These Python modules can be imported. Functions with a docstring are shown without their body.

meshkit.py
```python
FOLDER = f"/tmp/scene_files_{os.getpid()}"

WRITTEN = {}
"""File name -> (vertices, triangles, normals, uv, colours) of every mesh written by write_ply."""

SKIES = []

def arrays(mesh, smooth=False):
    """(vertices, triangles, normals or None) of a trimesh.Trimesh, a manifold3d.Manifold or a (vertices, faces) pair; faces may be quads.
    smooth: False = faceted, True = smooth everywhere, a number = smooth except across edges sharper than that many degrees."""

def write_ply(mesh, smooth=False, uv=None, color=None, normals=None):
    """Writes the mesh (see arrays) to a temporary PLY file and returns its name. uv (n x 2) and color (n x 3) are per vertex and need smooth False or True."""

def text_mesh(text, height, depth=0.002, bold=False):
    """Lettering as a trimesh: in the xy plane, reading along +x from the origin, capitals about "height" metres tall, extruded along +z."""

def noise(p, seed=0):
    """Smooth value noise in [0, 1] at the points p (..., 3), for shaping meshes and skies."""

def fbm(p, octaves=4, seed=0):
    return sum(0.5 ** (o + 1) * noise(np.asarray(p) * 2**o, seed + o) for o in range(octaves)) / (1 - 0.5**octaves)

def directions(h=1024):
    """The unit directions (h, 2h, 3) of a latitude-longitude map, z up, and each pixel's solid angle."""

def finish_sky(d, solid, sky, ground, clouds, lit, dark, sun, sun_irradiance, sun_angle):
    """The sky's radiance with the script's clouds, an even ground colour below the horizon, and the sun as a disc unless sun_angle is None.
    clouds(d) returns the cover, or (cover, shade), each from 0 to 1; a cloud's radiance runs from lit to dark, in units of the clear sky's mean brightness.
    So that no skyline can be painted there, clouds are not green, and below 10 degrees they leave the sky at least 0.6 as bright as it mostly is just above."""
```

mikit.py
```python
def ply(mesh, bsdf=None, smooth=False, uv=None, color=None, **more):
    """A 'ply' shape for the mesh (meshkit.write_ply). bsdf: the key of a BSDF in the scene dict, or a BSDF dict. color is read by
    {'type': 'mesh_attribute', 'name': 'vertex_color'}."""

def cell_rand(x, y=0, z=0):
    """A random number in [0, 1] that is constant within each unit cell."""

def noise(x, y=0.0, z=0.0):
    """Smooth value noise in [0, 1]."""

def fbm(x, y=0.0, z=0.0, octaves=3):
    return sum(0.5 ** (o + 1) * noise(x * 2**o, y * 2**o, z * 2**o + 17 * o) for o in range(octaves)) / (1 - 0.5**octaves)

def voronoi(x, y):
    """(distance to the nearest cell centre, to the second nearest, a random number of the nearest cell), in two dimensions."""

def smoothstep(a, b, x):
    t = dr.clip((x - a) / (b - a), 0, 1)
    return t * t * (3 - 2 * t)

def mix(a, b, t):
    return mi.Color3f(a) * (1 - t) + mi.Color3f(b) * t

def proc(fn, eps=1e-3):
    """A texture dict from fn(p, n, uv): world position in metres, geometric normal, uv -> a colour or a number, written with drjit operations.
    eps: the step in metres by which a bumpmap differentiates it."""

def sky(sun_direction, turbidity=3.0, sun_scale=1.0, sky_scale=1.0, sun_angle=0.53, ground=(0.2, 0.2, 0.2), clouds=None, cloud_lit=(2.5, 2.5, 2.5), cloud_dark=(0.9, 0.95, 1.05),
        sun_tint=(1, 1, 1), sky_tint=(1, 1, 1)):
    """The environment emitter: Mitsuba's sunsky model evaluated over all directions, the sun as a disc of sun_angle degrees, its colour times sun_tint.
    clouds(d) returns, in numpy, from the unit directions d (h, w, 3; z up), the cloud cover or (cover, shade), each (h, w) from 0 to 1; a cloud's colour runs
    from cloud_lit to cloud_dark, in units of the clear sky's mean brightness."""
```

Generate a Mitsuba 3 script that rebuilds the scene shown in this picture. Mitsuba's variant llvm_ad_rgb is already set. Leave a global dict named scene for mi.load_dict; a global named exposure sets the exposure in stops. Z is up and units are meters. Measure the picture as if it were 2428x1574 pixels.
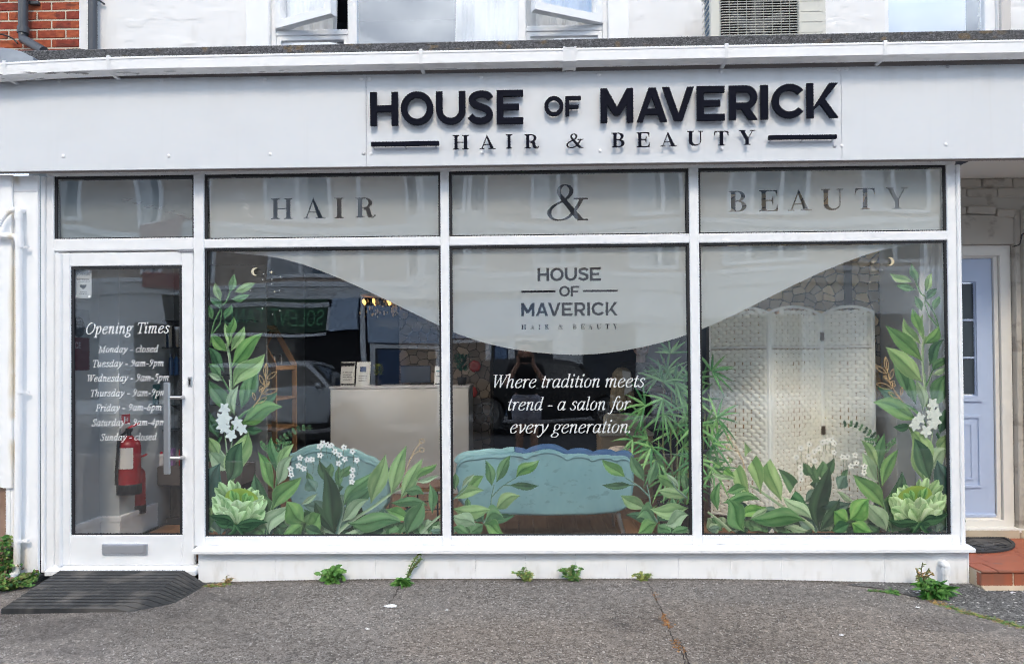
import math, random, numpy as np, trimesh, mitsuba as mi, mikit, meshkit, drjit as dr, manifold3d as m3
from shapely.geometry import Polygon, LineString, MultiPolygon, Point, box as sbox
from shapely import affinity
from shapely.ops import unary_union
from mikit import noise, fbm, voronoi, cell_rand, smoothstep, mix, proc
T = mi.ScalarTransform4f
rnd = random.Random(7); rng = np.random.default_rng(7)
scene, labels = {}, {}

# ---------------------------------------------------------------- camera, sky, exposure
F, CX, CY = 1824.0, 1214.0, 828.5                      # focal length and principal point in pixels of the 2428 x 1574 photograph
YAW, PIT, ROL = np.radians([-1.3054, 0.7056, 0.4413])
EYE = np.array([0, -5.2, 1.46])
_r = np.array([math.cos(YAW), -math.sin(YAW), 0])
FWD = np.array([math.sin(YAW)*math.cos(PIT), math.cos(YAW)*math.cos(PIT), math.sin(PIT)])
_u = np.cross(_r, FWD)
RT = _r*math.cos(ROL) - _u*math.sin(ROL); UP = _r*math.sin(ROL) + _u*math.cos(ROL)
scene['camera'] = {'type': 'perspective', 'fov_axis': 'x', 'fov': math.degrees(2*math.atan(1214/F)), 'near_clip': 0.05, 'far_clip': 400.0,
    'principal_point_offset_y': -(CY-787)/1574, 'to_world': T().look_at(origin=EYE.tolist(), target=(EYE+FWD).tolist(), up=UP.tolist())}
def clouds(d):
    el = np.clip(d[..., 2], 0.03, 1)
    q = np.stack([d[..., 0]/(el+.25)*2.2+3.1, d[..., 1]/(el+.25)*2.2+1.7, el*0+.5], -1)
    n = meshkit.fbm(d*2.3+3.7, 6, 3); s = .55*meshkit.fbm(d*np.array([4.2, 4.2, 6.5])+9.3, 6, 7)+.45*meshkit.fbm(d*np.array([13., 13., 22.])+4.1, 5, 2)
    cover = np.clip((n-.36)/.12, 0, 1)
    return cover, np.clip((s-.485)/.13, 0, 1)
scene['sky'] = mikit.sky((0.06, -0.70, 0.69), turbidity=3, sun_scale=0.14, sky_scale=1.0, sun_angle=14, clouds=clouds,
    cloud_lit=(2.10, 2.30, 2.56), cloud_dark=(.74, .88, 1.14), sun_tint=(.94, .97, 1.0), sky_tint=(.95, 1.0, 1.04), ground=(.2, .19, .18))
exposure = 3.38

# ---------------------------------------------------------------- helpers
def W(px, py, y=0.0):
    """Where the photograph's pixel meets the upright plane at depth y."""
    d = FWD + RT*(px-CX)/F - UP*(py-CY)/F
    return EYE + d*(y-EYE[1])/d[1]
def G(px, py, z=0.0):
    d = FWD + RT*(px-CX)/F - UP*(py-CY)/F
    return EYE + d*(z-EYE[2])/d[2]
def lin(r, g=None, b=None):
    c = np.array(r if g is None else (r, g, b), float)/255
    return np.where(c <= .04045, c/12.92, ((c+.055)/1.055)**2.4)
_n = {}
def key(name, parent=None):
    k = (parent+'__' if parent else '')+name
    n = _n.get(k, 0); _n[k] = n+1
    return k if n == 0 else f'{k}_{n:03d}'
def tag(k, label=None, cat=None, group=None, kind=None):
    d = labels.setdefault(k, {})
    for a, b in (('label', label), ('category', cat), ('group', group), ('kind', kind)):
        if b: d[a] = b
def thing(name, label, cat, group=None):
    k = key(name); tag(k, label, cat, group); return k
def add(name, mesh, mat, parent=None, smooth=False, color=None, label=None, cat=None, group=None, kind=None, uv=None, to_world=None):
    k = key(name, parent)
    if isinstance(mesh, dict): d = dict(mesh)
    else: d = mikit.ply(mesh, mat, smooth, color=color, uv=uv)
    if to_world is not None: d['to_world'] = to_world
    scene[k] = d
    if label or cat or group or kind: tag(k, label, cat, group, kind)
    return k
def cat(*ms):
    ms = [m for m in ms if m is not None]
    return ms[0] if len(ms) == 1 else trimesh.util.concatenate(ms)
def raw(v, f): return trimesh.Trimesh(np.asarray(v, float), np.asarray(f, int), process=False)
def box(x0, x1, y0, y1, z0, z1, b=0.0):
    if b <= 0:
        m = trimesh.creation.box((x1-x0, y1-y0, z1-z0)); m.apply_translation(((x0+x1)/2, (y0+y1)/2, (z0+z1)/2)); return m
    b = min(b, .49*(x1-x0), .49*(y1-y0), .49*(z1-z0)); P = []
    for x, sx in ((x0, 1), (x1, -1)):
        for y, sy in ((y0, 1), (y1, -1)):
            for z, sz in ((z0, 1), (z1, -1)):
                P += [(x, y+sy*b, z+sz*b), (x+sx*b, y, z+sz*b), (x+sx*b, y+sy*b, z)]
    return trimesh.convex.convex_hull(np.array(P))
def hull(P): return trimesh.convex.convex_hull(np.asarray(P, float))
def frames(p):
    p = np.asarray(p, float); t = np.gradient(p, axis=0); t /= np.linalg.norm(t, axis=1, keepdims=True)+1e-12
    a = np.array([0, 0, 1.]) if abs(t[0][2]) < .9 else np.array([1., 0, 0])
    n = np.cross(t[0], a); n /= np.linalg.norm(n); N = [n]
    for k in range(1, len(p)):
        n = N[-1]-t[k]*(N[-1]@t[k]); N.append(n/(np.linalg.norm(n)+1e-12))
    N = np.array(N); return p, t, N, np.cross(t, N)
def tube(path, r, n=10, cap=True):
    p, t, N, B = frames(path); r = np.broadcast_to(np.asarray(r, float), len(p))
    a = np.arange(n)*2*np.pi/n
    v = (p[:, None]+r[:, None, None]*(np.cos(a)[None, :, None]*N[:, None]+np.sin(a)[None, :, None]*B[:, None])).reshape(-1, 3)
    f = []
    for i in range(len(p)-1):
        for j in range(n):
            k = (j+1) % n; f += [(i*n+j, i*n+k, (i+1)*n+k), (i*n+j, (i+1)*n+k, (i+1)*n+j)]
    v = list(v)
    if cap:
        c0, c1 = len(v), len(v)+1; v += [p[0], p[-1]]
        for j in range(n):
            k = (j+1) % n; f += [(c0, k, j), (c1, (len(p)-1)*n+j, (len(p)-1)*n+k)]
    return raw(v, f)
def catmull(P, n=8, closed=False):
    P = np.asarray(P, float)
    if len(P) < 3: return P
    Q = np.vstack([P[-2 if closed else 0], P, P[1 if closed else -1]]) if not closed else np.vstack([P[-2], P, P[1]])
    out = []
    for i in range(1, len(Q)-2):
        a, b, c, d = Q[i-1], Q[i], Q[i+1], Q[i+2]
        for t in np.linspace(0, 1, n, endpoint=False):
            out.append(.5*(2*b+(c-a)*t+(2*a-5*b+4*c-d)*t*t+(3*b-a-3*c+d)*t**3))
    out.append(Q[-2]); return np.array(out)
def lathe(prof, c=(0, 0, 0), n=24):
    """A turned shape round the z axis: prof is [(radius, height)]."""
    a = np.arange(n)*2*np.pi/n; v = []; f = []
    for r, z in prof: v += [(c[0]+r*math.cos(t), c[1]+r*math.sin(t), c[2]+z) for t in a]
    for i in range(len(prof)-1):
        for j in range(n):
            k = (j+1) % n; f += [(i*n+j, i*n+k, (i+1)*n+k), (i*n+j, (i+1)*n+k, (i+1)*n+j)]
    m = len(v); v += [(c[0], c[1], c[2]+prof[0][1]), (c[0], c[1], c[2]+prof[-1][1])]
    for j in range(n):
        k = (j+1) % n; f += [(m, k, j), (m+1, (len(prof)-1)*n+j, (len(prof)-1)*n+k)]
    return raw(v, f)
def polys(s): return [g for g in getattr(s, 'geoms', [s]) if g.geom_type == 'Polygon' and g.area > 1e-9]
def prism(shape, y0, y1):
    """A shapely shape in x, z made solid from depth y0 (near) to y1 (far)."""
    ms = [trimesh.creation.extrude_polygon(g, y1-y0, engine='earcut') for g in polys(shape)]
    m = cat(*ms); v = m.vertices.copy(); m.vertices = np.stack([v[:, 0], y1-v[:, 2], v[:, 1]], -1); return m
def sheet(shape, y):
    """A shapely shape in x, z as one flat sheet at depth y that faces the street."""
    V, Fc, k = [], [], 0
    for g in polys(shape):
        v, f = trimesh.creation.triangulate_polygon(g, engine='earcut'); a = v[f[:, 1]]-v[f[:, 0]]; b = v[f[:, 2]]-v[f[:, 0]]
        s = a[:, 0]*b[:, 1]-a[:, 1]*b[:, 0]; f = np.where(s[:, None] > 0, f, f[:, ::-1])
        V.append(v); Fc.append(f+k); k += len(v)
    v = np.vstack(V); return raw(np.stack([v[:, 0], np.full(len(v), y), v[:, 1]], -1), np.vstack(Fc))
def mxy(mesh, M): m = mesh.copy(); m.apply_transform(np.asarray(M)); return m
def rotz(deg, c=(0, 0, 0)): return trimesh.transformations.rotation_matrix(math.radians(deg), (0, 0, 1), c)
def roty(deg, c=(0, 0, 0)): return trimesh.transformations.rotation_matrix(math.radians(deg), (0, 1, 0), c)
def rotx(deg, c=(0, 0, 0)): return trimesh.transformations.rotation_matrix(math.radians(deg), (1, 0, 0), c)
def quad(a, b, c, d): return raw([a, b, c, d], [(0, 1, 2), (0, 2, 3)])
def ball(c, r, n=2, s=(1, 1, 1)):
    m = trimesh.creation.icosphere(n, 1.0); m.vertices = m.vertices*np.array(s)*r+np.array(c); return m
def blob(bones, edge=.02, it=8):
    """One smooth body: bones = [(p, r, q, s)], each the hull of two balls, united, refined and smoothed."""
    man = None
    for p, r, q, s in bones:
        h = m3.Manifold.hull_points(np.vstack([ball(p, r, 2).vertices, ball(q, s, 2).vertices]))
        man = h if man is None else man+h
    m = man.refine_to_length(edge).to_mesh()
    t = trimesh.Trimesh(m.vert_properties[:, :3], m.tri_verts, process=True)
    trimesh.smoothing.filter_taubin(t, iterations=it); return t

# ---------------------------------------------------------------- materials
def pr(c, rough=.5, spec=.5, **k):
    if not isinstance(c, dict): c = {'type': 'rgb', 'value': [float(x) for x in np.broadcast_to(c, 3)]}
    return {'type': 'principled', 'base_color': c, 'roughness': rough, 'specular': spec, **k}
def two(b): return {'type': 'twosided', 'bsdf': b}
def bump(b, fn, scale=1.0, eps=1e-3): return {'type': 'bumpmap', 'arbitrary': proc(fn, eps), 'scale': scale, 'bsdf': b}
def mat(name, b): scene['mat_'+name] = b; return 'mat_'+name
def plain(name, c, rough=.5, spec=.5, **k): return mat(name, two(pr(c, rough, spec, **k)))
VC = {'type': 'mesh_attribute', 'name': 'vertex_color'}
M_PRINT = mat('print', two(pr(dict(VC), .45, .3)))
M_LEAF = mat('leaf', two(pr(dict(VC), .5, .35)))
M_PAINT = mat('vertex_paint', two(pr(dict(VC), .35, .5)))
def c_upvc(p, n, uv):
    g = fbm(p.x*9, p.y*9, p.z*9); return mix((.80, .81, .82), (.74, .75, .76), g)
def grime(p):    # soot streaks that run down painted faces
    return smoothstep(.58, .85, fbm(p.x*14, p.z*1.3, p.y*5, 4))
M_UPVC = mat('upvc', two(pr(proc(c_upvc), .28, .5)))
def c_dirty(p, n, uv):
    low = 1-smoothstep(.0, .22, p.z); s = fbm(p.x*22, p.z*9, p.y*9, 4)
    c = mix((.84, .85, .86), (.81, .82, .83), fbm(p.x*5, p.z*3))
    seam = smoothstep(.035, .0, dr.abs(p.x+3.497+.05*(fbm(p.z*3, 1., 2.)-.5)))*smoothstep(.3, .6, fbm(p.x*6, p.z*5, 3., 3)) + .8*smoothstep(.32, .12, p.z)*smoothstep(-3.40, -3.43, p.x)*smoothstep(.35, .6, fbm(p.x*9, p.z*11, 5., 4))
    c = mix(c, (.60, .52, .38), dr.clip(seam*.75, 0, .8))
    return mix(c, (.42, .38, .31), dr.clip(low*smoothstep(.50, .80, s)*.28+.05*grime(p), 0, 1))
M_DIRTY = mat('dirty_white', two(pr(proc(c_dirty), .5, .4)))
def c_fascia(p, n, uv):
    c = mix((.635, .655, .68), (.62, .64, .665), fbm(p.x*1.3, p.z*2.5))
    up = smoothstep(3.1, 3.36, p.z)
    return mix(c, (.45, .44, .42), dr.clip(up*.22*smoothstep(.4, .75, fbm(p.x*11, p.z*2.0, 3., 4))+.07*smoothstep(.62, .80, fbm(p.x*26, p.z*1.1, p.y*5, 4))+.05*smoothstep(.55, .8, fbm(p.x*2., p.z*4., 9., 4)), 0, 1))
M_FASCIA = mat('fascia', two(pr(proc(c_fascia), .3, .45)))
def c_gutter(p, n, uv):
    dirt = smoothstep(.5, .8, fbm(p.x*16, p.y*30, p.z*30, 4))*smoothstep(-.05, .1, n.y*0+ (3.385-p.z)*3)
    spots = smoothstep(.66, .72, fbm(p.x*9, p.y*40, p.z*40, 3))*smoothstep(0., .02, 3.36-p.z)
    return mix(mix((.84, .845, .85), (.52, .50, .48), dirt*.4), (.07, .065, .06), spots)
M_GUTTER = mat('gutter', two(pr(proc(c_gutter), .3, .5)))
M_DARKWOOD = plain('soffit', (.36, .33, .32), .7)
M_GASKET = plain('gasket', (.012, .013, .016), .5)
M_NAVY = plain('sign_acrylic', (.005, .006, .013), .45, .05)
M_STEEL = mat('steel', two(pr((.55, .55, .55), .32, .5, metallic=.9)))
M_CHROME = mat('chrome', two(pr((.75, .75, .75), .15, .5, metallic=1.)))
M_ALU = plain('aluminium', (.42, .43, .46), .35, .5, metallic=.5)
M_BRASS = mat('brass', two(pr((.55, .33, .10), .3, .5, metallic=.9)))
M_BLACK = plain('black', (.012, .012, .013), .4)
M_MATT = plain('matt_black', (.02, .02, .022), .8, .2)
M_GLASS = mat('glass', {'type': 'thindielectric', 'int_ior': 1.74, 'ext_ior': 1.0})
M_GLASS_UP = mat('upper_glass', {'type': 'thindielectric', 'int_ior': 2.6, 'ext_ior': 1.0})
def c_render(p, n, uv):
    c = mix((.78, .78, .78), (.71, .705, .70), fbm(p.x*2.2, p.z*2.2, 0., 4))
    return mix(c, (.55, .53, .50), .35*smoothstep(.6, .85, fbm(p.x*6, p.z*2, 4., 4)))
def b_render(p, n, uv): return .5*fbm(p.x*9, p.z*9, p.y*9, 4)+.4*smoothstep(.5, .62, fbm(p.x*6, p.z*9, 7., 3))
M_RENDER = mat('render', bump(two(pr(proc(c_render), .75, .25)), b_render, .010, 3e-3))
def c_felt(p, n, uv):
    v = cell_rand(dr.floor(p.x*190), dr.floor(p.y*190), dr.floor(p.z*190)); w = cell_rand(dr.floor(p.x*110), dr.floor(p.z*110), 5.)
    c = mix((.025, .026, .03), (.17, .17, .18), v*w*1.7)
    lich = smoothstep(.68, .74, fbm(p.x*17, p.z*30, p.y*9, 3))*smoothstep(.35, .6, fbm(p.x*.8+4, 0., 2.))
    return mix(mix(c, (.10, .10, .095), .4*fbm(p.x*.9, p.y)), (.20, .13, .05), lich*.45)
M_FELT = mat('felt', two(pr(proc(c_felt), .9, .2)))
def c_pave(p, n, uv):
    a, b, r = voronoi(p.x*112, p.y*112); v = cell_rand(dr.floor(p.x*260), dr.floor(p.y*260), 1.)
    a2, b2, r2 = voronoi(p.x*41+9, p.y*41)
    g = r*.5+v*.22+r2*.28
    c = mix((.074, .066, .060), (.225, .203, .187), smoothstep(.12, .95, g))
    c = mix(c, (.34, .33, .32), smoothstep(.965, .975, r)*.8)
    big = fbm(p.x*.9+2, p.y*1.3, 0., 4)
    c = c*(0.71+.60*big)
    warm = smoothstep(.45, .75, fbm(p.x*.55, p.y*.8+5, 1., 3))
    c = mix(c, c*mi.Color3f(1.05, 1.0, .95), warm)
    stain = smoothstep(.60, .72, fbm(p.x*1.7+8, p.y*2.3, 2., 4))
    c = mix(c, c*mi.Color3f(.66, .66, .68), stain*.75)
    g1, g2, gr = voronoi(p.x*1.5+3.3, p.y*1.5+1.1)
    c = mix(c, mix((.05, .048, .045), (.30, .29, .28), gr), smoothstep(.030, .018, g1+.012*noise(p.x*60, p.y*60))*.6)      # trodden gum
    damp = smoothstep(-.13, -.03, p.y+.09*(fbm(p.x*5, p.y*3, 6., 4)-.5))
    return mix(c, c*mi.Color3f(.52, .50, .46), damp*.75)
def b_pave(p, n, uv):
    a, b, r = voronoi(p.x*112, p.y*112); return (.55-a)*(.3+r)+.6*noise(p.x*45, p.y*45)
M_PAVE = mat('pavement', bump(two(pr(proc(c_pave), .88, .25)), b_pave, .0034, 1.2e-3))
def c_pave2(p, n, uv):
    a, b, r = voronoi(p.x*85+3, p.y*85); v = cell_rand(dr.floor(p.x*180), dr.floor(p.y*180), 4.)
    c = mix((.045, .043, .042), (.15, .146, .142), smoothstep(.15, .95, r*.7+v*.3))
    c = mix(c, (.46, .44, .42), smoothstep(.975, .985, r)); return c*(.9+.5*fbm(p.x*1.8, p.y*1.8))
M_PAVE2 = mat('pavement_dark', bump(two(pr(proc(c_pave2), .88, .25)), b_pave, .0034, 1.2e-3))
M_ROAD = plain('road', (.055, .055, .057), .85)
M_KERB = plain('kerb_stone', (.30, .29, .28), .8)
# ---------------------------------------------------------------- ground
def zg(x, y):
    x = np.asarray(x, float); y = np.asarray(y, float)
    p = np.stack(np.broadcast_arrays(x*.8, y*.8, 0*x+.3), -1)
    side = np.clip((np.abs(x)-.9)/2.2, 0, 1)
    return -.012-.036*side*side*(3-2*side)*np.clip(1+(y+.1)/2.5, 0, 1)+(meshkit.fbm(p, 3, 5)-.5)*.028*np.clip(-y*1.5, 0, 1)
def ground_patch(x0, x1, y0, y1, nx, ny, dz=0, keep=None):
    xs, ys = np.linspace(x0, x1, nx), np.linspace(y0, y1, ny); X, Y = np.meshgrid(xs, ys)
    v = np.stack([X, Y, zg(X, Y)+dz], -1).reshape(-1, 3); f = []
    for j in range(ny-1):
        for i in range(nx-1):
            a = j*nx+i; f += [(a, a+1, a+nx+1), (a, a+nx+1, a+nx)]
    return raw(v, f)
add('pavement', ground_patch(-9, 9, -6.6, .3, 121, 81), M_PAVE, smooth=True, kind='structure')
E0 = zg(0, -6.6)
add('kerb', box(-9, 9, -6.72, -6.6, -.2, float(E0)+.01, .012), M_KERB, kind='structure')
add('road', quad((-60, -13, -.16), (60, -13, -.16), (60, -6.72, -.16), (-60, -6.72, -.16)), M_ROAD, kind='structure')
add('ground', quad((-120, -120, -.24), (120, -120, -.24), (120, 120, -.24), (-120, 120, -.24)), M_KERB, kind='structure')
# darker strip of asphalt in front of the neighbour's step
edge = [(2090, 1398), (2150, 1412), (2215, 1428), (2290, 1452), (2360, 1470), (2440, 1492), (2600, 1530)]
ep = [G(px, py, -.04)[:2] for px, py in edge]
pg = Polygon([tuple(p) for p in ep]+[(6.5, ep[-1][1]), (6.5, -.05), (2.2, -.05), (2.05, -.12)])
pv, pf = trimesh.creation.triangulate_polygon(pg.segmentize(.12), triangle_args=None, engine='earcut')
pm = trimesh.Trimesh(np.c_[pv, np.zeros(len(pv))], pf); pm = pm.subdivide().subdivide()
pm.vertices[:, 2] = zg(pm.vertices[:, 0], pm.vertices[:, 1])+.006
if pm.face_normals[0][2] < 0: pm.invert()
add('pavement_patch', pm, M_PAVE2, smooth=True, kind='structure')

# ---------------------------------------------------------------- shopfront frame
XL, XD0, XD1, XM, ZB, ZH = -3.313, -3.262, -2.29, None, .211, 2.737
SF = thing('shopfront', 'white framed shopfront with four bays of glass above a low panelled plinth', 'shopfront')
def frame(name, x0, x1, z0, z1, y0=0., y1=.075, b=.005, parent=SF, m=M_UPVC): return add(name, box(x0, x1, y0, y1, z0, z1, b), m, parent, smooth=30)
B = dict(dm=(-2.29, -2.219), m1=(-.598, -.54), m2=(1.084, 1.147))       # mullions
frame('head', XL, 2.862, 2.7385, 2.80)
frame('jamb', XL, -3.262, .03, 2.738)
for a, b in B.values(): frame('mullion', a, b, .205, 2.738, -.004)
frame('jamb', 2.801, 2.86, .205, 2.738)
frame('transom', -3.262, -2.291, 2.222, 2.306, -.002)
for a, b in ((-2.2185, -.5985), (-.5395, 1.0835), (1.1475, 2.8005)): frame('transom', a, b, 2.231, 2.294, -.001)
for a, b in ((-2.2185, -.5985), (-.5395, 1.0835), (1.1475, 2.8005)): frame('bottom_rail', a, b, .205, .268, 0)
frame('corner_post', 2.8615, 2.887, .12, 2.736, -.012, .12, .006)
for a_, b_ in ((514, 1291), (1008, 1288), (1109, 1288), (1603, 1288), (1708, 1288), (2223, 1290)):
    q_ = W(a_, b_, -.004); add('drain_cap', box(q_[0]-.022, q_[0]+.022, -.0075, .001, q_[2]-.005, q_[2]+.005, .002), M_UPVC, SF)
# sill in three lengths, then the plinth boards
for a, b in ((-2.27, -.575), (-.573, 1.12), (1.122, 2.908)):
    pf_ = [(-.085, .172), (-.085, .190), (-.078, .196), (.0, .2045), (.06, .2045), (.06, .172)]
    s = prism(Polygon([(y, z) for y, z in pf_]), 0, b-a); v = s.vertices.copy()
    s.vertices = np.stack([a+v[:, 1], v[:, 0], v[:, 2]], -1); s.invert() if s.volume < 0 else None
    add('sill', s, M_UPVC, SF, smooth=25)
xs = [-2.255, -2.06, -1.73, -1.395, -1.05, -.715, -.375, -.04, .298, .635, .985, 1.33, 1.665, 2.0, 2.345, 2.62, 2.885]
for i in range(len(xs)-1):
    t = rnd.uniform(-.002, .002)
    add('plinth_panel', box(xs[i]+.0005, xs[i+1]-.0005, -.022+t*.6, .03, -.004+float(zg((xs[i]+xs[i+1])/2, 0)), .171, .0012), M_DIRTY, SF, smooth=30)
add('plinth_core', box(-2.25, 2.885, -.010, .10, -.10, .169), M_MATT, SF)
add('plinth_return', box(2.8865, 2.899, -.024, .75, -.06, .1715, .003), M_DIRTY, SF, smooth=30)

# panes: sheets of glass, a little bowed as real panes are, the three upper ones leaning forward a touch
def pane(x0, x1, z0, z1, y=.034, tilt=0., bow=.0, seed=0, mat_=None, wob=.0007, nx=14, nz=12):
    X, Z = np.meshgrid(np.linspace(x0, x1, nx), np.linspace(z0, z1, nz)); u = (X-x0)/(x1-x0); w = (Z-z0)/(z1-z0)
    Y = y-(w-.5)*math.tan(math.radians(tilt))*(z1-z0)+bow*16*u*(1-u)*w*(1-w)+wob*2*(meshkit.noise(np.stack([X*2.6+seed*7, Z*2.6, X*0], -1), seed)-.5)
    v = np.stack([X, Y, Z], -1).reshape(-1, 3); f = []
    for j in range(nz-1):
        for i in range(nx-1):
            a = j*nx+i; f += [(a, a+1, a+nx+1), (a, a+nx+1, a+nx)]
    return raw(v, f)
BAYS = [(-3.262, -2.29, 2.306, 2.7385, 1), (-2.219, -.598, 2.294, 2.7385, 1), (-.54, 1.084, 2.294, 2.7385, 1), (1.147, 2.801, 2.294, 2.7385, 1),
        (-2.219, -.598, .268, 2.231, 0), (-.54, 1.084, .268, 2.231, 0), (1.147, 2.801, .268, 2.231, 0)]
def ring(x0, x1, z0, z1, w, y0, y1, wb=None):
    return prism(sbox(x0, z0, x1, z1).difference(sbox(x0+w, z0+(wb or w), x1-w, z1-w)), y0, y1)
for i, (a, b, c, d, up) in enumerate(BAYS):
    add('glass_pane', pane(a+.004, b-.004, c+.004, d-.004, .038 if up else .034, 2.9 if up else (-.35, .0, .2)[i-4], .0024 if not up else .001, i), M_GLASS, SF, smooth=True)
    add('gasket', ring(a+.0005, b-.0005, c+.0005, d-.0005, .0145, .014, .031, .009), M_GASKET, SF)

# ---------------------------------------------------------------- entrance door
ED = thing('entrance_door', 'white glazed shop door with steel pull bar and opening times lettered on its glass', 'door')
for a in ('l',): add('door_stop', box(-3.2615, -3.236, .012, .07, .06, 2.221, .004), M_UPVC, ED, smooth=30)
L0, L1, P0, P1 = -3.232, -2.297, -3.148, -2.377
add('stile', box(L0, P0, .004, .052, .072, 2.211, .007), M_UPVC, ED, smooth=30)
add('stile', box(P1, L1, .004, .052, .072, 2.211, .007), M_UPVC, ED, smooth=30)
add('rail', box(P0+.0005, P1-.0005, .006, .050, 2.118, 2.2105, .004), M_UPVC, ED, smooth=30)
add('rail', box(P0+.0005, P1-.0005, .006, .050, .0725, .279, .004), M_UPVC, ED, smooth=30)
add('hinge_cylinder', tube([(-3.215, -.002, .075), (-3.215, -.002, 2.205)], .016, 14), M_UPVC, ED, smooth=40)
add('glass_pane', pane(P0+.003, P1-.003, .281, 2.116, .030, .1, .0016, 11), M_GLASS, ED, smooth=True)
add('gasket', ring(P0+.0005, P1-.0005, .2795, 2.1175, .019, .015, .027, .009), M_GASKET, ED)
add('closer_arm', box(-2.40, -2.292, -.006, .01, 2.208, 2.2175, .002), M_ALU, ED)
c0, c1 = W(401, 1000), W(415, 1000)
px = (c0[0]+c1[0])/2; zt, zb = W(408, 906, -.07)[2], W(408, 1124, -.07)[2]
ph = add('pull_handle', box(px-.0205, px+.0205, -.085, -.058, zb, zt, .006), M_STEEL, ED, smooth=30)
for py_ in (942, 1085):
    z = W(420, py_, -.04)[2]; add('bracket', cat(tube([(px+.005, -.066, z), (px+.082, -.05, z)], .0125, 12), tube([(px+.078, -.055, z), (px+.078, .006, z)], .0125, 12)), M_STEEL, ph, smooth=40)
lk = W(450.5, 905)
k = add('lock_plate', box(lk[0]-.016, lk[0]+.016, -.006, .005, lk[2]-.034, lk[2]+.034, .005), M_STEEL, ED, smooth=30)
add('keyhole', cat(ball((lk[0], -.0065, lk[2]+.012), .008, 2, (1, .35, 1)), box(lk[0]-.004, lk[0]+.004, -.0085, -.005, lk[2]-.02, lk[2]+.012)), M_BLACK, k)
a, b = W(243, 1290), W(350, 1313)
k = add('letterbox', box(a[0], b[0], -.012, .007, b[2]-.002, a[2]+.004, .004), M_ALU, ED, smooth=30)
add('flap', box(a[0]+.008, b[0]-.018, -.018, -.011, b[2]+.012, a[2]-.004, .003), M_ALU, k, smooth=30)
add('threshold', cat(box(-3.30, -2.265, -.045, .06, .012, .052, .006), box(-3.31, -2.262, .0, .07, .05, .071, .004)), M_UPVC, ED, smooth=30)

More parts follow.
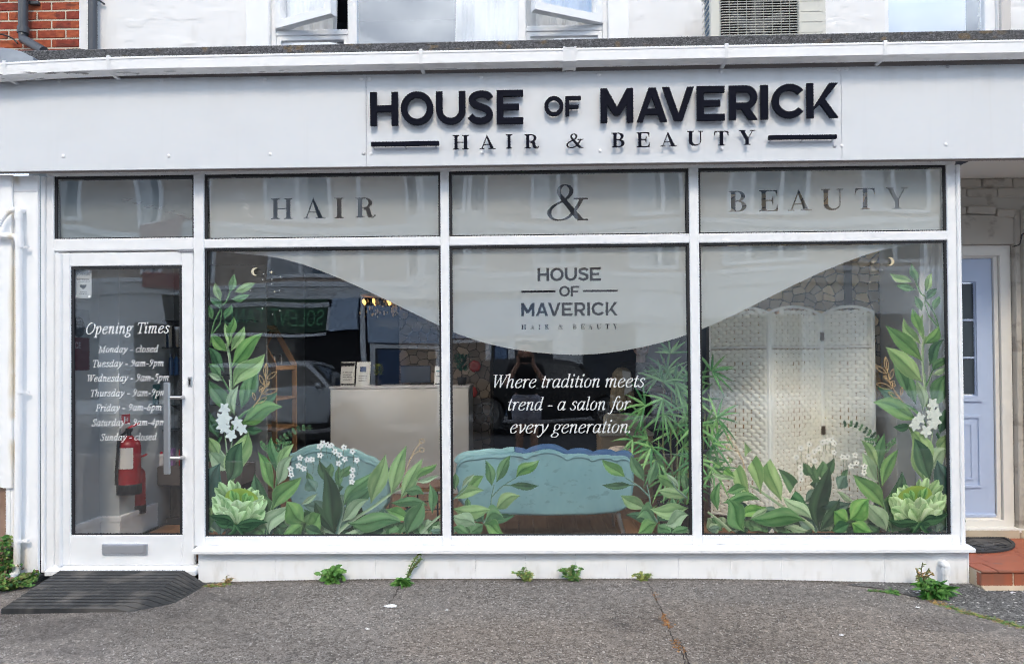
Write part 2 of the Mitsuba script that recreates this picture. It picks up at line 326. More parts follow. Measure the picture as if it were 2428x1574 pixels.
# ---------------------------------------------------------------- fascia, soffit, gutter and flat roof
FA = thing('fascia', 'wide pale blue grey fascia of three boards running above the shopfront', 'fascia')
xj0, xj1 = W(868, 250, -.16)[0], W(1995, 250, -.16)[0]
for a, b in ((-4.6, xj0-.0012), (xj0+.0012, xj1-.0012), (xj1+.0012, 4.9)): add('fascia_board', box(a, b, -.16, -.148, 2.7355, 3.345, .0015), M_FASCIA, FA)
add('fascia_timber', box(-4.6, 4.9, -.1475, -.10, 2.745, 3.455), M_DARKWOOD, FA)
add('soffit_board', box(-4.6, 4.9, -.0995, .16, 2.80, 2.816), M_UPVC, FA)
add('soffit_trim', box(-4.6, 4.9, -.0995, -.0805, 2.738, 2.7995), M_DARKWOOD, FA)
add('soffit_board', box(-4.6, 4.9, -.080, -.002, 2.7655, 2.7985), M_UPVC, FA)
scr = [(140, 192), (383, 190), (628, 189), (857, 188), (876, 188), (1141, 184), (1420, 178), (1709, 171), (1989, 165), (2008, 165), (2247, 158),
       (150, 371), (400, 370), (641, 366), (862, 365), (880, 365), (1144, 362), (1423, 358), (1711, 353), (1979, 347), (1996, 346), (2243, 343)]
for i, (sx, sy) in enumerate(scr):
    p = W(sx, sy, -.161); add('screw_cap', ball((p[0], -.1605, p[2]), .0125, 2, (1, .55, 1)), M_UPVC if i not in (10, 14, 19) else M_ALU, FA, smooth=True)
GU = thing('gutter', 'white square section rain gutter with clips along the top of the fascia', 'gutter')
prof = [(-.206, 3.352), (-.220, 3.351), (-.288, 3.366), (-.293, 3.428), (-.298, 3.430), (-.298, 3.442), (-.284, 3.442), (-.284, 3.370), (-.220, 3.356), (-.211, 3.357), (-.211, 3.440), (-.206, 3.440)]
def along(prof, stations):
    """Extrudes a (y, z) outline along x; stations = (x, dy, dz)."""
    n = len(prof); v = []; f = []
    for x, dy, dz in stations: v += [(x, y+dy, z+dz) for y, z in prof]
    for s in range(len(stations)-1):
        for i in range(n):
            j = (i+1) % n; f += [(s*n+i, s*n+j, (s+1)*n+j), (s*n+i, (s+1)*n+j, (s+1)*n+i)]
    m = raw(v, f); m.fix_normals(); return m
def gz(x): return .006*x/3-(.028*max(0, (-x-2.5)/1.0)**1.5)
st = [(x, 0, gz(x)) for x in np.r_[np.linspace(-4.6, -2.4, 12), np.linspace(-2.2, 4.9, 10)]]
add('trough', along(prof, st), M_GUTTER, GU, smooth=25)
for sx in (12, 258, 998, 1722, 2098, 2600, -260):
    x = W(sx, 130, -.29)[0]; o = .010
    pf_ = [(-.165, 3.352-o), (-.210, 3.352-o), (-.293, 3.366-o*.6), (-.303, 3.431), (-.304, 3.452), (-.272, 3.448), (-.272, 3.444), (-.297, 3.444), (-.2945, 3.44), (-.2925, 3.43), (-.287, 3.3665), (-.212, 3.3525), (-.165, 3.3525)]
    add('gutter_clip', along(pf_, [(x-.011, 0, gz(x)), (x+.011, 0, gz(x))]), M_UPVC, GU)
xu = W(1351, 140, -.29)[0]; o = .004
pf_ = [(-.165, 3.352-o), (-.212, 3.352-o), (-.290, 3.366-o), (-.297, 3.43), (-.301, 3.447), (-.28, 3.447), (-.293, 3.43), (-.287, 3.367), (-.212, 3.353), (-.165, 3.353)]
add('gutter_joint', along(pf_, [(xu-.03, 0, gz(xu)), (xu+.03, 0, gz(xu))]), M_UPVC, GU)
for s in (-1, 1): add('gutter_clip', along([(y-.006*(y < -.2), z-.005*(z < 3.4)+.003*(z > 3.4)) for y, z in pf_], [(xu+s*.036-.007, 0, gz(xu)), (xu+s*.036+.007, 0, gz(xu))]), M_UPVC, GU)
RF = thing('flat_roof', 'flat roof edge of dark mineral felt with orange lichen above the gutter', 'roof')
fx = [-4.6, W(252, 115, -.2)[0], W(1330, 110, -.2)[0], W(1970, 90, -.2)[0], W(2330, 80, -.2)[0], 4.9]
for i in range(5):
    a, b = fx[i]+.0015, fx[i+1]-.0015; za, zb = 3.536+.012*a/3, 3.536+.012*b/3
    P = [(x, y, z) for x, zt in ((a, za), (b, zb)) for y, z in ((-.215, 3.40), (-.218, zt-.008), (-.208, zt), (.86, zt+.025), (.86, 3.40))]
    add('felt_strip', hull(np.array(P)+(0, rnd.uniform(-.002, .002), 0)), M_FELT, RF)

# ---------------------------------------------------------------- the wall behind, above the flat roof
UY = .85
UB = thing('upper_house', 'white rendered upper storey with a red brick part at its left end', 'building')
def wx(px): return W(px, 50, UY)[0]
w0, w1, v0, v1 = wx(640), wx(1441), wx(2098), wx(2366)
zc = 5.15
wall = sbox(wx(220)-.1, 3.3, 5.2, 6.6).difference(sbox(w0, 3.30, w1, zc)).difference(sbox(v0, 3.30, v1, zc))
add('render_wall', prism(wall, UY, UY+.14), M_RENDER, UB)
for a, b in ((585, 639), (1442, 1490)): add('window_surround', box(wx(a), wx(b), UY-.022, UY+.02, 3.4, 5.3, .004), M_UPVC, UB, smooth=30)
add('quoin', box(wx(190), wx(219)-.002, UY-.018, UY+.1, 3.4, 6.6, .004), M_RENDER, UB)
add('mortar_bed', box(-4.7, wx(190)-.001, UY-.001, UY+.12, 3.4, 6.6), plain('mortar', (.50, .455, .37), .95, .1), UB)
def c_brick(p, n, uv):
    r = cell_rand(dr.floor((p.x+9)/.2325*2), dr.floor((p.z)/.075), 3.); f = fbm(p.x*30, p.z*60, p.y*20, 4)
    c = mix((.235, .050, .034), (.40, .105, .048), dr.clip(r*1.1-.1+.35*(f-.5), 0, 1))
    return mix(c*(.7+.6*f), (.09, .04, .03), .6*smoothstep(.62, .8, fbm(p.x*12, p.z*30, 1., 3)))
M_BRICK = mat('brick', bump(two(pr(proc(c_brick), .85, .2)), lambda p, n, uv: fbm(p.x*70, p.z*70, p.y*70), .006, 2e-3))
cz = W(100, 8.5, UY)[2]                                               # a bed joint seen at py 8.5 (left bricks)
for r in range(-12, 12):
    z0 = 3.60+.075*r
    if z0 < 3.46 or z0 > 4.55: continue
    off = (.1165 if r % 2 else 0)+.03; xe = wx(190)-.004
    x1 = xe-(0.0 if r % 2 else .0)
    L = .107 if r % 2 == 0 else .2225
    while x1 > -4.5:
        x0 = x1-L; d = rnd.uniform(-.003, .003)
        add('brick', box(x0, x1, UY-.0055+d*.8, UY+.05, z0+.0055+rnd.uniform(0, .002), z0+.0695, .004), M_BRICK, UB)
        x1 = x0-.010; L = .2225
# windows upstairs
def curtain(x0, x1, y, z0, z1, folds, amp, seed, nx=90):
    r = random.Random(seed); X = np.linspace(0, 1, nx); ph = np.cumsum([r.uniform(.5, 1.5) for _ in X]); ph = ph/ph[-1]*folds*2*np.pi
    pts = [(x0+(x1-x0)*u, y+amp*math.sin(p)+.4*amp*math.sin(2.3*p+1)) for u, p in zip(X, ph)]; v = []; f = []
    zz = np.linspace(z0, z1, 6)
    for j, z in enumerate(zz): v += [(a+.012*math.sin(z*3+i*.2), b, z) for i, (a, b) in enumerate(pts)]
    for j in range(5):
        for i in range(nx-1):
            a = j*nx+i; f += [(a, a+1, a+nx+1), (a, a+nx+1, a+nx)]
    return raw(v, f)
M_NET = mat('net_curtain', {'type': 'principledthin', 'base_color': {'type': 'rgb', 'value': [.86, .88, .89]}, 'roughness': .8, 'diff_trans': .7})
def room(x0, x1, z0, z1, y0, y1, c):
    return cat(box(x0-.02, x0, y0, y1, z0, z1), box(x1, x1+.02, y0, y1, z0, z1), box(x0-.02, x1+.02, y1, y1+.02, z0, z1), box(x0, x1, y0, y1, z0-.02, z0), box(x0, x1, y0, y1, z1, z1+.02))
M_ROOMDARK = plain('room_dark', (.10, .11, .15), .9, .1)
add('upper_room', room(w0-.3, w1+.3, 3.28, 5.3, UY+.16, UY+2.6, 0), M_ROOMDARK, UB)
add('upper_room', room(v0-.2, v1+.2, 3.28, 5.3, UY+.16, UY+1.6, 0), M_ROOMDARK, UB)
UW = thing('upper_window', 'wide white upstairs window with two open side casements above the sign', 'window')
m0, m1, m2, m3_ = wx(822), wx(844), wx(1228), wx(1247)
fy = UY+.03
def fr(name, x0, x1, z0, z1, y0=fy, y1=fy+.07, par=UW): return add(name, box(x0, x1, y0, y1, z0, z1, .006), M_UPVC, par, smooth=30)
ztr = W(700, 85, fy)[2]; ztt = W(700, 71, fy)[2]
fr('jamb', w0, w0+.04, 3.3, zc); fr('jamb', w1-.04, w1, 3.3, zc); fr('head', w0+.04, w1-.04, zc-.06, zc)
fr('mullion', m0, m1, 3.3, zc-.06); fr('mullion', m2, m3_, 3.3, zc-.06)
fr('transom', w0+.0405, m0-.0005, ztr, ztt, fy+.004); fr('transom', m3_+.0005, w1-.0405, ztr, ztt, fy+.004)
fr('cill', w0-.03, w1+.03, 3.44, 3.475, fy-.09, fy+.06)
for a, b, s in ((w0+.042, m0-.002, 1), (m3_+.002, w1-.042, -1)):
    add('lower_light', ring(a, b, 3.476, ztr-.001, .032, fy+.012, fy+.06), M_UPVC, UW)
    add('glass_pane', pane(a+.03, b-.03, 3.50, ztr-.03, fy+.035, 0, 0, 20+s, nx=4, nz=4), M_GLASS_UP, UW, smooth=True)
    w = b-a; hx = a if s == 1 else b
    M_ = rotz(-26*s, (hx, fy, 0))
    cs = add('casement', mxy(cat(ring(a, b, ztt+.004, zc-.07, .062, fy-.018, fy+.05)), M_), M_UPVC, UW, label='casement swung open towards the street')
    add('glass_pane', mxy(pane(a+.06, b-.06, ztt+.064, zc-.13, fy+.02, 0, 0, 30+s, nx=4, nz=4), M_), M_GLASS_UP, cs, smooth=True)
    add('stay', tube([(hx+s*.12, fy+.01, ztt+.012), tuple((M_ @ np.array([hx+s*.33, fy+.02, ztt+.012, 1]))[:3])], .006, 6), M_STEEL, cs)
    add('curtain', curtain(a-.02, a+w*.78 if s == 1 else b, fy+.20, 3.4, 5.2, 4, .022, 3+s), M_NET, UW, smooth=True)
add('glass_pane', pane(m1-.002, m2+.002, 3.44, zc-.058, fy+.035, 0, .004, 24, wob=.0016), M_GLASS_UP, UW, smooth=True)
add('curtain', curtain(wx(1072), m2+.15, fy+.24, 3.4, 5.2, 6, .020, 9), M_NET, UW, smooth=True)
U2 = thing('upper_window', 'white upstairs window with a pale blind at the right, beside the fan unit', 'window')
fr('jamb', v0, v0+.046, 3.3, zc, par=U2); fr('jamb', wx(2341), v1, 3.3, zc, par=U2); fr('head', v0+.0465, wx(2341)-.0005, zc-.06, zc, par=U2)
add('glass_pane', pane(v0+.04, wx(2341)+.006, 3.42, zc-.05, fy+.03, 0, .003, 26, wob=.0012), M_GLASS_UP, U2, smooth=True)
add('blind', quad((v0+.05, fy+.13, 3.4), (wx(2318), fy+.13, 3.4), (wx(2318), fy+.13, 5.1), (v0+.05, fy+.13, 5.1)), mat('blind', two(pr((.60, .66, .74), .7, .2))), U2)
for k, (a_, b_) in enumerate(((8, 40), (44, 70))):
    p = [W(2322, a_, fy+.1), W(2331, a_-4, fy+.1), W(2329, b_, fy+.1), W(2318, b_, fy+.1)]
    add('slat', quad(*[tuple(q) for q in p]), plain('slat%d' % k, (.30, .31, .26), .6), U2)
add('cover_strip', box(wx(2369), wx(2392), UY-.03, UY-.001, 3.4, 6.4, .004), plain('cover_strip', (.55, .52, .49), .6), UB)
# condenser
AC = thing('air_conditioner', 'cream fan unit with wire grille standing on the flat roof', 'air conditioner')
ay = .34
def ax(px): return W(px, 60, ay)[0]
a0, a1, g0, g1 = ax(1686), ax(1958), ax(1709), ax(1892); az = 3.555
M_CREAM = plain('cream_steel', (.56, .555, .50), .4)
cas = sbox(a0, az, a1, az+.62); hole = sbox(g0, az+.035, g1, az+.585)
add('casing', cat(prism(cas.difference(hole), ay, ay+.02), box(a0, a1, ay+.0205, ay+.30, az, az+.018), box(a0, a1, ay+.0205, ay+.30, az+.602, az+.62), box(a1-.018, a1, ay+.0205, ay+.3, az+.0185, az+.6015), box(a0, a0+.012, ay+.0205, ay+.05, az+.0185, az+.6015)), M_CREAM, AC)
add('inside', cat(box(a0+.02, a1-.02, ay+.26, ay+.29, az+.02, az+.6), ), M_MATT, AC)
add('side_coil', cat(*[tube([(a0+.003, ay+.05, z), (a0+.003, ay+.29, z+.0)], .004, 5) for z in np.arange(az+.03, az+.6, .045)]), M_CREAM, AC)
add('coil', box(a0+.012, a0+.02, ay+.05, ay+.25, az+.02, az+.6), plain('coil', (.06, .12, .19), .5), AC)
for i, z in enumerate(np.arange(az+.045, az+.585, .0185)): add('grille_wire', tube([(g0-.01, ay-.004, z), (g0+.012, ay-.016, z), (g1-.012, ay-.016, z), (g1+.01, ay-.004, z)], .0033, 5), M_CREAM, AC)
for x in np.linspace(g0+.06, g1-.06, 8): add('grille_bar', box(x-.0018, x+.0018, ay-.006, ay-.003, az+.02, az+.6), M_CREAM, AC)
add('fan', cat(*[hull(mxy(box(-.035, .035, -.006, .006, .05, .22), roty(72*k)@rotx(24)).vertices+np.array([(g0+g1)/2, ay+.12, az+.31])) for k in range(5)]+[tube([((g0+g1)/2, ay+.07, az+.31), ((g0+g1)/2, ay+.17, az+.31)], .055, 14)]), plain('fan', (.10, .10, .105), .5), AC)
for z in np.arange(az+.08, az+.6, .075): add('groove', box(g1+.02, a1-.02, ay-.0035, ay-.0005, z, z+.005), M_CREAM, AC)
add('connection_cover', hull([(a1+.0005, ay+.05, az-.02), (a1+.035, ay+.05, az-.02), (a1+.0005, ay+.05, az+.16), (a1+.035, ay+.05, az+.12), (a1+.0005, ay+.25, az-.02), (a1+.035, ay+.25, az-.02), (a1+.0005, ay+.25, az+.16), (a1+.035, ay+.25, az+.12)]), M_CREAM, AC)
for x in (a0+.12, a1-.16): add('foot', box(x, x+.05, ay-.01, ay+.31, az-.036, az-.0005), M_MATT, AC)
# downpipes, lead, cable at the left end of the roof
M_PIPE = mat('dark_pipe', two(pr(proc(lambda p, n, uv: mix((.035, .042, .055), (.07, .075, .085), fbm(p.x*20, p.y*20, p.z*3))), .4, .5)))
def pipe_thing(name, label, path, r, coll, cat_='drainpipe', m=M_PIPE):
    t = thing(name, label, cat_); add('pipe', tube(path, r, 16), m, t, smooth=40)
    for c, rr, h in coll: add('collar', tube([(c[0], c[1], c[2]-h/2), (c[0], c[1], c[2]+h/2)], rr, 16), m, t, smooth=40)
    return t
p1_ = W(55, 50, UY-.07); x1 = p1_[0]
bend = W(60, 92, UY-.09); low = W(104, 122, UY-.16)
t = pipe_thing('downpipe', 'dark grey downpipe with an angled foot on the brick wall', [(x1, UY-.07, 6.3), (x1, UY-.07, bend[2]+.06), (x1+.005, UY-.075, bend[2]), tuple(low)], .036,
    [((x1, UY-.07, W(55, 82, UY)[2]), .044, .05), ((x1, UY-.07, W(55, 8, UY)[2]), .042, .03)])
add('bracket', box(x1+.02, x1+.10, UY-.04, UY-.008, W(70, 16, UY)[2], W(70, 8, UY)[2], .004), M_PIPE, t)
x2 = wx(230)
t = pipe_thing('downpipe', 'straight dark grey downpipe against the white rendered wall', [(x2, UY-.06, 6.3), (x2, UY-.06, 3.5)], .034, [((x2, UY-.06, W(230, 3, UY)[2]), .040, .03)])
add('bracket', tube([(x2+.02, UY-.05, W(243, 3, UY)[2]), (x2+.075, UY-.02, W(250, 14, UY)[2])], .008, 8), M_PIPE, t)
f0, f1 = W(-30, 120, -.2), W(91, 120, -.2)
prof_ = [(u, v) for u, v in zip(np.linspace(f0[0], f1[0], 14), [3.455+.062*math.sin(math.pi*min(1, .25+.8*t_))**.6 for t_ in np.linspace(0, 1, 14)])]
def c_lead(p, n, uv): return mix((.22, .25, .29), (.36, .39, .43), fbm(p.x*14, p.z*30, p.y*10, 4))
M_LEAD = mat('lead', two(pr(proc(c_lead), .5, .4, metallic=.35)))
add('lead_flashing', prism(Polygon(prof_+[(f1[0], 3.43), (f0[0], 3.43)]).buffer(.006), -.262, .1), M_LEAD, smooth=35, label='grey lead flashing humped over the roof edge by the bricks', cat='flashing')
cb = [W(a_, b_, -.19) for a_, b_ in ((105, 143), (128, 130), (150, 122), (178, 118), (200, 119.5))]
add('cable', tube(catmull(cb, 6), .006, 8), M_BLACK, smooth=True, label='black cable looping over the felt roof edge', cat='cable')
cb = [W(a_, b_, UY-.05) for a_, b_ in ((-20, 78), (10, 84), (30, 92), (42, 104))]
add('cable', tube(catmull(cb, 6), .006, 8), M_BLACK, smooth=True, label='black cable by the foot of the angled downpipe', cat='cable')

# ---------------------------------------------------------------- left pier and its waste pipes
LP = thing('left_pier', 'dirty white panelled pier at the left of the shop door', 'pier')
pa, pb, pc = W(33, 700, -.05)[0], W(93, 700, -.03)[0], XL
zlow = W(10, 1157, -.07)[2]
s = sbox(-4.8, zlow, pa-.002, 2.735).difference(Polygon([(-4.9, zlow-.1), (pa-.055, zlow-.1), (pa-.055, zlow), (pa-.13, zlow+.022), (-4.9, zlow+.05)]))
add('cladding_panel', prism(s, -.07, -.052), M_DIRTY, LP)
zj = W(60, 455, -.04)[2]
add('cladding_panel', box(pa-.052, pb, -.045, -.02, zj+.0015, 2.735, .002), M_DIRTY, LP)
add('cladding_panel', box(pa-.052, pb, -.045, -.02, .02, zj-.0015, .002), M_DIRTY, LP)
add('trim_strip', box(pb+.001, XL-.001, -.018, .06, .03, 2.735, .004), M_UPVC, LP, smooth=30)
add('corner_trim', box(pa-.054, pa-.0535+.03, -.0515, -.0455, .0, zlow+.04), M_UPVC, LP)
def c_rough(p, n, uv): return mix((.20, .12, .085), (.38, .27, .21), fbm(p.x*30, p.z*9, p.y*20, 4))
add('rough_wall', box(-4.8, pa-.055, -.03, .1, -.1, zlow+.1), mat('rough_wall', bump(two(pr(proc(c_rough), .9, .2)), lambda p, n, uv: fbm(p.x*40, p.z*18, p.y*30), .03, 3e-3)), LP)
WP = thing('waste_pipe', 'white plastic waste pipe with hose and branch down the left pier', 'pipe')
def P_(px, py, y=-.10): return tuple(W(px, py, y))
xp = W(46, 800, -.1)[0]; xq = W(42, 1300, -.1)[0]
add('pipe', tube([P_(45, 505), P_(45, 590), P_(46, 800), (xq+.004, -.10, W(42, 1150, -.1)[2]), (xq-.008, -.10, W(40, 1340, -.1)[2])], .021, 16), M_DIRTY, WP, smooth=40)
add('tee', tube([P_(45.5, 548), P_(46, 582)], .026, 16), M_DIRTY, WP, smooth=40)
add('collar', tube([P_(44.5, 506), P_(44.5, 520)], .025, 16), M_DIRTY, WP, smooth=40)
add('elbow', tube(catmull([P_(44, 512), P_(45, 501), P_(52, 499, -.06), P_(54, 499, -.03)], 5), .022, 14), M_DIRTY, WP, smooth=40)
add('branch', tube(catmull([P_(-12, 560), P_(14, 560), P_(30, 561), P_(38, 563), P_(44, 572)], 5), .021, 14), M_DIRTY, WP, smooth=40)
hs = catmull([P_(-30, 552, -.13), P_(-8, 540, -.13), P_(6, 518, -.12), P_(22, 502, -.11), P_(38, 496, -.09), P_(50, 497, -.05)], 12)
add('hose', tube(hs, .017+.0025*np.sin(np.arange(len(hs))*2.1), 12), M_DIRTY, WP, smooth=True)
for py_ in (585, 930, 1283):
    a = W(47, py_, -.1); add('pipe_clip', cat(tube([(a[0] if py_ < 1000 else xq, -.1, a[2]-.008), (a[0] if py_ < 1000 else xq, -.1, a[2]+.008)], .025, 14), box(a[0]-.035 if py_ > 1000 else a[0], a[0]+.05, -.095, -.075, a[2]-.007, a[2]+.007)), M_DIRTY, WP, smooth=40)
q = [(xq-.008, -.10, W(40, 1338, -.1)[2]), (xq-.012, -.10, .06), (xq-.03, -.15, .015)]
add('shoe', tube(q, [.027, .027, .026], 14), M_DIRTY, WP, smooth=40)
# right-hand stub pipe through the plinth
SP = thing('overflow_pipe', 'short white elbow pipe out of the plinth at its right end', 'pipe')
q = catmull([W(2232, 1334, -.01), W(2238, 1336, -.07), W(2243, 1342, -.075), W(2243, 1352, -.075)], 5)
add('elbow', tube(q, .024, 16), M_DIRTY, SP, smooth=40); add('pipe', tube([W(2243, 1350, -.075), W(2242, 1389, -.075)], .0205, 16), M_DIRTY, SP, smooth=40)
add('collar', tube([W(2243, 1347, -.075), W(2243, 1360, -.075)], .026, 16), M_DIRTY, SP, smooth=40)

# ---------------------------------------------------------------- neighbour's recessed doorway at the right
AY = .80
def nx_(px, y=AY): return W(px, 900, y)[0]
def nz_(py, y=AY): return W(2330, py, y)[2]
ND = thing('neighbour_entrance', 'recessed porch of cream painted bricks beside the shopfront', 'porch')
def c_cream(p, n, uv):
    c = mix((.50, .47, .42), (.40, .37, .32), fbm(p.x*4, p.z*4, p.y*4, 4))
    return mix(c, (.20, .17, .14), .55*smoothstep(.60, .78, fbm(p.x*11, p.z*16, p.y*9, 4)))
b_cream = lambda p, n, uv: fbm(p.x*45, p.z*45, p.y*45, 3)
M_CREAMB = mat('cream_paint', bump(two(pr(proc(c_cream), .7, .25)), b_cream, .012, 2e-3))
dL, dR = 3.0, nx_(2363)
zdt, zdb = nz_(612), nz_(1229); zf = nz_(582)
xr = nx_(2402)
add('wall_core', cat(prism(sbox(2.905, .0, 6.0, 3.3).difference(sbox(dL-.09, -.1, xr, zf+.003)), AY-.010, AY+.2)), M_CREAMB, ND)
zl0, zl1 = zf+.005, nz_(503)
def arch(px): return -.10*max(0, (px-3.25))**1.5
lint = [(2.906, zl0)]+[(xr+.0+t, zl0) for t in (0, .5)]+[(xr+.5, zl1-.16)]+[(x, zl1-.02+.012*math.sin(x*5)-.22*max(0, x-3.55)) for x in np.linspace(xr+.5, 2.906, 12)]
add('lintel', prism(Polygon(lint).buffer(0), AY-.035, AY+.06), M_CREAMB, ND)
# soldier bricks of the arch and stretchers over it
for i in range(9):
    x = 2.91+i*.225; zz = zl1+.0-.22*max(0, x+.1-3.55)
    add('brick', mxy(box(x+.004, x+.221, AY-.042+rnd.uniform(-.004, .004), AY+.05, zz-.015, zz+.048, .010), roty(3+8*max(0, x-3.45), (x, AY, zz))), M_CREAMB, ND, smooth=40)
for r in range(6):
    z0 = nz_(471)+.005+r*.0755
    for i in range(7):
        x = 2.906+i*.2325+(.116 if r % 2 else 0)
        add('brick', box(x+.003, x+.2295, AY-.022+rnd.uniform(-.005, .005), AY+.05, z0+.003-.05*max(0, x-3.5), z0+.0715, .008), M_CREAMB, ND, smooth=40)
add('wall_core', box(xr+.045, 6.0, AY-.078, AY-.0105, .1, zl1), M_CREAMB, ND)
# brick pier to the right of the door
for r in range(34):
    z0 = .16+r*.0755
    if z0 > zl1-.05: break
    for i in range(5):
        x0 = xr+.045+i*.2325-(.116 if r % 2 else 0); x0, x1 = max(x0, xr+.046), x0+.2265
        if x1-x0 > .03: add('brick', box(x0, x1, AY-.09+rnd.uniform(-.004, .004), AY+.02, z0+.003, z0+.0715, .008), M_CREAMB, ND, smooth=40)
add('reveal', box(xr+.002, xr+.0445, AY-.05, AY+.02, .1, zl1-.03, .006), M_CREAMB, ND)
BD = thing('blue_door', 'pale blue panelled house door with three small panes in a white frame', 'door')
fyd = AY+.0
M_BLUE = plain('door_blue', (.40, .475, .625), .38, .45)
M_CREAMF = plain('cream_upvc', (.66, .64, .59), .4)
add('frame', cat(ring(dL-.085, nx_(2400), zdb-.09, zf, .078, fyd+.0, fyd+.10)), M_CREAMF, BD)
add('frame_bead', ring(dL-.035, dR+.035, zdb-.012, zdt+.035, .030, fyd+.025, fyd+.11), M_CREAMF, BD)
gl, gr = dL+.12, nx_(2321); gz0, gz1 = nz_(938), nz_(668)
leaf = sbox(dL, zdb, dR, zdt).difference(sbox(gl, gz0, gr, gz1))
add('door_leaf', prism(leaf, fyd+.045, fyd+.09), M_BLUE, BD)
add('weather_bar', box(dL+.01, dR-.005, fyd+.018, fyd+.046, zdb+.004, zdb+.032, .006), M_BLUE, BD, smooth=30)
add('moulding', ring(gl-.045, gr+.045, gz0-.045, gz1+.045, .040, fyd+.028, fyd+.046), M_BLUE, BD)
gh = (gz1-gz0)/3
for i in range(3): add('glass_pane', box(gl, gr, fyd+.062, fyd+.066, gz0+i*gh+.008, gz0+(i+1)*gh-.008), mat('door_glass%d' % i, two(pr((.035, .045, .055), .12, .6))), BD)
for i in (1, 2): add('glazing_bar', box(gl, gr, fyd+.05, fyd+.075, gz0+i*gh-.0075, gz0+i*gh+.0075, .003), M_BLUE, BD)
p0, p1_z = nz_(1158), nz_(985)
add('panel_moulding', cat(ring(gl-.03, nx_(2331), p0, p1_z, .020, fyd+.032, fyd+.046), ring(gl+.03, nx_(2331)-.06, p0+.06, p1_z-.06, .016, fyd+.036, fyd+.0455)), M_BLUE, BD)
add('letter_plate', box(nx_(2284)-.1, nx_(2284), fyd+.034, fyd+.046, nz_(990)+.03, nz_(958), .004), M_ALU, BD)
add('threshold', box(dL-.09, nx_(2412), fyd-.06, fyd+.06, nz_(1250)+.003, zdb-.091, .004), M_CREAMF, BD)
def c_stone(p, n, uv): return mix((.42, .33, .22), (.52, .44, .33), fbm(p.x*8, p.z*20, p.y*8, 4))
M_STONE = mat('sandstone', bump(two(pr(proc(c_stone), .85, .2)), b_cream, .012, 2e-3))
zt_ = .075
xs_ = [2.9, nx_(2400), 4.3]
for i in range(2): add('step_stone', box(xs_[i]+.002, xs_[i+1]-.002, fyd-.075, fyd+.2, zt_-.01, nz_(1250)+.0, .008), M_STONE, ND, smooth=30)
# terracotta tiles
def c_terra(p, n, uv): return mix(mix((.36, .105, .052), (.27, .075, .04), fbm(p.x*3, p.y*5, 0., 4)), (.20, .10, .07), .5*smoothstep(.6, .75, fbm(p.x*9, p.y*12, 2., 4)))
M_TERRA = mat('terracotta', two(pr(proc(c_terra), .5, .4)))
TS = thing('tiled_step', 'step of red quarry tiles before the blue door', 'step')
add('grout_bed', box(2.9005, 6.1, -.148, AY-.076, -.08, zt_-.006), M_STONE, TS)
ang = .0
for r in range(5):
    y0 = -.165+r*.195
    for i in range(7):
        x0 = 2.70+i*.305+(.06*r); x1 = min(x0+.300, 6.1); x0 = max(x0, 2.9)
        y1 = min(y0+.190, AY-.078)
        if x1-x0 > .03 and y1-y0 > .02: add('tile', box(x0, x1, y0, y1, zt_-.014, zt_+rnd.uniform(-.001, .002), .003), M_TERRA, TS, smooth=30)
for i in range(7):
    x0 = 2.67+i*.22; x1 = x0+.213; x0 = max(x0, 2.9)
    if x1-x0 > .02: add('brick', box(x0, x1, -.153, -.10, -.03, zt_-.016, .004), M_TERRA, TS, smooth=30)
add('mortar_fillet', hull([(2.9, -.15, -.075), (6.1, -.15, -.075), (2.9, -.21, -.075), (6.1, -.21, -.075), (2.9, -.15, -.022), (6.1, -.15, -.022), (2.9, -.20, -.04), (6.1, -.20, -.04)]), M_STONE, TS)
# door mat
DM = thing('doormat', 'black half round rubber doormat with scrolled ribs on the tiles', 'doormat')
mc = (3.14, .715); mr = (.44, .44)
half = Polygon([(mc[0]+mr[0]*math.cos(t), mc[1]-mr[1]*math.sin(t)) for t in np.linspace(0, math.pi, 40)])
def flat(shape, z0, z1):
    m = cat(*[trimesh.creation.extrude_polygon(g, z1-z0, engine='earcut') for g in polys(shape)]); m.apply_translation((0, 0, z0)); return m
M_RUBBER = mat('rubber', two(pr(proc(lambda p, n, uv: mix(mix((.019, .020, .022), (.038, .039, .041), fbm(p.x*20, p.y*20, p.z*20)), (.13, .12, .11), .55*smoothstep(.50, .80, fbm(p.x*7, p.y*9, 2., 4)))), .55, .4)))
add('base', flat(half, zt_+.002, zt_+.007), M_RUBBER, DM); add('rim', flat(half.difference(half.buffer(-.022)), zt_+.0072, zt_+.014), M_RUBBER, DM)
inner = half.buffer(-.03)
for i in range(26):
    c = (rnd.uniform(mc[0]-.4, mc[0]+.4), rnd.uniform(mc[1]-.4, mc[1])); r0 = rnd.uniform(.03, .07); a0_ = rnd.uniform(0, 6.28)
    sp = LineString([(c[0]+r0*(1-t/8)*math.cos(a0_+t), c[1]+r0*(1-t/8)*math.sin(a0_+t)) for t in np.linspace(0, 5.5, 16)]).buffer(.007).intersection(inner)
    if sp.area > 2e-4: add('scroll_rib', flat(sp, zt_+.0072, zt_+.0125), M_RUBBER, DM)
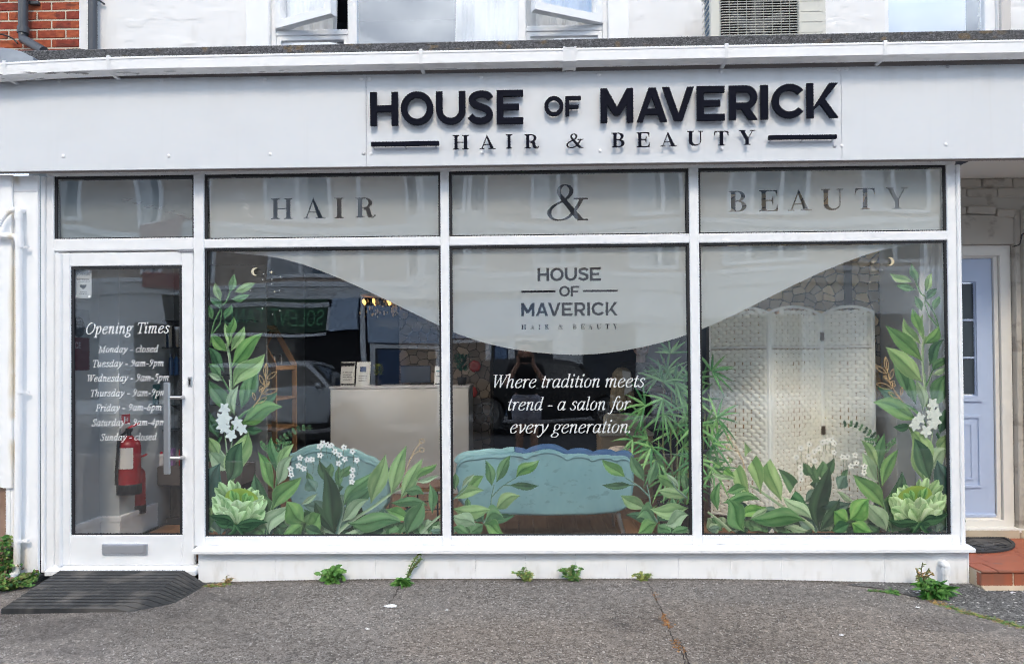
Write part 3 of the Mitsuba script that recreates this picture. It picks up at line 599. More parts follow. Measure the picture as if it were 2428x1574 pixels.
# cables under the porch ceiling
for n_, q in enumerate((((2330, 388), (2352, 400), (2380, 404), (2405, 398), (2428, 388), (2470, 380)), ((2366, 389), (2392, 395), (2420, 394), (2450, 386)))):
    add('cable', tube(catmull([W(a_, b_, AY-.06) for a_, b_ in q], 6), .007, 8), M_BLACK, smooth=True, label=('lower slack black cable looping under the porch ceiling', 'upper black cable under the porch ceiling')[n_], cat='cable')
q = [W(a_, b_, AY-.11) for a_, b_ in ((2401, 585), (2412, 582), (2418, 579), (2421, 568), (2425, 555), (2440, 552))]
add('cable', tube(catmull(q, 5), .005, 7), M_BLACK, smooth=True, label='thin black wire tacked to the bricks by the blue door corner', cat='cable')
add('porch_ceiling', box(2.9075, 6.2, -.09, AY+.1, 2.82, 2.85), M_CREAMF, ND)

# ---------------------------------------------------------------- rubber ramp at the shop door
RM = thing('rubber_ramp', 'black ribbed rubber threshold ramp in front of the shop door', 'ramp')
steps = 13; XA = -3.17
tf = lambda x, y: float(zg(x, y))
for i in range(steps):
    t0, t1 = i/steps, (i+1)/steps; y0, y1 = -.075-.585*t0, -.075-.585*t1
    z0, z1 = .058-.072*t0, .058-.072*t1; zz0, zz1 = z0+.004, z1+.0070      # each rib a little lip
    e = lambda t: .15*max(0, t-.72)/.28
    r0, r1 = -2.33-e(t0), -2.33-e(t1)
    o0, o1 = -2.165-.01*t0-e(t0)*1.1, -2.165-.01*t1-e(t1)*1.1
    add('rib', hull([(XA, y0, zz0), (r0, y0, zz0), (XA, y1+.006, zz1), (r1, y1+.006, zz1), (XA, y0, -.09), (r0, y0, -.09), (XA, y1+.006, -.09), (r1, y1+.006, -.09)]), M_RUBBER, RM)
    lo = -.040
    add('bevel_rib', hull([(r0+.0005, y0, zz0), (o0, y0+.0, lo), (r1+.0005, y1+.006, zz1), (o1, y1+.006, lo), (r0+.0005, y0, -.09), (o0, y0, -.09), (r1+.0005, y1+.006, -.09), (o1, y1+.006, -.09)]), M_RUBBER, RM)
# ---------------------------------------------------------------- lettering
def S(pts, w, cap='flat', join='mitre'): return LineString(pts).buffer(w/2, cap_style={'flat': 2, 'round': 1, 'square': 3}[cap], join_style={'mitre': 2, 'round': 1}[join], quad_segs=12, mitre_limit=8)
def U(*g): return unary_union(g)
def R(x0, y0, x1, y1): return sbox(x0, y0, x1, y1)
def arc(cx, cy, rx, ry, a0, a1, n=28): return [(cx+rx*math.cos(math.radians(t)), cy+ry*math.sin(math.radians(t))) for t in np.linspace(a0, a1, n)]
t_ = .195; h_ = t_/2                                    # the sans capitals, cap height 1
def sans(ch):
    if ch == 'H': return U(R(0, 0, t_, 1), R(.635, 0, .83, 1), R(t_-.01, .41, .645, .60))
    if ch == 'O': return affinity.scale(Point(0, 0).buffer(1, 64), .49, .51).difference(affinity.scale(Point(0, 0).buffer(1, 64), .295, .32))
    if ch == 'U': return S([(h_, 1)]+[(h_, .45)]+arc(.4425, .44, .345, .345, 180, 360)+[(.7875, .45), (.7875, 1)], t_)
    if ch == 'S': return S(catmull([(.665, .765), (.56, .875), (.37, .905), (.165, .83), (.125, .70), (.215, .585), (.40, .51), (.57, .43), (.635, .29), (.57, .155), (.38, .09), (.19, .13), (.065, .245)], 8), t_, join='round')
    if ch == 'E': return U(R(0, 0, t_, 1), R(t_-.01, 0, .79, .185), R(t_-.01, .41, .665, .595), R(t_-.01, .815, .79, 1))
    if ch == 'F': return U(R(0, 0, t_, 1), R(t_-.01, .38, .67, .56), R(t_-.01, .815, .79, 1))
    if ch == 'M': return Polygon([(0, 0), (0, 1), (.185, 1), (.478, .46), (.77, 1), (.955, 1), (.955, 0), (.76, 0), (.76, .52), (.565, .22), (.39, .22), (.195, .52), (.195, 0)])
    if ch == 'A': return Polygon([(0, 0), (.36, 1), (.57, 1), (.90, 0), (.70, 0), (.63, .21), (.255, .21), (.185, 0)]).difference(Polygon([(.32, .385), (.455, .73), (.58, .385)]))
    if ch == 'V': return Polygon([(0, 1), (.35, 0), (.59, 0), (.94, 1), (.735, 1), (.475, .22), (.205, 1)])
    if ch == 'R': return U(R(0, 0, t_, 1), S([(t_-.01, .905), (.48, .905)]+arc(.48, .655, .235, .25, 90, -90)+[(t_-.01, .405)], t_-.005), Polygon([(.30, .39), (.56, 0), (.81, 0), (.55, .39)]))
    if ch == 'I': return R(0, 0, t_, 1)
    if ch == 'C': return S(arc(.50, .5, .405, .41, 38, 322, 48), t_)
    if ch == 'K': return U(R(0, 0, t_, 1), Polygon([(t_-.02, .27), (.66, 1), (.92, 1), (.53, .53), (.92, 0), (.68, 0), (.395, .395), (t_-.02, .20)]))
N_, TH = .017, .20
def serif(ch, th=TH, n=.034):
    def st(x, w=th, lo=True, hi=True, e=.115):         # a stem with hairline serifs
        g = [R(x, 0, x+w, 1)]
        if lo: g += [R(x-e, 0, x+w+e, n), Polygon([(x-.05, n), (x, n+.05), (x+w, n+.05), (x+w+.05, n)])]
        if hi: g += [R(x-e, 1-n, x+w+e, 1), Polygon([(x-.05, 1-n), (x, .95-n), (x+w, .95-n), (x+w+.05, 1-n)])]
        return U(*g)
    def bowl(x, y0, y1, w, inner):                      # thick on the right
        cy, ry = (y0+y1)/2, (y1-y0)/2; o = U(R(x-.14, y0, x, y1), affinity.translate(affinity.scale(Point(0, 0).buffer(1, 40), w, ry), x, cy).intersection(R(x-.001, y0, x+1, y1)))
        i = U(R(x-.14, y0+n, x, y1-n), affinity.translate(affinity.scale(Point(0, 0).buffer(1, 40), inner, ry-n), x, cy).intersection(R(x-.001, y0, x+1, y1))); return o.difference(i)
    if ch == 'H': return U(st(.115), st(.745), R(.3, .48, .76, .48+n))
    if ch == 'A': return U(Polygon([(.50, 1.03), (.14, 0), (.18, 0), (.48, .87)]).buffer(.008), Polygon([(.5, 1.03), (.45, .9), (.72, 0), (.95, 0)]), R(.25, .30, .70, .30+n), R(.02, 0, .32, n), R(.58, 0, 1.06, n))
    if ch == 'I': return st(.115)
    if ch == 'R': return U(st(.115), bowl(.42, .475, 1, .38, .20), S(catmull([(.40, .49), (.56, .46), (.62, .32), (.655, .15), (.74, .02)], 8), .20, join='round').intersection(R(0, 0, 1, .5)), S(catmull([(.70, .035), (.82, .0), (.90, .05), (.925, .11)], 6), .05, 'round', 'round'), Point(.925, .10).buffer(.045))
    if ch == 'B': return U(st(.115), bowl(.42, .50, 1, .34, .16), bowl(.42, 0, .535, .40, .20))
    if ch == 'E': return U(st(.115), R(.2, 0, .88, n), R(.2, 1-n, .86, 1), R(.25, .49, .66, .49+n), Polygon([(.88, 0), (.88, .30), (.845, .30), (.80, .10), (.70, n)]), Polygon([(.86, 1), (.86, .72), (.83, .72), (.78, .91), (.68, 1-n)]), Polygon([(.67, .30), (.67, .72), (.64, .72), (.60, .55), (.50, .51), (.60, .47), (.64, .30)]))
    if ch == 'U': return U(S([(.215, 1), (.215, .32)]+arc(.50, .30, .285, .27, 180, 215, 6), th), S(arc(.515, .30, .345, .275, 195, 360, 24)+[(.86, .32), (.86, 1)], .045, join='round'), affinity.translate(affinity.scale(Point(0, 0).buffer(1, 40), .375, .32), .49, .305).difference(affinity.translate(affinity.scale(Point(0, 0).buffer(1, 40), .27, .27), .57, .33)).intersection(R(0, -.1, .8, .30)), R(0, 1-n, .43, 1), R(.70, 1-n, 1.02, 1))
    if ch == 'T': return U(st(.37, hi=False), R(.04, 1-n, .90, 1), Polygon([(.04, 1), (.01, .70), (.045, .70), (.09, .90), (.22, 1-n)]), Polygon([(.90, 1), (.93, .70), (.895, .70), (.85, .90), (.72, 1-n)]))
    if ch == 'Y': return U(Polygon([(.06, 1), (.29, 1), (.60, .40), (.60, .34), (.40, .34)]), Polygon([(.545, .44), (.86, 1), (.905, 1), (.58, .40)]), R(.40, 0, .60, .40), R(.28, 0, .72, n), R(-.02, 1-n, .40, 1), R(.70, 1-n, 1.04, 1))
    if ch == '&': return U(nibs(catmull([(.93, .02), (.80, .06), (.60, .33), (.38, .66), (.33, .83), (.40, .97), (.53, .985), (.62, .88), (.60, .72), (.46, .57), (.22, .42), (.10, .25), (.15, .08), (.32, .015), (.52, .07), (.68, .24), (.80, .45), (.87, .60)], 9), .048, .018), Polygon([(.31, .80), (.44, .68), (.90, .05), (.72, .04), (.35, .62)]), R(.68, .585, 1.02, .585+n), R(.76, 0, 1.02, n))
def nibs(P, a, b):
    E_ = np.array([(a*math.cos(t), b*math.sin(t)) for t in np.linspace(0, 2*np.pi, 14, endpoint=False)])
    from shapely.geometry import MultiPoint
    return unary_union([MultiPoint(np.vstack([E_+p, E_+q])).convex_hull for p, q in zip(P[:-1], P[1:])])
# the sloped book hand: upright skeletons drawn with a broad nib, then sheared; x-height 45, capitals 66
I_ = {
 'a': (45, ['c34,38 24,45 12,41 5,23 9,4 18,0 28,9 34,25', 'c37,45 34,20 34,6 38,0 45,7']), 'c': (38, ['c36,36 31,44 22,45 11,38 5,20 10,4 20,0 30,3 37,11']),
 'd': (46, ['c34,38 24,45 12,41 5,23 9,4 18,0 28,9 34,25', 'c36,70 34,20 34,6 38,0 45,7', 'l27,69 36,70']), 'e': (40, ['c6,22 20,24 33,32 32,42 24,45 12,38 5,20 10,4 20,0 30,3 37,11']),
 'g': (43, ['o20,45 10,41 7,30 12,19 22,16 31,22 33,34 28,43', 'c14,18 8,11 13,4 27,0 35,-7 32,-17 18,-23 4,-19 2,-10 9,-3 16,1', 'l31,41 45,44']),
 'h': (44, ['l8,70 8,0', 'l0,69 8,70', 'c8,26 16,40 26,45 32,40 32,20 32,6 35,0 42,6']), 'i': (22, ['c3,37 10,45 10,24 9,6 13,0 20,6', 'd12,63']), 'l': (21, ['l1,69 9,70', 'c9,70 9,24 9,6 13,0 20,6']),
 'm': (66, ['c1,38 8,45 9,44', 'l9,45 9,0', 'c9,26 17,40 26,45 31,40 31,20 31,0', 'c31,26 39,40 48,45 53,40 53,20 53,6 57,0 64,6']), 'n': (44, ['c1,38 8,45 9,44', 'l9,45 9,0', 'c9,26 17,40 26,45 32,40 32,20 32,6 35,0 42,6']),
 'o': (41, ['o20,45 9,38 5,22 9,5 19,0 31,7 35,23 31,39']), 'p': (42, ['c0,37 8,45 9,44', 'l9,45 9,-22', 'l0,-22 18,-22', 'c9,28 18,42 28,45 35,34 34,14 26,1 17,0 9,6']),
 'r': (31, ['c1,38 8,45 9,44', 'l9,45 9,0', 'c9,24 16,38 24,45 31,41']), 's': (33, ['c30,37 24,45 13,43 9,34 17,26 26,19 28,9 19,0 8,1 2,9']), 't': (24, ['c13,58 10,30 10,7 14,0 23,6', 'l2,43 24,43']),
 'u': (45, ['c2,38 9,45 9,24 10,6 16,0 25,6 33,22', 'c34,45 33,20 33,6 37,0 44,6']), 'v': (38, ['c2,40 8,45 13,25 17,0', 'c17,0 30,18 36,36 33,45']), 'y': (40, ['c2,39 9,45 14,25 19,2', 'c37,45 34,25 20,2 8,-16 0,-21 -5,-17']),
 'f': (27, ['c39,64 32,71 24,66 19,45 15,5 9,-16 1,-21 -5,-16', 'l6,43 31,43']), ' ': (22, []), '-': (27, ['b4,22 23,22']), '.': (16, ['d7,3']),
 'O': (68, ['o35,67 16,58 6,32 14,7 33,-1 53,10 62,36 54,60']), 'T': (50, ['l27,66 27,0', 'l3,65 52,65', 'l3,65 2,54', 'l52,65 53,54', 'l16,0 38,0']), 'M': (76, ['h12,66 12,0', 'l12,66 36,3', 'h36,3 62,66', 'l62,66 62,0', 'l3,0 20,0', 'l52,0 72,0', 'l4,65 14,65', 'l60,65 70,65']),
 'W': (76, ['l9,66 20,2', 'h20,2 41,64', 'l39,66 50,2', 'h50,2 73,66', 'l0,65 18,65', 'l31,65 47,65', 'l64,65 80,65']), 'F': (45, ['l13,66 13,0', 'l4,65 47,65', 'l47,65 46,52', 'l13,34 34,34', 'l34,42 34,26', 'l3,0 25,0']),
 'S': (45, ['c40,53 33,66 18,66 10,54 17,42 31,31 37,16 27,1 13,0 4,13', 'l40,66 40,50', 'l4,0 4,16']),
 '9': (43, ['o20,66 9,58 7,44 14,34 25,35 34,47 32,60', 'c34,50 31,24 19,7 6,0']), '5': (42, ['b13,64 36,64', 'l12,64 10,40', 'c10,40 23,42 34,32 33,13 22,1 6,2']), '6': (42, ['o21,38 10,30 8,12 18,0 31,8 35,24 29,36', 'c8,16 11,42 22,59 37,66']),
 '4': (43, ['h29,66 3,19', 'b3,18 41,18', 'l30,66 30,0']) }
def italic(text, a=4.6, b=1.5, shear=.27, track=3.2):
    out, x = [], 0.
    for ch in text:
        adv, strokes = I_[ch]; g = []
        for s in strokes:
            P = np.array([[float(v) for v in q.split(',')] for q in s[1:].split()])
            if s[0] == 'd': g.append(affinity.translate(Point(0, 0).buffer(5.4), *P[0])); continue
            if s[0] == 'c': P = catmull(P, 5)
            if s[0] == 'o': P = catmull(P, 5, True)
            g.append(nibs(P, a*(.45 if s[0] == 'h' else .95), b*(1.9 if s[0] == 'b' else 1)))
        if g: out.append(affinity.affine_transform(unary_union(g), [1, shear, 0, 1, x, 0]))
        x += adv+track
    return out
def fit(shape, px0, px1, pyt, pyb, y, keep=True):
    """Puts a shape on the upright plane at depth y so that its outline fills that part of the photograph."""
    a, b, c, d = shape.bounds; L = W(px0, (pyt+pyb)/2, y); Rr = W(px1, (pyt+pyb)/2, y); t = W((px0+px1)/2, pyt, y)[2]; u = W((px0+px1)/2, pyb, y)[2]
    sx, sz = (Rr[0]-L[0])/(c-a), (t-u)/(d-b)
    return affinity.affine_transform(shape, [sx, 0, 0, sz, L[0]-a*sx, u-b*sz])
SG = thing('shop_sign', 'black raised lettering HOUSE OF MAVERICK HAIR & BEAUTY on the fascia', 'sign')
def z7(x, y): return x/4.25+860, y/4.25+190
def z8(x, y): return x/3.9016+1400, y/3.9016+180
big = [('H', z7, 74, 354, 121, 458), ('O', z7, 383, 710, 115, 453), ('U', z7, 738, 1035, 113, 446), ('S', z7, 1058, 1314, 105, 444), ('E', z7, 1350, 1617, 101, 440), ('O', z7, 1831, 2023, 163, 360), ('F', z7, 2042, 2200, 162, 361),
       ('M', z8, 94, 396, 115, 431), ('A', z8, 427, 709, 109, 425), ('V', z8, 667, 960, 103, 416), ('E', z8, 986, 1243, 95, 412), ('R', z8, 1284, 1546, 89, 405), ('I', z8, 1576, 1645, 86, 401), ('C', z8, 1681, 1971, 75, 391), ('K', z8, 2004, 2294, 67, 387)]
YS = -.206
ser = [('H', z7, 907, 1068, 556, 696), ('A', z7, 1178, 1340, 551, 693), ('I', z7, 1443, 1507, 548, 689), ('R', z7, 1630, 1776, 547, 689), ('&', z7, 2052, 2224, 540, 683), ('B', z8, 197, 316, 527, 658), ('E', z8, 428, 548, 523, 657), ('A', z8, 648, 800, 518, 651), ('U', z8, 897, 1044, 511, 645), ('T', z8, 1146, 1280, 511, 642), ('Y', z8, 1378, 1527, 503, 636)]
for ch, zf_, a, b, c, d in big:
    p, q = zf_(a, c), zf_(b, d); s = fit(sans(ch), p[0], q[0], p[1], q[1], YS)
    k = add('letter', prism(s, YS, YS+.020), M_NAVY, SG)
    cx, cz_ = s.representative_point().coords[0]; add('standoff', tube([(cx, YS+.0205, cz_), (cx, -.1605, cz_)], .006, 8), M_ALU, k)
for ch, zf_, a, b, c, d in ser:
    p, q = zf_(a, c), zf_(b, d); add('small_letter', prism(fit(serif(ch), p[0], q[0], p[1], q[1], YS+.004), YS+.004, YS+.016), M_NAVY, SG)
for zf_, a, b, c, d in ((z7, 84, 768, 619, 661), (z8, 1650, 2281, 547, 584)):
    p, q = zf_(a, c), zf_(b, d); s = fit(sbox(0, 0, 1, 1), p[0], q[0], p[1], q[1], YS)
    k = add('bar', prism(s, YS, YS+.02), M_NAVY, SG); x0_, _, x1_, zt2 = s.bounds
    for u in (.03, .5, .95): add('standoff', tube([(x0_+(x1_-x0_)*u, YS+.012, zt2-.03), (x0_+(x1_-x0_)*u, -.1605, zt2-.034)], .005, 8), M_ALU, k)

# ---------------------------------------------------------------- frosted film behind the glass, its letters cut out of it
M_FILM = mat('frosted_film', {'type': 'principledthin', 'base_color': {'type': 'rgb', 'value': [.85, .895, .88]}, 'roughness': .6, 'diff_trans': 1.15, 'spec_trans': 0.0})
M_FILM2 = mat('frosted_film_grey', {'type': 'principledthin', 'base_color': {'type': 'rgb', 'value': [.46, .52, .54]}, 'roughness': .6, 'diff_trans': 1.15, 'spec_trans': 0.0})
M_VINYL = plain('white_vinyl', (.88, .90, .90), .55, .3)
YF = .052
FF = thing('window_film', 'frosted film across the three upper panes with HAIR & BEAUTY cut out of it', 'window film')
cut = {1: [], 2: [], 3: []}
def zq(s, ox, oy): return lambda x, y: (x/s+ox, y/s+oy)
q4, q5 = zq(7.933, 620, 440), zq(4.958, 1700, 430)
for ch, a, b, c, d in (('H', 178, 588, 245, 634), ('A', 783, 1202, 232, 626), ('I', 1375, 1550, 232, 618), ('R', 1770, 2148, 229, 612)): cut[1].append((ch, q4(a, c), q4(b, d)))
cut[2].append(('&', zq(2.938, 810, 0)(1432, 1285), zq(2.938, 810, 0)(1716, 1538)))
for ch, a, b, c, d in (('B', 135, 345, 115, 360), ('E', 495, 714, 106, 354), ('A', 835, 1110, 96, 348), ('U', 1225, 1487, 91, 342), ('T', 1620, 1860, 82, 332), ('Y', 1985, 2247, 75, 325)): cut[3].append((ch, q5(a, c), q5(b, d)))
for i in (1, 2, 3):
    a, b, c, d, _ = BAYS[i]; s = sbox(a+.018, c+.01, b-.018, d-.018)
    for ch, p, q in cut[i]: s = s.difference(fit(serif(ch, .205, .045), p[0], q[0], p[1], q[1], YF))
    add('film', sheet(s, YF), M_FILM, FF)
a, b, c, d, _ = BAYS[0]
add('window_film', sheet(sbox(a+.019, c+.012, b-.019, d-.02), YF), M_FILM2, label='darker grey film over the small pane above the door', cat='window film')
# creases where the film did not take
for n_, (lab, q) in enumerate((('short pale creases in the film left of HAIR', [(548, 420), (556, 432), (562, 446), (570, 458), (572, 470), (580, 482), (578, 492), (588, 508)]), ('dark creases in the grey film above the door', [(300, 474), (325, 482), (350, 490), (374, 494), (400, 503), (425, 509), (445, 518)]))):
    g = [LineString([W(x, y, YF-.001)[[0, 2]], W(x+12, y+4+4*(k % 2), YF-.001)[[0, 2]]]).buffer(.0025) for k, (x, y) in enumerate(q)] if n_ == 0 else [Polygon([W(x-12, y, YF)[[0, 2]], W(x+16, y-3, YF)[[0, 2]], W(x+4, y+4, YF)[[0, 2]]]) for x, y in q]
    t = thing('film_crease', lab, 'film crease'); mc_ = M_VINYL if n_ == 0 else plain('crease', (.17, .19, .20), .6)
    for q_ in g: add('wrinkle', sheet(q_, YF-.0015), mc_, t)
# the swag of film across the three tall panes
def c_pt(x, y): return tuple(W(x, y, YF)[[0, 2]])
low = catmull([c_pt(*q) for q in ((487, 594), (540, 599), (600, 604), (660, 612), (720, 628), (780, 650), (850, 680), (930, 718), (1050, 776), (1100, 797), (1170, 818), (1250, 833), (1330, 840), (1400, 840), (1480, 831), (1560, 814), (1630, 793), (1700, 765), (1790, 722), (1880, 677), (1960, 640), (2040, 609), (2090, 594), (2140, 584), (2180, 577), (2255, 568))], 8)
swag = Polygon([tuple(p) for p in low]+[(2.9, 2.4), (-2.4, 2.4)])
FS = thing('window_film', 'frosted film swag across the tall panes with the round cornered logo cut out', 'window film')
labels[FS]['label'] = 'frosted film hanging in one sweeping curve across the three tall panes'
q6 = zq(7.714, 1210, 600)
logo = [(sans, ch, *v) for ch, *v in (('H', 498, 708, 275, 517), ('O', 729, 977, 270, 515), ('U', 995, 1220, 270, 510), ('S', 1238, 1434, 265, 508), ('E', 1455, 1657, 263, 508), ('O', 893, 1090, 602, 797), ('F', 1105, 1265, 602, 795), ('M', 199, 440, 912, 1155), ('A', 468, 690, 910, 1152), ('V', 690, 918, 908, 1150), ('E', 941, 1140, 906, 1150), ('R', 1173, 1373, 904, 1147), ('I', 1405, 1457, 902, 1145), ('C', 1485, 1712, 898, 1143), ('K', 1745, 1960, 897, 1141))]
logo += [(serif, ch, *v) for ch, *v in (('H', 205, 290, 1308, 1397), ('A', 368, 446, 1307, 1396), ('I', 522, 546, 1306, 1395), ('R', 630, 710, 1305, 1395), ('&', 868, 966, 1303, 1392), ('B', 1142, 1210, 1301, 1391), ('E', 1288, 1355, 1300, 1390), ('A', 1428, 1508, 1299, 1389), ('U', 1583, 1660, 1298, 1388), ('T', 1738, 1812, 1297, 1387), ('Y', 1885, 1960, 1296, 1386))]
for i in (4, 5, 6):
    a, b, c, d, _ = BAYS[i]; s = swag.intersection(sbox(a+.018, c+.01, b-.018, d-.018))
    if i == 5:
        for fn, ch, xa, xb, ya_, yb_ in logo:
            p, q = q6(xa, ya_), q6(xb, yb_); g = fn(ch) if fn is sans else serif(ch, .25, .095); s = s.difference(fit(g, p[0], q[0], p[1], q[1], YF))
        for xa, xb, ya_, yb_ in ((199, 828, 686, 722), (1328, 1964, 674, 710)): p, q = q6(xa, ya_), q6(xb, yb_); s = s.difference(fit(sbox(0, 0, 1, 1), p[0], q[0], p[1], q[1], YF))
    add('film', sheet(s, YF), M_FILM, FS)
# white vinyl lines of text
def text_line(parent, txt, px0, px1, xh_t, base_l, base_r, y, a=4.6, b=1.6, track=3.2):
    """A line whose letters span px0..px1, with the x-height top and the baseline given in photograph pixels."""
    g = italic(txt, a, b, .27, track); whole = unary_union(g); x0, _, x1, _ = whole.bounds
    L, Rr = W(px0, base_l, y), W(px1, base_r, y); sx = (Rr[0]-L[0])/(x1-x0); slope = (Rr[2]-L[2])/(Rr[0]-L[0]); sz = (W(px0, xh_t, y)[2]-L[2])/45
    for k, s in enumerate(g): add('letter', sheet(affinity.affine_transform(s, [sx, 0, slope*sx, sz, L[0]-x0*sx, L[2]-x0*sx*slope]), y), M_VINYL, parent)
OT = thing('opening_times', 'white lettered opening times from Monday to Sunday on the door glass', 'lettering')
d1, d2 = zq(8.5, 160, 740), zq(8.5, 160, 890)
for txt, qf, xa, xb, xt, bl, br in (('Opening Times', d1, 375, 2062, 292, 437, 420), ('Monday - closed', d1, 615, 1838, 728, 815, 802), ('Tuesday - 9am-9pm', d1, 512, 1938, 1013, 1103, 1084), ('Wednesday - 9am-5pm', d2, 405, 2040, 30, 123, 104), ('Thursday - 9am-9pm', d2, 468, 1985, 333, 424, 405), ('Friday - 9am-6pm', d2, 560, 1897, 628, 718, 700), ('Saturday - 9am-4pm', d2, 485, 1975, 928, 1018, 999), ('Sunday - closed', d2, 655, 1808, 1222, 1311, 1296)):
    p, q = qf(xa, bl), qf(xb, br); text_line(OT, txt, p[0], q[0], qf(xa, xt)[1], p[1], q[1], .040, 5.0, 2.8, 7.0)
SL = thing('window_slogan', 'white sloped lettering Where tradition meets trend across the middle pane', 'lettering')
d3 = zq(5.667, 1140, 870)
for txt, xa, xb, xt, bl, br in (('Where tradition meets', 172, 2212, 163, 280, 268), ('trend - a salon for', 365, 2022, 468, 582, 573), ('every generation.', 392, 2008, 772, 887, 880)):
    p, q = d3(xa, bl), d3(xb, br); text_line(SL, txt, p[0], q[0], d3(xa, xt)[1], p[1], q[1], .050, 4.0, 1.6)
# security notice stuck inside the door glass
SN = thing('security_notice', 'clear edged grey notice with rounded corners stuck in the top corner of the door glass', 'notice')
a, b = W(175, 640, .045), W(217, 707, .045)
add('card', sheet(sbox(a[0], b[2], b[0], a[2]).buffer(-.012).buffer(.012), .046), plain('notice_card', (.44, .47, .48), .3), SN)
M_INK = plain('ink', (.035, .045, .06), .6)
tm = meshkit.text_mesh('SECURICAS', .014, .0004, True)
def put(mesh, x, y, z, sx=1., sz=1., width=None, flip=False):
    v = mesh.vertices.copy()
    if width: sx = width/(v[:, 0].max()-v[:, 0].min())
    x0 = v[:, 0].min(); m = mesh.copy(); s = -1 if flip else 1
    m.vertices = np.stack([x+s*(v[:, 0]-x0)*sx, y-s*v[:, 2], z+v[:, 1]*sz], -1); return m
w_ = b[0]-a[0]
add('lettering', put(tm, a[0]+.012, .0445, a[2]-.040, width=w_-.024, sz=1.3), M_INK, SN)
add('shield', sheet(Polygon([(a[0]+w_*.34, a[2]-.104), (a[0]+w_*.72, a[2]-.104), (a[0]+w_*.70, a[2]-.118), (a[0]+w_*.53, a[2]-.135), (a[0]+w_*.36, a[2]-.118)]), .0445), M_INK, SN)
for dz, l, r in ((.062, .1, .9), (.071, .2, .85), (.081, .2, .9), (.155, .35, .75), (.165, .3, .75)): add('text_line', sheet(sbox(a[0]+w_*l, a[2]-dz-.0014, a[0]+w_*r, a[2]-dz+.0014), .0445), M_INK, SN)
for cx_, cz_ in ((a[0]+.012, a[2]-.012), (b[0]-.014, a[2]-.012), (a[0]+.014, b[2]+.012), (b[0]-.014, b[2]+.012)): add('suction_pad', sheet(Point(cx_, cz_).buffer(.009), .0435), M_VINYL, SN)
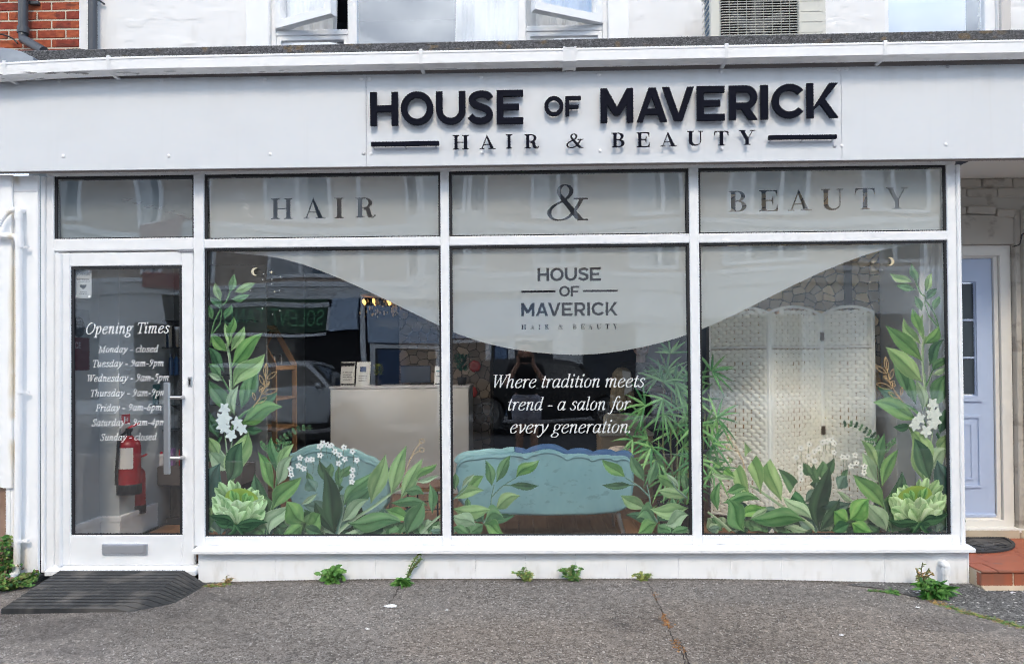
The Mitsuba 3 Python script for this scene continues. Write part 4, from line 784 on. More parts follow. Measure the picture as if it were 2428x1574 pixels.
# ---------------------------------------------------------------- printed plants on the tall panes
PAL = {'bright': ((106, 170, 84), (70, 138, 72), (168, 208, 128)), 'light': ((142, 188, 118), (106, 162, 96), (196, 220, 164)), 'mid': ((88, 150, 86), (62, 122, 78), (150, 190, 140)),
       'dark': ((58, 112, 70), (38, 88, 62), (110, 160, 112)), 'teal': ((44, 96, 84), (28, 72, 66), (110, 160, 148)), 'pale': ((156, 194, 152), (128, 174, 128), (205, 224, 196)),
       'blue': ((92, 140, 120), (70, 118, 104), (160, 190, 176)), 'deep': ((42, 84, 54), (30, 66, 48), (84, 128, 84)),
       'petal': ((158, 200, 136), (108, 162, 100), (208, 230, 198)), 'petal2': ((146, 190, 122), (100, 152, 92), (198, 224, 186)), 'petal3': ((176, 212, 156), (126, 176, 116), (216, 234, 208))}
GAIN = .80
class Decal:
    def __init__(s, name, label, y0, tone=1.0, warm=0.0):
        s.k = thing(name, label, 'window decal'); s.y = y0; s.tone = tone; s.warm = warm
    def col(s, c):
        c = np.asarray(c, float)
        c = c*np.array([1+.10*s.warm, 1+.02*s.warm, 1-.10*s.warm])
        c = c*.88+.12*(c.mean()+6)
        return lin(*np.clip(c, 0, 255))*GAIN*s.tone
    def next(s): s.y -= .00022; return s.y
    def leaf(s, base, tip, w, pal='mid', bend=0.0, tipp=1.25, name='leaf', rib=True, seed=None):
        """base, tip, w (full width) in photograph pixels; the watercolour shading is the print's own."""
        sd = seed if seed is not None else int(base[0]*7+tip[0]*13+tip[1]*3); r = random.Random(sd); small = w < 9
        b, t = np.array(base, float), np.array(tip, float); L = np.linalg.norm(t-b); d = (t-b)/max(L, 1e-6); nrm = np.array([-d[1], d[0]])
        n, mc = (9, 5) if small else (19, 13); tt = np.linspace(0, 1, n); petal = tipp < 1
        w = w*(1.0 if petal or small else 1.12); bend = bend+(0 if petal else r.uniform(-.16, .16)); wav = 0 if petal else r.uniform(-.13, .13)
        mid = b+np.outer(tt, d)*L+np.outer(bend*np.sin(np.pi*tt)+wav*np.sin(2*np.pi*tt), nrm)*w
        prof = np.interp(tt, [0, .06, .15, .3, .45, .6, .75, .86, .94, 1], [.05, .14, .42, .86, 1, .93, .66, .38, .15, .015]) if not petal else np.interp(tt, [0, .1, .3, .55, .75, .88, .96, 1], [.3, .45, .75, 1, .9, .62, .3, .03])
        A, Bc, Ed = [s.col(q) for q in PAL[pal]]; sgn = 1 if r.random() < .5 else -1; ph = r.uniform(0, 6); y = s.next(); tone = r.uniform(.86, 1.12)
        TT, UU = np.meshgrid(tt, np.linspace(-1, 1, mc), indexing='ij'); a = np.abs(UU); half = UU*sgn > 0
        nz = meshkit.fbm(np.stack([TT*3.2+sd % 97, UU*1.4, TT*0+.5], -1), 3, 2)-.5
        st = meshkit.noise(np.stack([TT*9-a*3.5+sd % 31, UU*2.2+7, TT*0], -1), 4)-.5
        k = np.clip(.5+1.5*nz+.55*(TT-.5)*(1 if sd % 2 else -1), 0, 1)[..., None]
        C = A*k+Bc*(1-k)
        C = np.where(half[..., None], C*1.10+Ed*.10, C*.84)
        C = C*(1+.30*st[..., None])*(1-.34*((1-TT)**2.2)[..., None])
        C = C+(Ed-C)*(np.clip(1-np.abs(a-.5)*2.4, 0, 1)*np.clip(.15+.9*nz+.25*half, 0, .6))[..., None]
        if petal: C = C*(.62+.5*TT[..., None])+Ed*(.42*np.clip(TT-.35, 0, 1)*np.clip(a-.35, 0, 1)*2)[..., None]
        if rib and not small: C = np.where((a < .10)[..., None], C*.70, C)
        C = np.where((a > .9)[..., None], C*.66+Ed*.30, C)*tone
        P2 = mid[:, None]+nrm*((np.linspace(-1, 1, mc)[None, :]*prof[:, None]*w/2)*(1+(0 if small else .05)*np.sin(8*tt+ph))[:, None])[..., None]
        V = [W(q[0], q[1], y) for q in P2.reshape(-1, 2)]; f = []
        for i in range(n-1):
            for j in range(mc-1):
                q = i*mc+j; f += [(q, q+1, q+mc+1), (q, q+mc+1, q+mc)]
        return add(name, raw(V, f), M_PRINT, s.k, color=np.clip(C.reshape(-1, 3), 0, .9))
    def stem(s, pts, w=4, pal='mid', name='stem', c=None, taper=.5):
        P = catmull(pts, 6); t = np.gradient(P, axis=0); t /= np.linalg.norm(t, axis=1, keepdims=True)+1e-9; nrm = np.stack([-t[:, 1], t[:, 0]], -1); y = s.next(); V, C = [], []
        A, Bc, Ed = [s.col(q) for q in PAL[pal]] if c is None else [s.col(c)]*3
        for i, p in enumerate(P):
            ww = w*(1-(1-taper)*i/len(P))/2
            for u, cc in ((-1, Bc), (0, A), (1, Ed)): V.append(W(*(p+nrm[i]*u*ww), y)); C.append(cc)
        f = []
        for i in range(len(P)-1):
            for j in (0, 1): q = i*3+j; f += [(q, q+1, q+4), (q, q+4, q+3)]
        return add(name, raw(V, f), M_PRINT, s.k, color=np.clip(np.array(C), 0, .95))
    def poly(s, pts, c, name, cen=None, c2=None):
        y = s.next(); pts = np.asarray(pts, float); ce = pts.mean(0) if cen is None else np.array(cen)
        V = [W(*ce, y)]+[W(*p, y) for p in pts]; n = len(pts); f = [(0, 1+i, 1+(i+1) % n) for i in range(n)]
        C = [s.col(c2 if c2 is not None else c)]+[s.col(c)]*n
        return add(name, raw(V, f), M_PRINT, s.k, color=np.clip(np.array(C), 0, .95))
    def line(s, pts, w, c, name='gold_line'):
        g = LineString(pts).buffer(w/2); y = s.next(); m = sheet(g, 0); v = m.vertices; m.vertices = np.array([W(a, b, y) for a, _, b in v])
        return add(name, m, M_PRINT, s.k, color=np.tile(s.col(c), (len(v), 1)))
def zA(x, y): return (x/3.857+470, y/3.857+560)
def zB(x, y): return (x/3.857+470, y/3.857+900)
# one leaf: (zoom, base, tip, width in photograph pixels, palette, bend)
LEAVES = [
 # back layer of dark and bluish foliage along the foot
 *[('B', b, t, w, p, .1*((k % 3)-1)) for k, (b, t, w, p) in enumerate([((95, 1420), (90, 1130), 60, 'dark'), ((330, 1420), (640, 1300), 40, 'dark'), ((600, 1420), (470, 1290), 46, 'mid'), ((640, 1290), (515, 860), 36, 'dark'), ((640, 1290), (560, 1040), 34, 'mid'),
   ((960, 1150), (1290, 1230), 34, 'blue'), ((1370, 1140), (1230, 1040), 30, 'blue'), ((940, 1140), (1090, 1040), 12, 'pale'), ((1180, 950), (1110, 740), 22, 'dark'), ((1220, 930), (1215, 760), 24, 'mid'), ((1270, 990), (1290, 790), 18, 'mid'), ((1300, 900), (1390, 780), 20, 'mid'), ((1060, 950), (990, 840), 14, 'mid'),
   ((1080, 1020), (1000, 900), 30, 'blue'), ((1330, 980), (1200, 1000), 22, 'dark'), ((1460, 1250), (1200, 1290), 40, 'blue'), ((820, 1340), (700, 1330), 30, 'dark'), ((1150, 1410), (1130, 1260), 18, 'pale'), ((1240, 1410), (1190, 1280), 26, 'pale'), ((1880, 1300), (2000, 1120), 30, 'teal'), ((1850, 1410), (1830, 1300), 40, 'mid'), ((1620, 1280), (1760, 1190), 24, 'blue'),
   ((2030, 1410), (2000, 1290), 30, 'mid'), ((2100, 1400), (2200, 1290), 22, 'mid'), ((2220, 1400), (2140, 1340), 24, 'pale'), ((1750, 1410), (1790, 1310), 34, 'mid'), ((1340, 1400), (1560, 1370), 18, 'pale'), ((2230, 1380), (2120, 1370), 16, 'blue'), ((120, 1240), (90, 1160), 24, 'light')])],
 ('A', (285, 515), (330, 345), 17, 'mid', .05), ('A', (205, 590), (155, 425), 17, 'light', -.1), ('A', (330, 510), (522, 430), 18, 'light', .1), ('A', (300, 575), (472, 537), 15, 'mid', .1), ('A', (200, 665), (108, 560), 17, 'dark', .1), ('A', (130, 760), (85, 625), 16, 'mid', .1), ('A', (243, 760), (305, 625), 16, 'mid', -.1),
 ('A', (270, 1020), (245, 785), 15, 'light', .3), ('A', (290, 950), (325, 735), 20, 'bright', -.15), ('A', (298, 1050), (423, 820), 22, 'light', .2), ('A', (265, 1050), (118, 890), 25, 'bright', -.15), ('A', (240, 1240), (85, 1010), 23, 'dark', .2), ('A', (215, 1290), (82, 1165), 21, 'mid', .2), ('A', (222, 1320), (82, 1250), 13, 'pale', -.1),
 ('B', (320, 1000), (190, 620), 16, 'pale', .2), ('B', (190, 700), (85, 520), 26, 'light', .2), ('B', (240, 300), (90, 0), 36, 'mid', .15), ('B', (180, 530), (85, 270), 28, 'dark', .1), ('B', (390, 270), (470, -60), 24, 'mid', .1), ('B', (460, 170), (555, -90), 27, 'mid', -.1), ('B', (335, 330), (370, 50), 22, 'pale', -.45), ('A', (300, 1200), (590, 885), 34, 'bright', -.12), ('A', (318, 1385), (610, 1075), 40, 'light', -.12),
 ('B', (540, 265), (725, 115), 20, 'dark', -.1), ('B', (430, 450), (590, 465), 18, 'dark', .1), ('B', (385, 405), (772, 250), 40, 'bright', -.16),
 ('B', (280, 830), (90, 660), 34, 'pale', .1), ('B', (90, 1180), (205, 760), 50, 'teal', -.25), ('B', (320, 950), (455, 470), 50, 'light', -.28), ('B', (265, 940), (405, 565), 42, 'dark', -.05),
 ('B', (715, 860), (668, 520), 23, 'mid', .05), ('B', (722, 830), (760, 640), 12, 'mid', .1), ('B', (725, 810), (875, 585), 22, 'light', -.15), ('B', (725, 960), (866, 690), 28, 'pale', -.1), ('B', (690, 1000), (545, 660), 27, 'bright', .1), ('B', (680, 1190), (945, 890), 38, 'bright', -.12), ('B', (650, 1405), (825, 1150), 40, 'pale', -.2),
 ('B', (1240, 1400), (1065, 1110), 26, 'deep', -.2), ('B', (1245, 1405), (1155, 815), 42, 'deep', .22),
 ('B', (1330, 1150), (1610, 835), 30, 'mid', -.1), ('B', (1340, 1190), (1590, 960), 30, 'dark', .12), ('B', (1310, 1300), (1568, 1090), 27, 'pale', -.1), ('B', (1580, 1130), (1712, 683), 38, 'light', .05), ('B', (1765, 1055), (1905, 600), 32, 'light', -.2), ('B', (1850, 1090), (2055, 720), 30, 'light', -.1), ('B', (1990, 910), (2185, 770), 18, 'bright', -.1), ('B', (1980, 930), (2210, 870), 11, 'pale', .2),
 ('B', (1890, 1010), (2065, 1050), 22, 'mid', -.25), ('B', (1760, 1125), (2100, 1150), 22, 'mid', -.35), ('B', (1715, 1185), (1945, 1290), 28, 'bright', -.15), ('B', (2140, 1220), (2115, 950), 20, 'mid', .35), ('B', (1905, 1410), (2060, 1110), 42, 'mid', -.15), ('B', (1700, 1200), (1850, 1290), 16, 'pale', .2), ('B', (1370, 1310), (1855, 1298), 40, 'mid', -.08),
 ('B', (985, 1310), (1115, 1225), 40, 'bright', .15), ('B', (960, 1330), (780, 1410), 36, 'bright', -.1), ('B', (975, 1340), (1130, 1410), 26, 'dark', -.1), ('B', (980, 1305), (805, 1110), 46, 'bright', -.12)]
STEMS = [('A', [(300, 490), (255, 600), (210, 640), (215, 700), (200, 800)], 4, 'mid'), ('A', [(210, 560), (215, 640)], 2, 'mid'), ('A', [(205, 670), (150, 780), (125, 880), (110, 1000)], 4, 'mid'), ('A', [(200, 800), (150, 870), (125, 900)], 4, 'mid'), ('A', [(250, 980), (285, 1100), (300, 1300), (295, 1543)], 8, 'pale'), ('B', [(295, 0), (300, 150), (292, 320)], 8, 'pale'), ('B', [(290, 110), (250, 40), (215, -30)], 5, 'mid'),
 ('B', [(545, 260), (430, 300), (330, 400), (300, 480)], 8, 'mid'), ('B', [(85, 740), (150, 620), (210, 520)], 12, 'dark'), ('B', [(270, 740), (255, 600), (240, 480)], 4, 'pale'), ('B', [(285, 700), (310, 560)], 4, 'pale'), ('B', [(300, 690), (350, 580), (410, 520)], 4, 'pale'),
 ('B', [(745, 560), (722, 850), (705, 1010), (655, 1240), (625, 1415)], 5, 'mid'), ('B', [(1262, 1412), (1400, 1290), (1580, 1175), (1760, 1045), (1860, 990)], 9, 'pale'), ('B', [(1265, 1410), (1320, 1180), (1280, 1030), (1270, 960)], 8, 'blue'), ('B', [(2030, 1405), (2130, 1310), (2230, 1230)], 8, 'pale')]
MINI = [(1138, 580), (1110, 612), (1180, 595), (1217, 602), (1333, 618), (1250, 655), (1290, 685), (1410, 655), (1115, 690), (930, 715), (997, 730), (1040, 730), (1340, 725), (1450, 735), (1285, 765), (918, 785), (845, 815), (965, 812), (1412, 825), (850, 870), (1410, 880), (1405, 932)]
BIGF = [(240, 265), (212, 350), (255, 355), (240, 440), (355, 395), (400, 450), (300, 505), (215, 420)]
def lily(D, f, cx, cy, sx, sy):
    """The pale many petalled bloom, drawn in the B frame of the left pane; f maps onto the pane."""
    Q = lambda x, y: f(*zB(x, y)); b = (375, 1300)
    D.poly([Q(*p) for p in catmull([(150, 1120), (240, 1040), (380, 1010), (520, 1050), (600, 1140), (570, 1240), (480, 1310), (375, 1345), (260, 1310), (170, 1220), (150, 1120)], 5)[:-1]], (104, 150, 88), 'bloom_heart', c2=(84, 132, 68))
    for k, (tx, ty, w) in enumerate([(188, 935, 22), (288, 916, 20), (360, 928, 17), (430, 990, 17), (495, 980, 21), (552, 1008, 22), (150, 985, 20), (600, 1060, 20)]):
        D.leaf(Q(b[0]*.62+tx*.38, b[1]*.5+ty*.5), Q(tx, ty), w, 'petal' if k % 2 else 'petal2', 0, .9, 'petal', False, 100+k)
    heart = [(240, 1100), (262, 1030), (320, 1000), (400, 992), (480, 1020), (540, 1070), (548, 1130), (470, 1160), (330, 1160)]
    D.poly([Q(*p) for p in catmull(heart+heart[:1], 4)[:-1]], (138, 172, 74), 'bloom_heart', c2=(104, 148, 56))
    for k, (tx, ty, w) in enumerate([(300, 1010, 15), (345, 1025, 14), (440, 1030, 15), (500, 1060, 17)]): D.leaf(Q((b[0]+tx)/2, 1140), Q(tx, ty), w, 'bright', 0, .9, 'petal', False, 130+k)
    for k, (bx_, by_, tx, ty, w) in enumerate([(300, 1260, 125, 1072, 27), (440, 1260, 630, 1098, 30), (310, 1270, 165, 1040, 26), (450, 1250, 590, 1095, 26), (320, 1280, 222, 1075, 30), (440, 1270, 545, 1118, 30), (340, 1260, 262, 1110, 26), (400, 1290, 485, 1105, 36), (360, 1270, 352, 1095, 36),
          (300, 1295, 132, 1135, 27), (460, 1290, 612, 1195, 28), (330, 1300, 190, 1165, 28), (345, 1310, 300, 1150, 30), (400, 1310, 455, 1150, 30), (300, 1320, 160, 1215, 24), (470, 1310, 585, 1258, 26), (370, 1320, 440, 1200, 32), (340, 1320, 235, 1205, 28)]):
        D.leaf(Q(bx_, by_), Q(tx, ty), w, ('petal', 'petal2', 'petal3')[k % 3], .08*(-1)**k, .9, 'petal', False, 200+k)
    for k, (tx, ty) in enumerate(((95, 1240), (150, 1290), (260, 1350), (480, 1345), (560, 1330), (640, 1300))): D.leaf(Q(345, 1335), Q(tx, ty), 18, 'deep', .15*(-1)**k, 1.2, 'sepal')
    D.stem([Q(345, 1325), Q(330, 1380), Q(265, 1440)], 12, 'deep'); D.stem([Q(350, 1330), Q(390, 1390), Q(430, 1440)], 9, 'deep')
def design(D, f, sgn=1):
    """The whole plant print; f maps the left pane's photograph pixels onto this pane's."""
    z = {'A': zA, 'B': zB}
    n_back = 29
    def put_leaf(e): q, b, t, w, p, bd = e; D.leaf(f(*z[q](*b)), f(*z[q](*t)), w, p, bd*sgn)
    rr = random.Random(21)
    for k in range(58):
        x = rr.uniform(80, 2230); y0 = 1425-rr.uniform(0, 60); a = rr.uniform(-1.15, 1.15); L = rr.uniform(150, 330)*(1 if x < 1500 else .75)
        D.leaf(f(*zB(x, min(y0, 1418))), f(*zB(min(max(x+L*math.sin(a), 78), 2235), min(y0-L*math.cos(a)*.85, 1415))), rr.uniform(26, 46), rr.choice(['dark', 'blue', 'mid', 'deep', 'teal', 'pale']), rr.uniform(-.2, .2))
    for e in LEAVES[:n_back]: put_leaf(e)
    for q, P, w, p in STEMS: D.stem([f(*z[q](*a)) for a in P], w, p)
    # ferny sprig
    sp = [(655, 700), (690, 640), (745, 560), (830, 500), (930, 445), (1050, 440)]
    D.stem([f(*zB(*p)) for p in sp], 2, c=(96, 120, 76), name='fern_stem'); C_ = catmull(sp, 5)
    for i in range(1, len(C_)-1, 2):
        d = C_[i+1]-C_[i-1]; d = d/np.linalg.norm(d); nn = np.array([-d[1], d[0]])
        for s_ in (-1, 1):
            ln = 52-.7*i; D.leaf(f(*zB(*C_[i])), f(*zB(*(C_[i]+nn*s_*ln*.8+d*ln*.5))), 7.5, 'mid' if i % 4 == 1 else 'deep', 0, 1.2, 'fern_leaflet', False)
    for a, b in (((650, 660), (570, 590)), ((745, 600), (830, 590)), ((690, 640), (800, 690))):
        for u in np.linspace(.25, 1, 4):
            c = np.array(a)+(np.array(b)-np.array(a))*u
            for s_ in (-1, 1): D.leaf(f(*zB(*c)), f(*zB(c[0]+18, c[1]+s_*34)), 7, 'mid', 0, 1.2, 'fern_leaflet', False)
    for e in LEAVES[n_back:]: put_leaf(e)
    # gold drawn sprig
    gold = (196, 168, 120)
    D.line([f(*zA(*p)) for p in ((505, 1560), (560, 1480), (600, 1400), (615, 1290), (620, 1160))], 1.5, gold); D.line([f(*zA(*p)) for p in ((600, 1400), (650, 1330))], 1.3, gold)
    for b, t in (((615, 1290), (620, 1165)), ((625, 1310), (715, 1240)), ((600, 1360), (560, 1270)), ((590, 1440), (725, 1400)), ((530, 1530), (625, 1475)), ((520, 1500), (500, 1430))):
        b, t = np.array(b, float), np.array(t, float); d = t-b; nn = np.array([-d[1], d[0]])*.16
        D.line([f(*zA(*p)) for p in catmull([b, b+d*.5+nn, t, b+d*.5-nn, b], 5)], 1.3, gold)
    for cx, cy in ((630, 1360), (640, 1340), (575, 1385), (590, 1400), (572, 1410)): D.line([f(*zA(cx+14*math.cos(t), cy+14*math.sin(t))) for t in np.linspace(0, 6.3, 10)], 1.2, gold)
    D.line([f(*zB(*p)) for p in ((1895, 860), (1930, 740), (1980, 640), (2040, 565))], 1.3, gold); D.line([f(*zB(*p)) for p in ((1925, 760), (1970, 680), (2035, 645))], 1.2, gold)
    for cx, cy in ((2045, 560), (2045, 642)): D.line([f(*zB(cx+22*math.cos(t), cy+20*math.sin(t))) for t in np.linspace(0, 6.3, 12)], 1.2, gold)
    lily(D, f, 568, 1199, 1.0, 1.0)
    for k, (x, y) in enumerate(BIGF):
        r = random.Random(k); c = f(*zB(x, y)); D.poly([(c[0]+11.5*(1+.28*math.sin(5*t+k)+r.uniform(-.12, .12))*math.cos(t), c[1]+13*(1+.28*math.sin(5*t+k)+r.uniform(-.1, .1))*math.sin(t)) for t in np.linspace(0, 6.28, 26)[:-1]], (208, 224, 224), 'white_flower')
    for k, (x, y) in enumerate(MINI):
        c = f(*zB(x, y)); D.stem([(c[0], c[1]), (c[0]+(-2, 3)[k % 2], c[1]+16), (c[0]+(2, -3)[k % 3 == 0], c[1]+34)], 1.5, c=(96, 104, 78), name='flower_stalk') if k < 15 else None
        D.poly([(c[0]+6.6*(1+.3*math.sin(5*t+k))*math.cos(t), c[1]+6.6*(1+.3*math.sin(5*t+k))*math.sin(t)) for t in np.linspace(0, 6.28, 21)[:-1]], (222, 230, 228), 'small_flower')
        D.poly([(c[0]+1.7*math.cos(t)+.5, c[1]+1.7*math.sin(t)) for t in np.linspace(0, 6.28, 7)[:-1]], (70, 78, 66), 'flower_eye')
def sky_bits(D, f, s=1):
    m = (522, 325); cream = (222, 212, 184)
    a = [(m[0]+37*math.cos(t), m[1]+37*math.sin(t)) for t in np.linspace(math.radians(50), math.radians(310), 22)]
    b = [(m[0]+17+31*math.cos(t), m[1]+31*math.sin(t)) for t in np.linspace(math.radians(300), math.radians(60), 22)]
    D.line([f(*zA(*p)) for p in a], .1, cream, 'moon') if False else None
    y = D.next(); g = Polygon([f(*zA(*p)) for p in a+b]).buffer(0); mm = sheet(g, 0); v = mm.vertices; mm.vertices = np.array([W(p, q, y) for p, _, q in v]); add('moon', mm, M_PRINT, D.k, color=np.tile(D.col(cream), (len(v), 1)))
    for (x, y_, r) in ((668, 330, 20), (699, 507, 12)):
        D.poly([f(*zA(x+(r if k % 2 == 0 else r*.3)*math.cos(math.pi*k/4), y_+(r if k % 2 == 0 else r*.3)*math.sin(math.pi*k/4))) for k in range(8)], cream, 'star')
    for x, y_ in ((597, 346), (590, 398), (673, 397), (671, 435), (752, 373), (742, 497), (477, 497), (587, 660), (747, 682), (680, 712)):
        D.poly([f(*zA(x+6*math.cos(t), y_+6*math.sin(t))) for t in np.linspace(0, 6.28, 8)[:-1]], (205, 205, 200), 'star_dot')
D1 = Decal('plant_decal', 'printed leaves and pale bloom filling the lower left of the pane beside the door', .080)
design(D1, lambda x, y: (x, y)); sky_bits(D1, lambda x, y: (x, y))
labels[D1.k]['label'] = 'printed green plants with moon and stars on the tall pane next to the door'
def f3(x, y): return (2259-(x-487)*1.035-(26 if y < 760 else 22*max(0, (960-y)/200) if y < 960 else 0)*1.0, y-6-18*max(0, (1100-y))/450)
D3 = Decal('plant_decal', 'printed green plants with moon and stars on the tall pane by the blue door', .080, .92, .55)
design(D3, f3, -1); sky_bits(D3, f3)
# the middle pane: a spray in each lower corner
def zC(x, y): return (x/3.857+1050, y/3.857+900)
MID = [((250, 1400), (200, 1320), 26, 'mid', 0), ((110, 1400), (90, 1370), 30, 'pale', 0), ((115, 1010), (112, 850), 18, 'mid', .1), ((205, 1000), (375, 880), 26, 'bright', -.1), ((175, 990), (292, 860), 12, 'pale', -.2), ((100, 1085), (378, 1012), 24, 'light', -.2), ((450, 970), (388, 735), 22, 'mid', .05), ((490, 935), (617, 690), 24, 'mid', -.05), ((668, 895), (882, 733), 26, 'bright', -.1), ((610, 967), (878, 967), 17, 'dark', .05),
       ((225, 1180), (225, 1080), 14, 'mid', 0), ((480, 1187), (708, 1060), 30, 'light', -.1), ((370, 1300), (265, 1215), 26, 'dark', 0), ((380, 1310), (665, 1240), 20, 'dark', -.2), ((385, 1310), (565, 1275), 40, 'mid', -.5), ((370, 1320), (250, 1405), 26, 'mid', 0), ((375, 1320), (550, 1405), 34, 'bright', -.1), ((90, 1175), (438, 1185), 34, 'light', .1), ((300, 1330), (85, 1240), 34, 'pale', .15), ((240, 1405), (90, 1350), 22, 'mid', .1)]
MST = [[(440, 1190), (445, 1080), (470, 960)], [(450, 1070), (540, 980), (670, 895)], [(370, 1310), (420, 1220), (450, 1150)], [(95, 1090), (200, 1000), (240, 930)], [(560, 965), (620, 966)]]
for nm, lab, f, sg in (('l', 'printed leafy spray in the middle pane corner nearer the shop door', lambda x, y: (x, y), 1), ('r', 'printed leafy spray in the middle pane corner before the bamboo', lambda x, y: (2705.4-x, y-1), -1)):
    D = Decal('plant_decal', lab, .066)
    for b, t, w, p, bd in MID[:8]: D.leaf(f(*zC(*b)), f(*zC(*t)), w, p, bd*sg)
    for q in MST: D.stem([f(*zC(*p)) for p in q], 4, 'blue')
    for b, t, w, p, bd in MID[8:]: D.leaf(f(*zC(*b)), f(*zC(*t)), w, p, bd*sg)
# ---------------------------------------------------------------- inside the salon
FZ, CZ, BY = .10, 2.80, 5.4
def c_wallin(p, n, uv): return mix((.44, .47, .48), (.40, .43, .44), fbm(p.x*1.5, p.y*1.5, p.z*1.5))
M_WIN = mat('inside_wall', two(pr(proc(c_wallin), .8, .2)))
M_WINL = plain('inside_wall_pale', (.74, .75, .75), .7, .25)
M_DARKIN = plain('inside_wall_dark', (.028, .032, .045), .7, .3)
SW = thing('salon_wall', 'pale side wall inside the shop behind the door, with a pier', 'wall')
add('wall', box(-3.50, -3.27, .10, .57, 0, CZ), M_WIN, SW); add('wall', box(-3.50, -3.115, .5705, BY, 0, CZ), M_WIN, SW)
SR = thing('salon_wall', 'pale side wall inside the shop at the right of the folding screen', 'wall')
add('wall', box(2.866, 2.886, .13, BY, 0, CZ), M_WINL, SR)
labels[SR]['label'] = 'pale side wall inside the shop to the right of the stone chimney breast'
SB = thing('salon_wall', 'dark navy back wall deep inside the shop', 'wall')
add('wall', box(-3.6, 3.05, BY+.0005, BY+.1, 0, CZ), M_DARKIN, SB)
add('wall', box(-1.9, -.9, BY-.6, BY-.001, 0, CZ-.001), M_DARKIN, SB)
def ply(fn): return fn
add('ceiling', box(-3.5, 3.05, .16, BY+.1, CZ+.0005, CZ+.05), plain('ceiling', (.07, .08, .10), .9, .1), kind='structure')
def c_wood(p, n, uv):
    r = cell_rand(dr.floor((p.x+10)/.118), dr.floor((p.y+cell_rand(dr.floor((p.x+10)/.118), 1., 1.)*.9)/.9), 2.)
    g = fbm(p.x*60, p.y*4, r*30, 4)
    return mix((.15, .072, .036), (.32, .18, .10), dr.clip(g*.8+r*.45-.1, 0, 1))
M_WOODF = mat('floor_boards', two(pr(proc(c_wood), .42, .4)))
add('salon_floor', box(-3.5, 2.88, .08, BY, .0, FZ-.016), M_MATT, kind='structure')
for i in range(50):
    x0 = -3.05+i*.118
    for y0, y1 in ((.085, 1.35+(i*37 % 50)/70), (1.355+(i*37 % 50)/70, BY)):
        add('plank', box(x0+.001, x0+.117, y0, y1-.001, FZ-.015, FZ+rnd.uniform(-.0006, .0006), .002), M_WOODF, 'salon_floor')
def vcol(mesh, c): return np.tile(lin(*c), (len(mesh.vertices), 1))
def addc(name, mesh, c, parent=None, m=None, smooth=False, **k):
    if smooth not in (True, False): mesh = trimesh.graph.smooth_shade(mesh, angle=np.radians(smooth), facet_minarea=None); smooth = True
    return add(name, mesh, m or M_PAINT, parent, smooth=smooth, color=vcol(mesh, c), **k)
# skirting trunking beside the door
tz = FZ+.16
SK = thing('cable_trunking', 'white cable trunking along the skirting inside the door', 'trunking')
add('trunking', cat(box(-3.2695, -3.235, .10, .54, tz, tz+.035), box(-3.2695, -3.085, .5405, .5695, tz, tz+.035), box(-3.1145, -3.085, .57, 1.12, tz, tz+.035)), M_WINL, SK)
add('skirting', cat(box(-3.2695, -3.25, .10, .55, FZ, tz-.001), box(-3.2495, -3.1, .5505, .5695, FZ, tz-.001), box(-3.1145, -3.10, .57, 1.14, FZ, tz-.001)), M_WINL, SK)
ds = W(236, 1257, .36)
add('door_stop', cat(lathe([(.03, 0), (.034, .01), (.034, .05), (.028, .06), (.012, .062)], (ds[0], .36, FZ+.0), 20)), M_STEEL, smooth=40, label='round steel door stop on the floor inside the door', cat='door stop')
# poster by the door
pa_, pb_ = W(178, 733, .24), W(203, 878, .24)
PO = thing('poster', 'narrow dark red poster with a dark haired head on the wall inside the door', 'poster')
x_ = -3.268
def onwall(y0, y1, z0, z1, dx, c, name): 
    m = quad((x_+dx, y0, z0), (x_+dx, y1, z0), (x_+dx, y1, z1), (x_+dx, y0, z1)); addc(name, m, c, PO, M_PRINT)
yy0, yy1 = .18, .44
zt1, zm, zb1 = W(190, 733, .3)[2], W(190, 800, .3)[2], W(190, 878, .3)[2]
onwall(yy0, yy1, zm-.0, zt1, .001, (150, 156, 160), 'print'); onwall(yy0, yy1, zb1, zm-.0, .001, (96, 52, 60), 'print')
m = sheet(Point(0, 0).buffer(.075), 0); m.vertices = np.stack([np.full(len(m.vertices), x_+.003), yy0+.12+m.vertices[:, 0], zm+.075+m.vertices[:, 2]], -1); addc('printed_head', m, (38, 42, 50), PO, M_PRINT)
tm = meshkit.text_mesh('CE', .045, .0005); v = tm.vertices.copy(); tm.vertices = np.stack([np.full(len(v), x_+.003)+v[:, 2], yy0+.07+v[:, 0], zm-.08+v[:, 1]], -1); addc('lettering', tm, (190, 180, 186), PO, M_PRINT)
